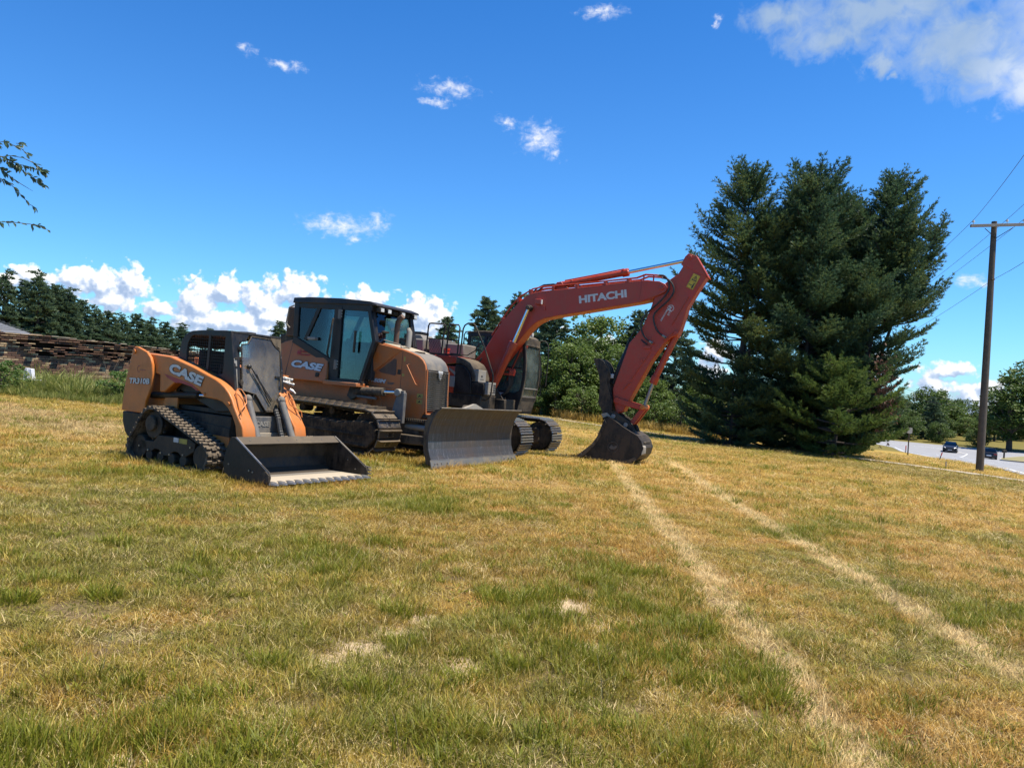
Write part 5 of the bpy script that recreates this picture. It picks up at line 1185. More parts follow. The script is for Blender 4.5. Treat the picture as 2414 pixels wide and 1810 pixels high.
# thumb
TH=[(3.12,2.47),(3.17,2.36),(3.26,2.18),(3.33,1.90),(3.33,1.45),(3.42,1.30),(3.50,1.10),(3.64,1.12),(3.67,1.30),(3.66,1.52),(3.57,1.72),(3.50,1.95),(3.52,2.12),(3.46,2.30),(3.38,2.42),(3.27,2.485)]
th=empty('thumb',parent=X)
for y in(-.30,-.12,.06,.24): MB().prism(TH if abs(y)>.2 else TH[:5]+TH[9:],y-.018,y+.018).build('thumb_finger','dusty_black' if y>-.2 else 'black_paint',th,.005)
MB().box(3.38,3.48,-.3,.26,1.62,1.70).box(3.38,3.46,-.3,.26,2.1,2.16).build('thumb_crossbar','black_paint',th,.005)
MB().box(3.50,3.58,-.12,.06,2.05,2.15).build('thumb_lug','white_decal',th,.01)
MB().tube([(3.92,0,2.93),(3.56,0,1.92)],.085,16).build('thumb_cylinder','cab_black',X,.01)
MB().tube([(3.96,0,3.0),(3.85,0,2.75)],.05,12).build('cylinder_mount','dusty_black',X,.01)
MB().prism([(3.42,1.20),(3.56,1.24),(3.74,1.10),(3.70,1.02),(3.50,1.08)],-.33,-.29).build('hinge_plate','concrete_dust',X,.006)
# bucket
BK2=empty('bucket',parent=X)
out=[(3.50,1.10),(3.62,1.16),(3.80,1.08),(4.00,.96),(4.20,.86),(4.36,.79),(4.46,.68),(4.52,.52),(4.49,.37),(4.40,.25),(4.24,.155),(4.03,.105),(3.6,.085),(3.2,.09),(2.92,.125)]
inn=[(3.54,1.06),(3.62,1.12),(3.79,1.04),(3.98,.92),(4.18,.82),(4.33,.76),(4.42,.66),(4.48,.52),(4.45,.39),(4.37,.285),(4.22,.195),(4.03,.145),(3.6,.125),(3.2,.125),(2.92,.145)]
mb=MB()
for i in range(len(out)-1):
    q=[out[i],out[i+1],inn[i+1],inn[i]]; mb.loft([(x,-.47,z) for x,z in q],[(x,.47,z) for x,z in q],caps=False)
mb.build('bucket_shell','bucket_black',BK2,0,angle=50)
side=[(3.56,1.09),(3.50,.90),(3.42,.66),(3.30,.48),(3.16,.35),(3.01,.22),(2.90,.145),(2.92,.115),(3.2,.085),(3.6,.08),(4.03,.10),(4.23,.15),(4.39,.25),(4.48,.37),(4.51,.52),(4.45,.68),(4.35,.79),(4.2,.86),(4.0,.95),(3.8,1.07),(3.64,1.15)]
for sgn in(-1,1):
    y0,y1=sorted((sgn*.47,sgn*.445)); MB().prism(side,y0,y1).build('side_plate','bucket_black',BK2,.004)
    MB().prism([(3.56,1.09),(3.50,.90),(3.42,.66),(3.30,.48),(3.16,.35),(3.01,.22),(2.90,.145),(3.02,.12),(3.16,.22),(3.30,.36),(3.42,.52),(3.52,.72),(3.62,1.0)],*sorted((sgn*.47,sgn*.492))).build('side_cutter','dusty_black',BK2,.006)
    MB().prism([(3.3,.11),(3.6,.082),(4.03,.10),(4.24,.15),(4.40,.25),(4.34,.30),(4.2,.22),(4.0,.18),(3.6,.16),(3.36,.18)],*sorted((sgn*.47,sgn*.484))).build('wear_plate','dusty_black',BK2,.004)
    mb=MB(); bolts(mb,[(x,sgn*.492,z) for x,z in((3.34,.50),(3.08,.24),(3.2,.2),(3.44,.75))],.014,sgn*.014); mb.build('bolt','bright_steel',BK2)
    ring_mark(BK2,3.82,-.4705,.47,.13,'grey_decal',nm='cast_logo').location
    MB().prism([(3.73,.46),(3.78,.52),(3.83,.48),(3.90,.52),(3.92,.47),(3.84,.42),(3.76,.42)],-.474,-.4705).build('cast_logo','grey_decal',BK2) if sgn<0 else None
EAR=[(3.58,1.10),(3.60,1.27),(3.72,1.29),(3.86,1.20),(4.08,1.08),(4.17,.99),(4.23,.86),(4.30,.62),(4.24,.70),(4.15,.80),(3.98,.88),(3.75,1.02)]
for y in(-.30,-.17,.15,.28): MB().prism(EAR,y-.014,y+.014).build('hitch_plate','black_paint',BK2,.006)
MB().disc_y(4.03,1.0,-.34,.32,.05,16).disc_y(3.72,1.17,-.34,.32,.05,16).build('hitch_pin','light_grey',BK2,.008)
MB().box(4.36,4.50,-.30,.30,.60,.66).build('rear_rib','dusty_black',BK2,.01)
MB().disc_y(4.38,.66,-.36,-.31,.045,14).build('lifting_eye','light_grey',BK2,.008)
MB().loft([(4.49,-.47,.36),(4.52,-.30,.36),(4.52,-.30,.58),(4.49,-.47,.58)],[(4.53,-.43,.40),(4.55,-.32,.40),(4.55,-.32,.54),(4.53,-.43,.54)]).build('corner_guard','light_grey',BK2,.004)
for k in range(5):
    y=-.40+.20*k; MB().loft([(2.96,y-.04,.16),(2.96,y+.04,.16),(2.96,y+.04,.095),(2.96,y-.04,.095)],[(2.72,y-.02,.125),(2.72,y+.02,.125),(2.72,y+.02,.115),(2.72,y-.02,.115)]).build('bucket_tooth','dusty_black',BK2,.004)
# lettering and signs
fit_text('lettering','HITACHI','white_decal',X,(2.61,-.2015,3.765),1.17,.185,slope=math.radians(9.3),bold=.045)
def quad_plate(p,y0,y1,name,mat,par): return MB().prism(p,y1,y0).build(name,mat,par)
W0=np.array((5.11,4.235));U=np.array((.145,.31));Vv=np.array((.155,-.07))     # lower-left corner, up, right
def wq(a,b_): p=W0+U*b_+Vv*a; return (float(p[0]),float(p[1]))
quad_plate([wq(0,0),wq(1,0),wq(1,1),wq(0,1)],-.1765,-.1795,'warning_sign','yellow_decal',X)
mb=MB(); tri=[wq(.12,.56),wq(.9,.56),wq(.52,.93)]; tri2=[wq(.25,.62),wq(.77,.62),wq(.52,.84)]
mb.frame(tri,tri2,-.1815,-.1795)
mb.prism([wq(.46,.66),wq(.58,.66),wq(.55,.78),wq(.49,.78)],-.1815,-.1795)
mb.prism([wq(.62,.08),wq(.84,.08),wq(.84,.24),wq(.78,.34),wq(.82,.42),wq(.72,.46),wq(.66,.36),wq(.62,.24)],-.1815,-.1795)
mb.prism([wq(.22,.22),wq(.52,.22),wq(.52,.26),wq(.22,.26)],-.1815,-.1795).prism([wq(.22,.18),wq(.16,.24),wq(.22,.30)],-.1815,-.1795).prism([wq(.50,.18),wq(.56,.24),wq(.50,.30)],-.1815,-.1795)
mb.frame([wq(.04,.02),wq(.96,.02),wq(.96,.49),wq(.04,.49)],[wq(.06,.03),wq(.94,.03),wq(.94,.48),wq(.06,.48)],-.1810,-.1795)
mb.build('warning_symbol','black_decal',X)
ring_mark(X,4.80,-.1605,3.74,.07,'white_decal',teeth=10,nm='dealer_mark')
fit_text('dealer_mark','M','white_decal',X,(4.77,-.163,3.79),.085,.07,slope=math.radians(-116),bold=.03)
fit_text('dealer_mark','ILLS','white_decal',X,(4.79,-.163,3.70),.13,.045,slope=math.radians(-116),bold=.03)
fit_text('dealer_mark','MACHINERY','white_decal',X,(4.71,-.163,3.71),.30,.036,slope=math.radians(-116),bold=.03)
# ------------------------------------------------------------------ foliage generators
plain_leaf('pine_needles',[(.024,.060,.046),(.042,.092,.058),(.070,.126,.060),(.125,.165,.054),(.24,.25,.066)],trans=.38,scale=.8)
plain_leaf('hazy_pine_needles',[(.055,.095,.066),(.082,.132,.078),(.11,.16,.082),(.16,.20,.085)],trans=.32,scale=.5)  # lighter, bluish needle tones paint haze into the colour
plain_leaf('broad_leaves',[(.030,.058,.016),(.055,.098,.022),(.095,.145,.030),(.15,.195,.042)],trans=.35,scale=.45)
plain_leaf('light_leaves',[(.050,.090,.020),(.085,.140,.030),(.13,.19,.042),(.19,.24,.058)],trans=.4,scale=.6)
plain_leaf('shrub_leaves',[(.045,.090,.020),(.085,.150,.034),(.13,.20,.05),(.18,.25,.07)],trans=.4,scale=1.5)
plain_leaf('twig_leaves',[(.05,.09,.05),(.09,.14,.08),(.22,.28,.18)],trans=.3,rough=.3,spec=.6)
plain_leaf('dead_needles',[(.10,.045,.03),(.17,.08,.05),(.22,.12,.07)],trans=.2)
def rand_dirs(n,rg):
    v=rg.normal(size=(n,3)); return v/np.linalg.norm(v,axis=1,keepdims=True)
def np_mesh(name,V,F,mat):
    me=bpy.data.meshes.new(name); nv=len(V); nf=len(F); k=F.shape[1]
    me.vertices.add(nv); me.vertices.foreach_set('co',V.astype(np.float32).ravel())
    me.loops.add(nf*k); me.loops.foreach_set('vertex_index',F.astype(np.int32).ravel())
    me.polygons.add(nf); me.polygons.foreach_set('loop_start',(np.arange(nf)*k).astype(np.int32)); me.polygons.foreach_set('loop_total',np.full(nf,k,dtype=np.int32))
    me.materials.append(M[mat]); me.update(calc_edges=True); me.validate(); return me
def tufts(C,D,nper,ln,wd,rg,spread=.75):
    n=len(C); C=np.repeat(C,nper,0); D=np.repeat(D,nper,0); N=n*nper
    d=D+spread*rand_dirs(N,rg); d/=np.linalg.norm(d,axis=1,keepdims=True)
    s=np.cross(d,rand_dirs(N,rg)); s/=np.linalg.norm(s,axis=1,keepdims=True)
    L=ln*rg.uniform(.7,1.15,(N,1)); b=C-d*L*.15
    V=np.stack([b-s*wd*.25,b+d*L*.55+s*wd*.5,b+d*L,b+d*L*.55-s*wd*.5],1).reshape(-1,3)
    F=np.arange(N*4).reshape(-1,4); return V,F
def leaves(C,size,rg,up=.35):
    N=len(C); n=rand_dirs(N,rg); n[:,2]=np.abs(n[:,2])+up; n/=np.linalg.norm(n,axis=1,keepdims=True)
    a=np.cross(n,rand_dirs(N,rg)); a/=np.linalg.norm(a,axis=1,keepdims=True); b=np.cross(n,a); s=size*rg.uniform(.6,1.25,(N,1))
    V=np.stack([C-a*s*.5,C+b*s*.30,C+a*s*.5,C-b*s*.30],1).reshape(-1,3); return V,np.arange(N*4).reshape(-1,4)
def pine_parts(Hh,R,seed,whorl=.5,base=.06,per=95,nper=9,ln=.18,wd=.028,lean=(0,0),mat='pine_needles',shape='broad',trunk_r=.2,forks=0,droop=0.,asym=None,nb=(5,7)):
    rg=np.random.default_rng(seed); C=[];D=[]; tb=MB()
    stems=[((0,0),(lean[0],lean[1]),1.0)]
    for k in range(forks):
        a=rg.uniform(0,6.28); stems.append(((.12*math.cos(a),.12*math.sin(a)),(lean[0]+1.9*math.cos(a)*rg.uniform(.7,1.2),lean[1]+1.3*math.sin(a)),rg.uniform(.86,.98)))
    for (ox,oy),(lx,ly),hs in stems:
        hh=Hh*hs
        def tp(z): q=max(0,z/hh); return np.array([ox+lx*q**1.4+.08*math.sin(z*.9+seed),oy+ly*q**1.4,z])
        tb.tube([tuple(tp(hh*k/10)) for k in range(11)],[trunk_r*(1-.92*k/10)*(1 if hs==1 else .6) for k in range(11)],8)
        z=hh*base
        while z<hh*.985:
            q=z/hh
            if shape=='broad': L=R*min(1.,1.5*(1-q)**.6)*(.82 if q<.15 else 1)
            else: L=R*(1-q)**.75*1.15*(.8 if q<.2 else 1)
            L=max(L,.35)
            n=int(rg.integers(nb[0],nb[1]+1)) if L>.5 else 3
            a0=rg.uniform(0,6.28)
            for k in range(n):
                a=a0+6.283*k/n+rg.uniform(-.35,.35); l=L*rg.uniform(.62,1.12)
                if asym: l*=asym(a,z)
                el=rg.uniform(-.05,.30)+1.0*q**1.7-droop*(1-q); ca,sa=math.cos(a),math.sin(a); o=tp(z)
                def bp(t): return o+np.array([ca*l*t,sa*l*t,l*(math.tan(el)*t*.8+.16*t**3-.05*t)])
                tb.tube([tuple(bp(t_)) for t_ in(0,.35,.7,1)],[.045*l/3+.012,.03*l/3+.01,.02,.008],5,caps=False)
                m_=int(per*(l/R)*(.5+.5*l/R)*rg.uniform(.75,1.2))+6
                # pads of shoots grouped along side twigs, with gaps between them
                npd=max(2,int(l*1.9)); pc=rg.uniform(.30,1.0,npd)**.8; pc[0]=.97
                ps=rg.uniform(-1,1,npd)*(.34*l*(1.12-pc)+.12); ps[0]=0; pr=rg.uniform(.20,.42,npd)*(.7+.12*l)
                pi=rg.integers(0,npd,m_); t_=pc[pi]; off=rg.normal(size=(m_,3))*np.array([.55,.55,.22]); off*=pr[pi][:,None]*np.array([1,1,1.12])
                P=np.array([bp(v) for v in t_]); P[:,0]+=-sa*ps[pi]; P[:,1]+=ca*ps[pi]; P+=off
                d=np.stack([ca*.7+off[:,0]*1.2,sa*.7+off[:,1]*1.2,np.full(m_,.75)+q*.5],1); C.append(P); D.append(d)
            z+=whorl*rg.uniform(.75,1.2)*(1 if q<.8 else .7)
        P=tp(hh)[None]+rg.normal(size=(14,3))*np.array([.05,.05,.18]); C.append(P); D.append(np.tile([0,0,1.],(14,1)))
    C=np.concatenate(C); D=np.concatenate(D); D/=np.linalg.norm(D,axis=1,keepdims=True); C=C[C[:,2]>.12]; D=D[:len(C)]
    V,F=tufts(C,D,nper,ln,wd,rg); return tb,np_mesh('crown',V,F,mat)
def white_pine(Hh,R,seed,whorl=.50,base=.03,nper=8,ln=.19,wd=.024,lean=(0,0),mat='pine_needles',trunk_r=.22,forks=0,asym=None,gap=.0):
    # long upturned plumes: each limb carries side twigs, each twig a row of needle tufts
    rg=np.random.default_rng(seed); C=[];D=[]; tb=MB()
    stems=[((0,0),(lean[0],lean[1]),1.0)]
    a0=rg.uniform(0,6.28)
    for k in range(forks):
        a=a0+6.283*k/max(1,forks)+rg.uniform(-.5,.5); stems.append(((.12*math.cos(a),.12*math.sin(a)),(lean[0]+1.8*math.cos(a)*rg.uniform(.7,1.2),lean[1]+1.2*math.sin(a)),rg.uniform(.84,.96)))
    for si,((ox,oy),(lx,ly),hs) in enumerate(stems):
        hh=Hh*hs
        def tp(z): q=max(0,z/hh); return np.array([ox+lx*q**1.4+.08*math.sin(z*.9+seed),oy+ly*q**1.4,z])
        tb.tube([tuple(tp(hh*k/10)) for k in range(11)],[trunk_r*(1-.93*k/10)*(1 if si==0 else .6) for k in range(11)],8)
        z=hh*(base if si==0 else .55)
        while z<hh*.97:
            q=z/hh; L=max(.30,R*min(1.,1.55*(1-q)**.68)*(.85 if q<.12 else 1)*(1 if si==0 else .62))
            n=int(rg.integers(5,8)) if L>.6 else 4; a0=rg.uniform(0,6.28)
            for k in range(n):
                if rg.random()<gap: continue
                a=a0+6.283*k/n+rg.uniform(-.4,.4); l=L*(rg.uniform(.55,1.0) if rg.random()<.7 else rg.uniform(1.0,1.12))
                if asym: l*=asym(a,z)
                el=rg.uniform(-.10,.22)+.85*q**2.0; ca,sa=math.cos(a),math.sin(a); o=tp(z+rg.uniform(-.12,.12)); sag=rg.uniform(.0,.10)*(1-q)
                up=rg.uniform(.10,.24)+.16*q
                def bp(t): t=np.asarray(t,float); r=l*t; return o+np.stack([ca*r,sa*r,l*(math.tan(el)*t*.75-sag*np.sin(t*3.14)+up*t**3)],-1)
                tb.tube([tuple(bp(t_)) for t_ in(0,.3,.6,.85)],[.040*l/3+.012,.028*l/3+.01,.018,.008],5,caps=False)
                t0=.30 if l>1.2 else .12
                ta=np.arange(t0,1.03,.065/l); P=bp(ta)+rg.normal(size=(len(ta),3))*.03; dz=np.gradient(bp(ta),axis=0) if len(ta)>1 else np.tile([ca,sa,.5],(len(ta),1)); dz/=np.linalg.norm(dz,axis=1,keepdims=True)+1e-9
                C.append(P); D.append(dz+np.array([0,0,.25]))
                for sd in(-1,1):
                    tw=np.arange(t0+rg.uniform(0,.05),.96,.125/l)
                    for tt in tw:
                        wl=(.20+.42*l*(1-tt)*(.35+1.1*tt))*rg.uniform(.6,1.2); wl=min(wl,1.0)
                        ang=a+sd*rg.uniform(.65,1.05); b_=bp(tt); ns=max(3,int(wl/.075)); u=(np.arange(ns)+rg.uniform(.2,.8))/ns*wl
                        rise=rg.uniform(.10,.45)
                        P=b_[None]+np.stack([np.cos(ang)*u,np.sin(ang)*u,rise*u+.25*u*u],1)+rg.normal(size=(ns,3))*.025
                        C.append(P); D.append(np.tile([math.cos(ang),math.sin(ang),rise+.45],(ns,1)))
            z+=whorl*rg.uniform(.7,1.25)*(1 if q<.75 else .62)
        u=np.linspace(0,1,12); P=tp(hh*.97)[None]+np.stack([u*.05,u*.0,u*.55],1)+rg.normal(size=(12,3))*.03; C.append(P); D.append(np.tile([0,0,1.],(12,1)))
    C=np.concatenate(C); D=np.concatenate(D); D/=np.linalg.norm(D,axis=1,keepdims=True); k_=C[:,2]>.08; C=C[k_]; D=D[k_]
    V,F=tufts(C,D,nper,ln,wd,rg,spread=.62); return tb,np_mesh('crown',V,F,mat)
def broad_parts(Hh,R,seed,n=9000,leaf=.2,mat='broad_leaves',trunk_r=.16,base=.12,clumps=70,oval=1.0):
    rg=np.random.default_rng(seed); tb=MB(); cz=Hh*(base+1)/2; hz=Hh*(1-base)/2*.94
    u=rand_dirs(clumps,rg); rad=rg.uniform(.35,1.,clumps)**.5; cc=np.stack([u[:,0]*R*rad*.9,u[:,1]*R*rad*.9,cz+u[:,2]*hz*rad*.92],1)
    w_=1-.35*np.clip((cc[:,2]-cz)/hz,0,1)*oval; cc[:,0]*=w_; cc[:,1]*=w_
    cr=rg.uniform(.24,.52,clumps)*R*.62
    idx=rg.integers(0,clumps,n); v=rand_dirs(n,rg)*(rg.uniform(.35,1.,(n,1))**.5); P=cc[idx]+v*cr[idx][:,None]*np.array([1,1,.72])
    P=P[P[:,2]>.05]
    tb.tube([(0,0,-.2),(.03,.02,Hh*.3),(0,.05,Hh*.6),(.05,0,Hh*.9)],[trunk_r*1.15,trunk_r*.85,trunk_r*.5,trunk_r*.12],8)
    for k in range(0,clumps,4):
        c_=cc[k]; z0=max(Hh*.12,min(Hh*.7,c_[2]*.55)); tb.tube([(0,.03,z0),(c_[0]*.5,c_[1]*.5,(z0+c_[2])/2+.1),tuple(c_)],[trunk_r*.35,trunk_r*.22,.02],5,caps=False)
    V,F=leaves(P,leaf,rg); return tb,np_mesh('crown',V,F,mat)
def make_tree(name,parts,loc,label,cat='tree',group=None,rz=0,s=(1,1,1),crown_kind=True,bark='bark'):
    tb,cm=parts
    if isinstance(tb,MB):
        o=tb.build('trunk',bark); tm=o.data; bpy.data.objects.remove(o)
    else: tm=tb
    r=empty(name,loc,rz); r.scale=s; t_=meshobj('trunk',tm,r); c_=meshobj('crown',cm,r)
    tag(r,label,cat,group); return r,(tm,cm)
ORD=['first','second','third','fourth','fifth','sixth','seventh','eighth','ninth','tenth','eleventh','twelfth','thirteenth','fourteenth','fifteenth','sixteenth','seventeenth','eighteenth','nineteenth','twentieth']

# ------------------------------------------------------------------ the three big white pines
def toward(ang,width,amt): return lambda a,z: 1+amt*math.exp(-((((a-ang+math.pi)%(2*math.pi))-math.pi)/width)**2)
BP=[('white_pine',(10.45,34.6),12.7,3.45,21,(-.15,0),1,'tall dark white pine forming the left spire of the large evergreen clump',None),
    ('white_pine',(13.05,33.9),12.9,3.6,22,(.05,0),3,'tallest dark white pine in the middle of the large evergreen clump beside the pavement',None),
    ('white_pine',(15.1,34.0),12.7,3.3,23,(1.7,.2),4,'dark white pine on the right of the evergreen clump, its top leaning to the right',lambda a,z: 1-.45*math.exp(-(((a+math.pi)%(2*math.pi)-math.pi)/1.1)**2)*(1-ss(2.5,5.5,z))),
    ('white_pine',(14.6,36.0),12.3,3.5,24,(.3,0),3,'slightly shorter white pine filling the back of the evergreen clump',None)]
for nm,(x,y),hh,R,sd,ln_,fk,lb,asy in BP:
    pp=white_pine(hh,R,sd,lean=ln_,forks=fk,asym=asy,gap=.06)
    make_tree(nm,pp,(x,y,H(x,y)-.1),lb,'pine tree','white pines in the large clump')
# low front boughs, a sunlit young pine in front of the trunks
plain_leaf('young_needles',[(.05,.09,.03),(.08,.135,.035),(.13,.185,.045),(.22,.26,.06)],trans=.4,scale=1.4)
pp=white_pine(3.9,2.5,31,whorl=.42,base=.06,trunk_r=.09,mat='young_needles')
make_tree('young_pine',pp,(13.3,31.0,H(13.3,31.0)-.1),'low bushy bright green pine growing in front of the big pine trunks','pine tree')
pp=white_pine(3.0,1.9,32,whorl=.45,base=.04,trunk_r=.08)
make_tree('young_pine',pp,(9.6,33.2,H(9.6,33.2)-.1),'low dark pine sapling at the left foot of the evergreen clump','pine tree')
rg=np.random.default_rng(5); C=rg.normal(size=(260,3))*np.array([.32,.2,.75])+np.array([0,0,1.6]); D=np.tile([0,0,-1.],(260,1))
V,F=tufts(C,D,6,.18,.03,rg); o=meshobj('dead_bough',np_mesh('dead_bough',V,F,'dead_needles')); o.location=(15.3,31.2,H(15.3,31.2)+1.2)
tag(o,'rusty brown dead pine bough hanging low at the right of the evergreen clump','dead branch')

# ------------------------------------------------------------------ treeline behind the excavator
prB=[broad_parts(7,2.3,41,8500,.20,'broad_leaves'),broad_parts(7,2.6,42,9000,.20,'light_leaves'),broad_parts(7,2.0,43,8000,.19,'broad_leaves',clumps=90)]
prP=[pine_parts(9,2.0,51,whorl=.42,base=.04,per=46,nper=8,ln=.34,wd=.075,mat='hazy_pine_needles',shape='cone'),
     pine_parts(9,1.9,52,whorl=.5,base=.10,per=40,nper=8,ln=.34,wd=.075,mat='hazy_pine_needles',shape='broad'),
     pine_parts(9,1.8,53,whorl=.45,base=.04,per=46,nper=8,ln=.34,wd=.075,mat='hazy_pine_needles',shape='cone')]
def realise(p):
    tb,cm=p; o=tb.build('trunk','bark'); tm=o.data; bpy.data.objects.remove(o); return (tm,cm)
prB=[realise(p) for p in prB]; prP=[realise(p) for p in prP]
MID=[('P',0,-2.3,62,8.6,'rounded dark pine rising above the excavator cab roof'),('P',0,-6.6,75,7.9,'small pointed pine seen between the excavator handrails'),
 ('P',2,-.1,66,9.2,'dark narrow tree just right of the pine above the cab'),('P',0,1.6,60,8.0,'dark tree under the middle of the boom'),('P',2,2.9,57,7.9,'dark tree under the right half of the boom, beside a gap of sky'),
 ('B',1,4.0,52,6.0,'pale green bushy tree left of the excavator stick'),('B',0,5.3,54,6.6,'bushy tree directly behind the thumb of the bucket'),('B',1,6.5,57,9.0,'tall round green tree seen between boom and stick'),
 ('B',1,7.9,53,6.4,'light green tree right of the excavator stick'),('P',0,9.3,56,8.2,'slim pine just left of the big evergreen clump'),('P',1,11.0,52,6.9,'dark loose pine touching the left side of the big evergreen clump'),
 ('B',2,-1.6,58,5.4,'low dark tree behind the excavator cab'),('B',0,.6,55,5.2,'low dark tree right of the excavator cab glass'),('B',1,9.0,49,3.9,'low bright green tree behind the bucket cylinder'),('B',0,2.2,53,4.6,'low green tree above the pink stakes'),
 ('B',2,-4.2,70,6.0,'low tree hidden behind the excavator engine covers'),('B',1,12.5,50,4.4,'low light green tree at the foot of the big evergreen clump'),('B',0,14.5,58,5.6,'tree in the shade behind the big evergreen clump'),('B',2,19.5,62,5.4,'tree behind the trunks of the big evergreen clump')]
for ty,k,x,y,hh,lb in MID:
    pr=(prB if ty=='B' else prP)[k]; s=hh/(7. if ty=='B' else 9.)
    make_tree('broadleaf_tree' if ty=='B' else 'pine_tree',pr,(x,y,H(x,y)-.15),lb,'tree' if ty=='B' else 'pine tree','trees along the field edge behind the excavator',rz=random.uniform(0,6),s=(s*random.uniform(1.0,1.2)*(1.3 if ty=='P' else 1),s*(1.4 if ty=='P' else 1.1),s))
prS=[realise(broad_parts(2.2,1.2,61,3000,.10,'light_leaves',trunk_r=.04,clumps=40,base=.03)),realise(broad_parts(2.2,1.3,62,3000,.11,'broad_leaves',trunk_r=.04,clumps=40,base=.03))]
SH=[(3.0,50.5,2.4,1,'dark low shrub behind the pink stakes'),(4.6,49,2.6,0,'light green shrub left of the thumb'),(6.0,48.5,2.3,0,'yellow-green shrub right behind the stick'),(7.4,48,2.6,1,'dark shrub behind the bucket link'),(8.8,46.8,2.2,0,'bright shrub between bucket and evergreen clump'),(10.2,45.5,2.5,1,'green shrub near the left foot of the evergreen clump'),(1.4,53,2.2,1,'dark shrub near the excavator tracks'),(-.4,55,2.0,0,'small shrub behind the excavator cab base'),(11.8,43.5,1.9,1,'dark shrub in the shade left of the evergreen clump')]
for x,y,hh,k,lb in SH: make_tree('shrub',prS[k],(x,y,H(x,y)-.05),lb,'shrub','shrubs along the treeline',rz=random.uniform(0,6),s=(hh/2.2*1.15,hh/2.2*1.15,hh/2.2))

# ------------------------------------------------------------------ pine forest beyond the brick wall
LF=[(-57.2,80,10.0),(-53.9,80,10.5),(-54.4,84,10.4),(-51.6,82,10.8),(-51.1,84,10.1),(-50.0,85,9.4),(-50.2,88,8.8),(-49.6,90,8.1),(-49.1,92,8.0),(-49.1,95,7.7),(-49.7,100,8.4),(-49.0,102,7.8),(-48.1,105,7.8),(-47.3,108,7.6)]
for i,(x,y,hh) in enumerate(LF):
    hh*=.90
    pr=prP[(i%2)*2]; s=hh/9.
    make_tree('pine_tree',pr,(x,y,H(x,y)-.2),f'{ORD[i]} dark pine from the left in the front row beyond the brick wall','pine tree','pines beyond the brick wall',rz=random.uniform(0,6),s=(s*(1.15+.05*i),s*(1.15+.05*i),s*1.02))
for i in range(16):
    q=i/15; x=-57+q*9+random.uniform(-1,1); y=74+q*30+random.uniform(-1,1); hh=6.2-1.2*q+random.uniform(-.4,.4); pr=prP[i%2]; s=hh/9.
    make_tree('pine_tree',pr,(x,y,H(x,y)-.2),f'{ORD[i]} shorter pine from the left at the foot of the forest beyond the wall','pine tree','shorter pines beyond the brick wall',rz=random.uniform(0,6),s=(s*1.7,s*1.7,s))
for i,(x,y,hh,lb) in enumerate([(-62,84,10.5,'pine at the far left edge of the forest'),(-66,88,11,'pine outside the left edge of the picture'),(-27.9,90,7.2,'small pine top visible between the loader cab and the bulldozer cab'),(-58,95,10.0,'pine deep inside the forest behind the house'),(-55,92,9.6,'pine deep inside the forest, right of the house'),(-25.6,92,6.0,'low pine just left of the bulldozer cab'),(-45,112,7,'pine at the right end of the forest behind the loader')]):
    s=hh/9.; make_tree('pine_tree',prP[i%2],(x,y,H(x,y)-.2),lb,'pine tree',None,rz=random.uniform(0,6),s=(s*1.3,s*1.3,s))

# ------------------------------------------------------------------ trees across the road
RT=[(83.7,150,7.2,0,'B','round tree beyond the road curve, left of the far pole'),(92.5,160,7.0,2,'B','tree beyond the road directly behind the far pole'),(88,146,5.6,1,'B','lighter green tree low behind the dark car'),(97,152,6.2,1,'B','light green bushy tree right of the near pole'),(103,160,7.2,0,'B','dark tree line crown at the right beyond the road'),
 (77.7,118,12.4,2,'B','tall dark tree at the right edge of the picture'),(83,120,16,0,'B','tallest dark leafy tree cut by the right edge of the picture'),(79,142,7.8,0,'P','dark pine beyond the road next to the evergreen clump'),(73,140,6.4,0,'B','dark tree beyond the road, half hidden by the evergreen clump'),(70,139,4.4,1,'B','low bright shrubby tree beyond the far end of the road bend'),(47,104,5,2,'B','tree hidden by the right foot of the evergreen clump'),
 (108,150,6.6,2,'B','dark tree behind the mailbox verge'),(114,150,7.5,0,'B','dark tree at the far right beyond the side street'),(98,172,9,0,'B','farthest dark tree between the two poles'),(86,170,9.5,2,'B','farthest tall tree left of the far pole'),(76,158,8.5,0,'B','far dark tree just right of the evergreen clump'),(68,150,8,2,'B','far tree hidden by the right side of the evergreen clump')]
for i,(x,y,hh,k,ty,lb) in enumerate(RT):
    pr=(prB if ty=='B' else prP)[k]; s=hh/(7. if ty=='B' else 9.)
    make_tree('broadleaf_tree' if ty=='B' else 'pine_tree',pr,(x,y,H(x,y)-.3),lb,'tree' if ty=='B' else 'pine tree','trees across the road',rz=random.uniform(0,6),s=(s*1.45,s*1.45,s))

prL=[realise(broad_parts(6,3.4,81,9000,.26,'broad_leaves',base=.0,clumps=80,oval=.6)),realise(broad_parts(6,3.2,82,9000,.26,'broad_leaves',base=.0,clumps=80,oval=.6))]
BK_=[]
for i in range(18):
    x=58+i*5.4; y=168+6*math.sin(i*1.9)-(0 if i<12 else 10); BK_.append((x,y,8.6+1.6*math.sin(i*2.3)+(1.2 if i<9 else 0),f'{ORD[i]} tree from the left in the rear wood across the road'))
for i in range(17):
    x=72+i*3.6; y=126+1.2*math.sin(i*2.7)
    if i<4: x=67+i*3.8; y=141-i*4.6; BK_.append((x,y,4.4+.9*math.sin(i*1.7),f'{ORD[i]} low leafy tree from the left in the front row across the road'))
for x,y,hh,lb in BK_:
    s=hh/6.; make_tree('broadleaf_tree',prL[int(x)%2],(x,y,H(x,y)-.3),lb,'tree','trees across the road',rz=random.uniform(0,6),s=(s*1.05,s*1.05,s))
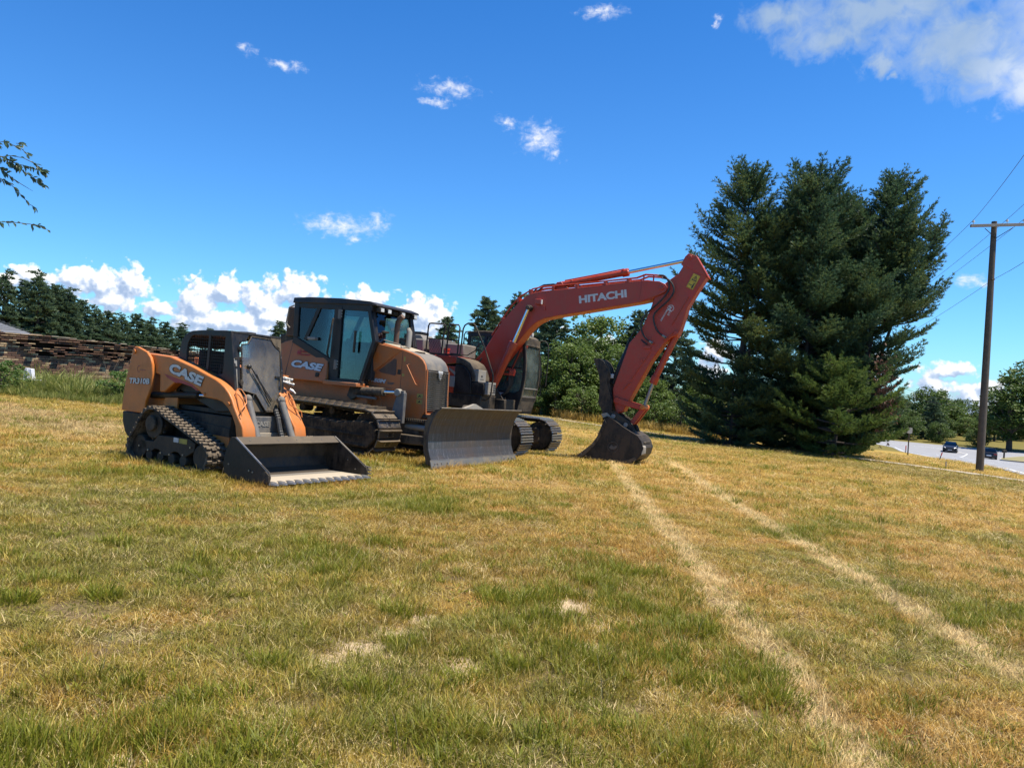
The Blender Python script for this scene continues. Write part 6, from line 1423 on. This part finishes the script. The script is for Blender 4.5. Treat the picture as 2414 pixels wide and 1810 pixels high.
for i in range(11):
    x=-9+i*2.6; y=62-.62*max(0,x)+random.uniform(-1,1); hh=3.6+random.uniform(-.5,.6); s=hh/6.
    make_tree('broadleaf_tree',prL[i%2],(x,y,H(x,y)-.2),f'{ORD[i]} low bushy tree from the left at the foot of the treeline','tree','low trees at the foot of the treeline',rz=random.uniform(0,6),s=(s*.9,s*.9,s))
# ------------------------------------------------------------------ brick wall
m,t,b=mat_new('old_brick'); geo=t.new('ShaderNodeNewGeometry'); oi=t.new('ShaderNodeObjectInfo')
r=t.math('FRACT',t.math('ADD',geo.outputs['Random Per Island'],oi.outputs['Random']))
P=geo.outputs['Position']
zone=t.smooth(t.noise(P,.9,3,.6),.42,.58)
r2=t.math('ADD',t.math('MULTIPLY',r,.75),t.math('MULTIPLY',zone,.25),clamp=True)
c=t.ramp(r2,[(0,(.09,.055,.04)),(.3,(.17,.082,.05)),(.52,(.24,.12,.07)),(.66,(.30,.17,.09)),(.76,(.50,.34,.18)),(1,(.58,.42,.24))])
c=t.mix(t.math('MULTIPLY',t.noise(P,14,4,.7),.45),c,(.10,.075,.06)); t.l.new(c,b.inputs['Base Color']); b.inputs['Roughness'].default_value=.92
bp=t.new('ShaderNodeBump'); bp.inputs['Strength'].default_value=.6; bp.inputs['Distance'].default_value=.01; t.l.new(t.noise(P,45,4,.7),bp.inputs['Height']); t.l.new(bp.outputs[0],b.inputs['Normal'])
A=Vector((-21.3,24.4,0)); Bv=Vector((-9.6,34.3,0)); dv=(Bv-A).normalized(); Lw=(Bv-A).length; nv=Vector((dv.y,-dv.x,0))   # nv faces the camera
ang=math.atan2(dv.y,dv.x)
W=empty('brick_wall',(A.x,A.y,0),ang); tag(W,'long weathered brick wall with ragged overhanging courses behind the tall weeds','wall')
def top_at(s):
    p=A+dv*s; return 2.40-.037*max(0,(p.x+18.3)*1.55)+.03*mnoise.noise(Vector((s*.8,1,0)))
def split_at(s):
    p=A+dv*s; q=ss(-18.9,-17.2,p.x); return (2.25-(.74)*q-.03*(p.x+17))
bw,bh,bd=.235,.070,.10
mb=MB(); 
n=30
for k in range(n):
    s0,s1=Lw*k/n,Lw*(k+1)/n; mb.box(s0,s1,.02,.35,-.6,min(top_at(s0),top_at(s1))-.10)
mb.build('wall_core','dark_gap',W)
bm_=mesh_of(MB().box(-bw/2+.006,bw/2-.006,-bd,0,.005,bh-.004),'brick','old_brick')
bm2=mesh_of(MB().add([(-bw/2+.01,-bd,.004),(bw/2-.004,-bd-.004,.006),(bw/2-.008,0,.004),(-bw/2+.006,0,.003),(-bw/2+.012,-bd+.006,bh-.012),(bw/2-.01,-bd,bh-.006),(bw/2-.006,0,bh-.004),(-bw/2+.006,0,bh-.006)],[(0,3,2,1),(4,5,6,7),(0,1,5,4),(1,2,6,5),(2,3,7,6),(3,0,4,7)]),'brick','old_brick')
items=[]
rg=random.Random(3)
nc=int(2.9/.078)
for j in range(nc):
    z=-.35+.078*j
    ns=int(Lw/bw)
    for i in range(ns):
        s=(i+.5+(.5 if j%2 else 0))*bw
        if s>Lw: continue
        if z+bh>top_at(s)-.02: continue
        upper=z>split_at(s)
        if upper:
            cn=mnoise.noise(Vector((s*.55,j*1.7,4))); c2=mnoise.noise(Vector((s*2.1,j*2.3,9)))
            if cn>.10 and rg.random()<.8: continue
            off_=.03+.14*max(0,.5+cn+c2*.8)+rg.uniform(0,.02); hz=.55
        else: off_=rg.uniform(-.004,.006); hz=1.
        items.append((s,z+rg.uniform(-.003,.003),off_,hz,rg.uniform(-.03,.03) if upper else rg.uniform(-.005,.005)))
def visible_rank(it):
    p=A+dv*it[0]; u=(p.x/p.y); 
    inside=-.69<u<-.56 and it[1]>.55
    return (0 if inside else 1, abs(u+.64))
items.sort(key=visible_rank)
for s,z,o_,hz,rz in items[:300]:
    o=meshobj('brick',bm_ if rg.random()<.6 else bm2,W); o.location=(s,-o_,z); o.scale=(1,1,hz); o.rotation_euler=(0,0,rz)
mb=MB()
for s,z,o_,hz,rz in items[300:]:
    x0,x1=s-bw/2+.006,s+bw/2-.006; mb.box(x0,x1,-o_-bd,-o_,z+.004,z+bh*hz-.003)
me=bpy.data.meshes.new('brickwork'); me.from_pydata(mb.v,[],mb.f); me.materials.append(M['old_brick']); o=meshobj('brickwork',me,W); o['kind']='stuff'
mb=MB()
for i in range(60):
    s=rg.uniform(2,Lw); z=top_at(s)-.09; mb.box(s-rg.uniform(.05,.16),s+rg.uniform(.05,.16),-rg.uniform(.05,.2),.1,z,z+rg.uniform(.01,.035))
o=mb.build('capping_fragments','concrete_dust',W); o['kind']='stuff'
# thin dead stems leaning on the wall
def tangle(x,y,n,h,mat,seed,r=.006,spread=.5):
    rr=random.Random(seed); mb=MB()
    for k in range(n):
        a=rr.uniform(0,6.28); l=h*rr.uniform(.5,1); b0=(x+rr.uniform(-.2,.2),y+rr.uniform(-.2,.2),H(x,y)-.05)
        mb.tube([b0,(b0[0]+math.cos(a)*l*spread*.4,b0[1]+math.sin(a)*l*spread*.3,b0[2]+l*.6),(b0[0]+math.cos(a)*l*spread,b0[1]+math.sin(a)*l*spread*.6,b0[2]+l)],[r,r*.7,r*.3],4,caps=False)
    return mb
tag(tangle(-14.6,27.5,9,1.7,'',8,.008,.7).build('dry_stalks','dead_branch'),'bare dry stalks leaning against the lower bricks of the wall','plant')
# white plastic scrap lying by the wall
tub=MB().loft([(-.16,-.10,.06),(.14,-.10,.06),(.14,.1,.06),(-.16,.1,.06)],[(-.12,-.08,.40),(.10,-.08,.38),(.10,.08,.38),(-.12,.08,.40)]).box(-.34,.34,-.12,.12,.0,.035).box(-.02,.0,-.13,-.1,.05,.4).build('plastic_tub','white_plastic',None,.01)
tub.location=(-16.0,25.2,H(-16.0,25.2)+.48); tag(tub,'small upturned white plastic tub at the foot of the brick wall','tub')
crate=MB().box(-.3,.3,-.2,.2,0,.5).build('stone_block','track_dark',None,.02); crate.location=(-15.9,25.35,H(-15.9,25.35)-.02); tag(crate,'dark block under the white tub beside the brick wall','block')

# ------------------------------------------------------------------ house roof beyond the wall
HS=empty('house',(-33.5,43.2,0),math.radians(32)); tag(HS,'low house with grey shingled hip roof beyond the brick wall at the left edge','house')
MB().box(-8,4.75,-.9,5,.1,2.72).build('wall','siding',HS)
e=2.70; rd=3.62
V=[(-8.6,-1.5,e+.12),(5.3,-1.5,e-.02),(5.3,5.6,e-.02),(-8.6,5.6,e+.12),(-8.6,2,rd+.12),(3.0,2,rd-.12)]
V2=[(x,y,z-.12) for x,y,z in V]
roof=MB().add(V+V2,[(0,1,5,4),(1,2,5),(2,3,4,5),(3,0,4),(6,10,11,7),(7,11,8),(8,11,10,9),(9,10,6),(0,6,7,1),(1,7,8,2),(2,8,9,3),(3,9,6,0)]).build('roof','roof_shingle',HS)
mb=MB()
for k in range(1,9):
    q=k/9; z=e+.05+(rd-e)*q; y=-1.5+3.5*q; mb.box(-8.5+0*q,5.25-2.3*q,y-.012,y+.03,z+.03-.0,z+.055)
mb.build('shingle_course','roof_shingle',HS)
MB().box(-.7,1.0,1.2,1.5,3.5,3.62).build('ridge_vent','black_paint',HS)
MB().box(-8.5,5.25,-1.54,-1.50,e-.14,e+.01).build('gutter','white_plastic',HS)

# ------------------------------------------------------------------ shrubs and tall weeds by the wall
prW=realise(broad_parts(1.3,.75,71,2600,.085,'shrub_leaves',trunk_r=.025,clumps=34,base=.02))
make_tree('shrub',prW,(-16.35,24.3,H(-16.35,24.3)-.02),'bright green leafy shrub in front of the brick wall at the left edge','shrub',rz=1,s=(1.15,1.15,1.0))
make_tree('shrub',prW,(-12.75,25.0,H(-12.75,25)-.02),'tall green weedy bush just left of the loader','shrub',rz=3,s=(1.15,1.1,.98))
make_tree('shrub',prW,(-11.7,25.6,H(-11.7,25.6)-.02),'green weedy bush half hidden behind the loader upright','shrub',rz=5,s=(1.2,1.1,.98))
def rot(rg_): return (rg_.uniform(-.15,.15),rg_.uniform(-.15,.15),rg_.uniform(0,6.28))
rg=random.Random(9)
WV=[blades_mesh('weed_tuft',34,.22,.35,.85,.010,.55,'weed_blade',s) for s in(1,2,3)]+[blades_mesh('green_tuft',46,.2,.3,.6,.011,.9,'weed_blade',s) for s in(4,5)]
pts=[]
while len(pts)<1900:
    y=rg.uniform(22.5,31); x=-y*.75+rg.uniform(0,9.5)
    edge=23.4+.9*mnoise.noise(Vector((x*.5,3,0)))-(.35*(x+16))*(.0)
    if y<edge: continue
    d=(Vector((x,y,0))-A).dot(nv)
    if d<.15: continue
    s=rg.uniform(.6,1.3)*(.6 if y<edge+.6 else 1.1)*.85*max(.35,1+1.1*mnoise.noise(Vector((x*.9,y*.9,7)))); pts.append((x,y,H(x,y)-.02,rot(rg),(s,s,s),rg.randrange(5)))
scatter('tall_weeds',WV,pts,'tall rough green weeds and grass growing along the foot of the brick wall','weeds')
WD=[blades_mesh('dry_tuft',40,.3,.4,.9,.012,.5,'dry_blade',s) for s in(6,7)]
pts=[]
for k in range(800):
    x=rg.uniform(-6,12); yb=57-.75*x if x>0 else 60
    y=yb+rg.uniform(-1.2,1.6)-(5 if x>3 else 0); s=rg.uniform(.5,1.15); pts.append((x,y,H(x,y)-.02,rot(rg),(s,s,s),rg.randrange(2)))
scatter('dry_weeds',WD,pts,'dry straw-coloured tall grass along the foot of the treeline','weeds')

# ------------------------------------------------------------------ utility pole and lines
UP=empty('utility_pole',(18.55,29.85,0)); tag(UP,'tall weathered wooden utility pole with crossarm standing on the brown roadside verge','utility pole')
z0=H(18.55,29.85)
MB().tube([(0,0,z0-.3),(.02,.03,z0+2),(.10,.15,5),(.22,.35,9.0)],[.142,.138,.125,.100],16).build('pole_shaft','pole_wood',UP)
MB().loft([(-.83,.20,8.68),(1.37,.20,8.86),(1.37,.20,8.97),(-.83,.20,8.79)],[(-.83,.10,8.68),(1.37,.10,8.86),(1.37,.10,8.97),(-.83,.10,8.79)]).build('crossarm','silver_wood',UP,.006)
for s_ in(-1,1): MB().tube([(.22+s_*.02,.19,8.33),(.25+s_*.55,.09,8.70+s_*.045)],.014,6).build('arm_brace','black_paint',UP)
INS=[(-.73,.15,8.80),(.60,.15,8.91),(1.27,.15,8.96)]
for x,y,z in INS:
    i_=MB().tube([(x,y,z),(x,y,z+.08),(x,y,z+.081),(x,y,z+.12),(x,y,z+.121),(x,y,z+.17)],[.012,.012,.055,.05,.034,.028],10).build('insulator','porcelain',UP)
MB().tube([(.02,.0,6.66),(.34,.3,6.70)],.02,6).build('wire_clamp','black_paint',UP)
def sagline(p,q,sag,n=24): return [tuple(Vector(p).lerp(Vector(q),k/n)+Vector((0,0,-4*sag*(k/n)*(1-k/n)))) for k in range(n+1)]
b0=Vector((18.55,29.85,0)); near=Vector((-.4,-11,0)); farp=Vector((31.4,76,0))
lbl=['leftmost overhead wire on the crossarm of the utility pole','middle overhead wire, from the insulator just right of the pole top','rightmost overhead wire, from the outer right insulator','lowest overhead wire, fixed to the pole shaft below the crossarm']
for k,(x,y,z) in enumerate([(a,b_,c_+.17) for a,b_,c_ in INS]+[(.2,.12,6.69)]):
    p=b0+Vector((x,y,z)); perp=Vector((.92,-.36,0))*((-.7,.6,1.25,.15)[k]); hz=(9.7,9.8,9.85,7.4)[k]
    pts=sagline(p,near+perp+Vector((0,0,hz)),1.0)[::-1]+sagline(p,farp+perp*.8+Vector((0,0,(7.4,7.5,7.55,5.0)[k])),.7)[1:]
    tag(MB().tube(pts,.008,5).build('power_line','wire'),lbl[k],'power line','wires on the near utility pole')
UP2=empty('utility_pole',(farp.x,farp.y,0)); zz=H(farp.x,farp.y)
MB().tube([(0,0,zz-.2),(0,0,7.4)],[.15,.11],10).build('pole_shaft','pole_wood',UP2); MB().box(-1.1,1.1,-.05,.05,7.1,7.22).build('crossarm','silver_wood',UP2)
tag(UP2,'utility pole hidden among the big pines','utility pole')
fp=(92.3,150); zf=H(*fp); UP3=empty('utility_pole',(fp[0],fp[1],zf)); 
MB().tube([(0,0,-.2),(.35,0,8.1)],[.17,.12],10).build('pole_shaft','pole_wood',UP3); MB().box(-1.3,1.6,-.06,.06,7.75,7.9).build('crossarm','silver_wood',UP3)
tag(UP3,'distant utility pole with a crossarm beyond the road, just left of the near pole','utility pole')
for k,dz in enumerate((7.95,7.0)):
    p=Vector((fp[0],fp[1],zf+dz)); q=Vector((58,120,zf+dz+2.3)); tag(MB().tube(sagline(p,q,1.2),.022,4).build('power_line','wire'),('upper','lower')[k]+' thin wire running left from the distant utility pole','power line')

# ------------------------------------------------------------------ roadside things
def sheet_sign():
    x,y=29.5,56.1; z=H(x,y); o=empty('road_sign',(x,y,z),.3); MB().box(-.03,.03,-.03,.03,-.1,1.75).build('post','black_paint',o)
    MB().prism([(-.24,1.66),(.10,1.60),(.26,1.66),(.26,2.02),(.12,2.06),(-.24,2.0)],-.035,-.030).build('sign_panel','light_grey',o); tag(o,'small road sign seen from behind on a dark post by the road bend','sign')
sheet_sign()
x,y=23.95,42.2; o=empty('marker_stake',(x,y,H(x,y))); o.rotation_euler=(0,.30,0)
MB().box(-.022,.022,-.012,.012,-.1,.30).build('stake_shaft','black_paint',o); MB().box(-.024,.024,-.014,.014,.30,.50).build('stake_tip','stake_red',o); MB().box(-.0245,.0245,-.0145,.0145,.02,.08).build('stake_band','white_plastic',o)
tag(o,'leaning red and dark marker stake at the grass edge in front of the dark car','stake')
x,y=40.1,76.7; o=empty('marker_stake',(x,y,H(x,y))); MB().box(-.04,.04,-.02,.02,-.1,.55).build('stake_shaft','silver_wood',o); MB().box(-.042,.042,-.022,.022,.35,.75).build('stake_tip','stake_red',o)
tag(o,'small red-topped marker stake just left of the road sign post','stake')
x,y=16.9,29.3; o=empty('survey_stake',(x,y,H(x,y))); 
MB().box(-.02,.02,-.012,.012,-.1,.28).build('stake_shaft','silver_wood',o); tag(o,'short pale wooden stake beside the pavement near the pole','stake')
for i,(x,y,h_,lb) in enumerate([(3.55,67,.58,'left pink survey stake of the pair behind the excavator tracks'),(4.05,69,.66,'right pink survey stake of the pair behind the excavator tracks'),(7.35,66,.62,'single pink survey stake just left of the digging bucket'),(9.0,47.5,.35,'short pink survey stake right of the digging bucket')]):
    o=MB().box(-.035,.035,-.018,.018,-.1,h_).build('survey_stake','stake_pink'); o.location=(x,y,H(x,y)); o.rotation_euler=(0,random.uniform(-.04,.06),.3); tag(o,lb,'stake','pink survey stakes')
x,y=62.9,96.4; MBX=empty('mailbox',(x,y,H(x,y)+.14),.4); MB().box(-.07,.07,-.07,.07,-.1,.8).build('post','black_paint',MBX)
MB().prism([(-.32,.78),(.32,.78),(.32,1.0),(.24,1.12),(-.24,1.12),(-.32,1.0)],-.14,.14).build('mailbox_body','black_paint',MBX,.02); MB().box(-.05,.3,-.17,-.145,.95,.99).build('flag','cab_black',MBX)
tag(MBX,'black mailbox on a post on the grass verge across the road','mailbox')
paint('tyre',(.015,.015,.015),amt=.2,rough=.9,bump=0)
def car(x,y,rz,label):
    o=empty('car',(x,y,H(x,y)+.02),rz); tag(o,label,'car')
    low=[(-2.25,.30),(-2.3,.62),(-2.2,.90),(-1.5,.98),(.9,.95),(2.0,.80),(2.28,.60),(2.3,.32),(2.0,.22),(-2.0,.22)]
    A_=[(a,-.88,b_) for a,b_ in low]; B_=[(a,.88,b_) for a,b_ in low]
    MB().loft(A_,B_).build('body','car_paint',o,.06)
    cabn=[(-1.75,.96,.80),(-1.25,1.36,.62),(-.7,1.43,.60),(.15,1.41,.60),(.95,.94,.80)]
    MB().loft([(a,-c_,b_) for a,b_,c_ in cabn],[(a,c_,b_) for a,b_,c_ in cabn]).build('greenhouse','car_glass',o,.02)
    MB().loft([(-1.2,-.60,1.37),(.12,-.59,1.415),(.12,.59,1.415),(-1.2,.60,1.37)],[(-1.2,-.55,1.40),(.05,-.55,1.445),(.05,.55,1.445),(-1.2,.55,1.40)]).build('roof','car_paint',o,.01)
    for s_ in(-1,1):
        for wx in(-1.4,1.42):
            w_=MB().disc_y(wx,.32,s_*.88,s_*.66,.32,20).build('wheel','tyre',o); MB().disc_y(wx,.32,s_*.885,s_*.88,.19,12).build('rim','shoe_edge',w_)
        MB().loft([(2.2,s_*.48,.62),(2.27,s_*.52,.60),(2.12,s_*.85,.66),(2.05,s_*.8,.72)],[(2.18,s_*.48,.74),(2.16,s_*.52,.75),(2.0,s_*.86,.78),(1.98,s_*.8,.80)]).build('headlight','lamp_lens',o)
        MB().box(-2.32,-2.24,*sorted((s_*.5,s_*.85)),.66,.80).build('tail_light','red_stripe',o)
        MB().box(.55,.72,*sorted((s_*.86,s_*1.03)),.94,1.06).build('mirror','car_paint',o,.02)
    MB().box(2.27,2.31,-.45,.45,.42,.56).build('front_grille','black_decal',o); MB().box(-2.33,-2.30,-.26,.26,.50,.62).build('number_plate','white_plastic',o); MB().box(2.3,2.325,-.26,.26,.36,.42).build('number_plate','white_plastic',o)
    return o
car(62.1,106.8,math.radians(-122),'dark sedan driving towards the viewer on the road, headlights forward')
car(60.4,95.5,math.radians(58),'dark sedan half hidden behind the near utility pole, driving away')
# ------------------------------------------------------------------ overhanging tree at the left edge
TT=empty('shade_tree',(-8.2,6.0,0)); zt=H(-8.2,6)
MB().tube([(0,0,zt-.2),(.1,0,1.5),(.0,.1,3.2),(.2,0,5.0)],[.22,.17,.12,.05],12).build('trunk','bark',TT)
mb=MB()
for p in([(0,.05,2.4),(1.6,-.1,3.1),(2.9,-.3,3.3),(4.2,-.5,3.06)],[(0,.05,2.2),(1.8,-.2,2.6),(3.2,-.4,2.62),(4.36,-.5,2.5)],[(1.6,-.1,3.1),(3.2,-.4,3.2),(4.32,-.5,2.97)],[(1.8,-.2,2.7),(3.2,-.4,3.0),(4.36,-.5,2.86)]): mb.tube(p,[.05,.03,.015,.004],6)
mb.build('limb','bark',TT)
rgq=np.random.default_rng(77); cc=rand_dirs(26,rgq)*np.array([1.5,1.6,1.2])+np.array([0,0,4.2]); ii=rgq.integers(0,26,5200)
Pq=cc[ii]+rand_dirs(5200,rgq)*rgq.uniform(.1,.6,(5200,1)); Vq,Fq=leaves(Pq,.07,rgq); meshobj('crown',np_mesh('crown',Vq,Fq,'twig_leaves'),TT)
tag(TT,'tree at the left edge whose thin drooping leafy twigs hang into the sky','tree')
TWG=[[(-3.832,3.035),(-3.8,3.053),(-3.745,3.065),(-3.688,3.044),(-3.614,3.015),(-3.555,2.957)],[(-3.709,3.076),(-3.656,3.076)],[(-3.828,2.969),(-3.794,2.962),(-3.728,2.975),(-3.628,2.964),(-3.548,2.929),(-3.49,2.883),(-3.466,2.859)],[(-3.783,2.958),(-3.681,2.922),(-3.58,2.9),(-3.489,2.874)],[(-3.794,2.954),(-3.708,2.915),(-3.639,2.874),(-3.553,2.824),(-3.478,2.778)],[(-3.825,2.908),(-3.79,2.882),(-3.715,2.825),(-3.628,2.772),(-3.542,2.727)],[(-3.82,2.819),(-3.751,2.79),(-3.67,2.717),(-3.593,2.641),(-3.536,2.613)],[(-3.801,2.484),(-3.74,2.488),(-3.612,2.487),(-3.529,2.483),(-3.456,2.471),(-3.382,2.441)]]
lm=bpy.data.meshes.new('leaf'); lm.from_pydata([(0,0,0),(.009,.0065,.001),(.021,.0065,.0015),(.034,0,-.004),(.021,-.0065,.0015),(.009,-.0065,.001),(.015,0,-.0015)],[],[(0,1,6),(1,2,6),(2,3,6),(3,4,6),(4,5,6),(5,0,6)]); lm.materials.append(M['twig_leaves'])
rr=random.Random(4); dens_=[34,5,46,40,38,24,20,20]; ex_=[0,0,0,6,0,4,2,0]
for tix,(T,nl) in enumerate(zip(TWG,dens_)):
    yy=-.5+rr.uniform(-.06,.06)
    tw_=MB().tube([(x+8.2,yy,z) for x,z in T],[.0024]*(len(T)-1)+[.001],5).build('twig','bark',TT)
    lim=.62 if tix==5 else 1.
    for k in range(nl):
        q=rr.uniform(0,.97)*lim*(len(T)-1); i=int(q); f_=q-i; p=(T[i][0]+(T[i+1][0]-T[i][0])*f_,T[i][1]+(T[i+1][1]-T[i][1])*f_)
        l_=meshobj('leaf',lm,tw_); l_.location=(p[0]+8.2,yy+rr.uniform(-.01,.01),p[1]); s=rr.uniform(1.0,1.7); l_.scale=(s,s,s)
        l_.rotation_euler=(rr.uniform(-1.4,1.4),rr.uniform(-.3,1.3),rr.uniform(-1.1,1.1))

# ------------------------------------------------------------------ lawn
GV=[blades_mesh('tuft',46,.085,.022,.070,.0015,1.0,'dry_blade',s,flat=.5) for s in(11,12,13,14)]+[blades_mesh('tuft',40,.10,.030,.085,.0018,.75,'dry_blade',s,flat=.3) for s in(15,16)]+[blades_mesh('tuft',30,.05,.05,.11,.0020,.55,'green_blade',17),blades_mesh('tuft',26,.055,.04,.10,.0022,.9,'green_blade',18),blades_mesh('straw_mat',26,.11,.06,.11,.0016,1.,'straw_blade',19,flat=1.1),blades_mesh('weed_rosette',16,.02,.03,.05,.007,1.6,'green_blade',20),blades_mesh('clover',40,.09,.012,.03,.006,.5,'green_blade',23,segs=2)]
rg=random.Random(21); pts=[]
inv_s=S.matrix_world.inverted()
def in_bucket(x,y):
    v=inv_s@Vector((x,y,H(x,y))); return 1.45<v.x<2.36 and abs(v.y)<.96
def add_pts(N,dmin,dmax,pw,smin,smax,grow):
    for k in range(N):
        u=rg.random(); e=2-pw; d=(dmin**e+u*(dmax**e-dmin**e))**(1/e); a=rg.uniform(-.80,.80); x=d*math.sin(a); y=d*math.cos(a)
        if y<1.2 or blocked(x,y) or in_bucket(x,y): continue
        skip=False
        for sx,sy,r in SAND:
            if (x-sx)**2+(y-sy)**2<(r*rg.uniform(.6,1.1))**2 and rg.random()<.9: skip=True; break
        if skip: continue
        g_=.8*mnoise.noise(Vector((x*.55,y*.55,5)))+.6*mnoise.noise(Vector((x*1.9,y*1.9,8)))
        if y>6: g_-=.12
        thin=mnoise.noise(Vector((x*2.7,y*2.7,1)))
        if thin<-.30 and rg.random()<.65: continue
        i=rg.randrange(4) if rg.random()<.72 else 4+rg.randrange(2)
        if rg.random()<max(0.06,min(.48,(g_-.0)*1.0)): i=6+rg.randrange(2)
        if i<6 and rg.random()<.13: i=8
        if d<9 and rg.random()<.018: i=9
        elif d<9 and g_>.1 and rg.random()<.05: i=10
        s=rg.uniform(smin,smax)*(1+grow*max(0,d-4)); h_=1/(1+.055*max(0,d-4))*(1 if i<6 else .9)
        pts.append((x,y,HR(x,y)-.004,rot(rg),(s,s,s*h_*rg.uniform(.7,1.15)*(1+.6*g_)*(1.3 if i==8 else 1)),i))
add_pts(8200,1.35,3.6,0,.8,1.3,0)
add_pts(38000,3.3,12,1.0,.85,1.3,.06)
add_pts(26000,11,30,1.05,.95,1.4,.085)
add_pts(12000,28,58,.8,1.1,1.6,.075)
TU=[(.17,5.61),(-.07,5.65),(.47,5.96),(1.27,6.77),(-1.21,3.96),(-.69,5.01),(1.18,5.18),(-2.94,5.07),(-2.52,4.88),(.59,3.51),(-.21,3.94),(.08,4.26),(-.61,3.73),(-2.96,4.64),(.25,3.4),(.3,5.75),(.05,5.45),(1.25,6.7),(-1.3,3.5),(.5,2.9),(-2.2,5.5),(-3.2,6.2),(1.5,4.1),(-.9,3.0)]
for x,y in TU:
    for k in range(9):
        xx,yy=x+rg.gauss(0,.07),y+rg.gauss(0,.06); s=rg.uniform(1.1,1.7); pts.append((xx,yy,HR(xx,yy)-.004,rot(rg),(s,s,s*.95),6+rg.randrange(2)))
for x,y in((-.14,4.96),(1.2,4.26),(-1.05,4.01),(1.48,5.12),(-.05,4.85)):
    for k in range(14):
        xx,yy=x+rg.gauss(0,.10),y+rg.gauss(0,.09); s=rg.uniform(.9,1.3); pts.append((xx,yy,HR(xx,yy)-.004,rot(rg),(s,s,s*.6),7))
for k in range(2000):
    q=rg.uniform(0,len(SW)-1.001); i=int(q); f_=q-i; x=SW[i][0]+(SW[i+1][0]-SW[i][0])*f_; y=SW[i][1]+(SW[i+1][1]-SW[i][1])*f_
    d_=rg.choice((-1,1))*rg.uniform(.34,.6) if mnoise.noise(Vector((x*.35+3,y*.35,2)))+.4*mnoise.noise(Vector((x*1.8,y*1.8,2)))<.12 else rg.uniform(-.45,.45)
    x+=.83*d_; y+=.55*d_; s=rg.uniform(1.2,1.9); pts.append((x,y,H(x,y)+.01,rot(rg),(s,s,s*.75),rg.randrange(6)))
for (ax,ay,bx,by,n_,sc_) in((-1.05,-.93,1.0,-.93,60,1.5),(-1.1,-.90,-.9,-.5,14,1.5),(1.45,-1.0,2.35,-1.0,40,1.35),(2.42,-.95,2.42,.95,60,1.15)):
    for k in range(n_):
        q=rg.random(); v=S.matrix_world@Vector((ax+(bx-ax)*q+rg.gauss(0,.03),ay+(by-ay)*q+rg.gauss(0,.05),0)); s=sc_*rg.uniform(.8,1.35); pts.append((v.x,v.y,HR(v.x,v.y)-.004,rot(rg),(s,s,s*1.1),4+rg.randrange(2)))
for (ax,ay,bx,by,n_,sc_) in((-2.0,-1.5,1.3,-1.5,60,2.0),(1.3,-1.45,2.7,-.6,60,2.3),(2.75,-1.6,2.75,1.6,60,1.6)):
    for k in range(n_):
        q=rg.random(); v=DOZ.matrix_world@Vector((ax+(bx-ax)*q+rg.gauss(0,.08),ay+(by-ay)*q+rg.gauss(0,.08),0)); s=sc_*rg.uniform(.8,1.3); pts.append((v.x,v.y,HR(v.x,v.y)-.004,rot(rg),(s,s,s*.9),4+rg.randrange(2)))
scatter('lawn_grass',GV,pts,'parched brown and green lawn grass covering the field','grass')
# a few seed stalks standing above the lawn
mb=MB()
for k in range(120):
    d=rg.uniform(2.2,22); a=rg.uniform(-.62,.62); x,y=d*math.sin(a),d*math.cos(a); h_=rg.uniform(.10,.26); q=rg.uniform(0,6.28); l_=rg.uniform(.02,.2); z=H(x,y)
    if in_bucket(x,y) or blocked(x,y): continue
    r_=.0009+.00012*d; mb.tube([(x,y,z),(x+math.cos(q)*l_*.4,y+math.sin(q)*l_*.4,z+h_*.6),(x+math.cos(q)*l_,y+math.sin(q)*l_,z+h_)],[r_,r_*.8,r_*.6],3,caps=False)
o=mb.build('seed_stalks','dry_weed'); tag(o,'thin dry seed stalks standing above the lawn','grass',kind='stuff')
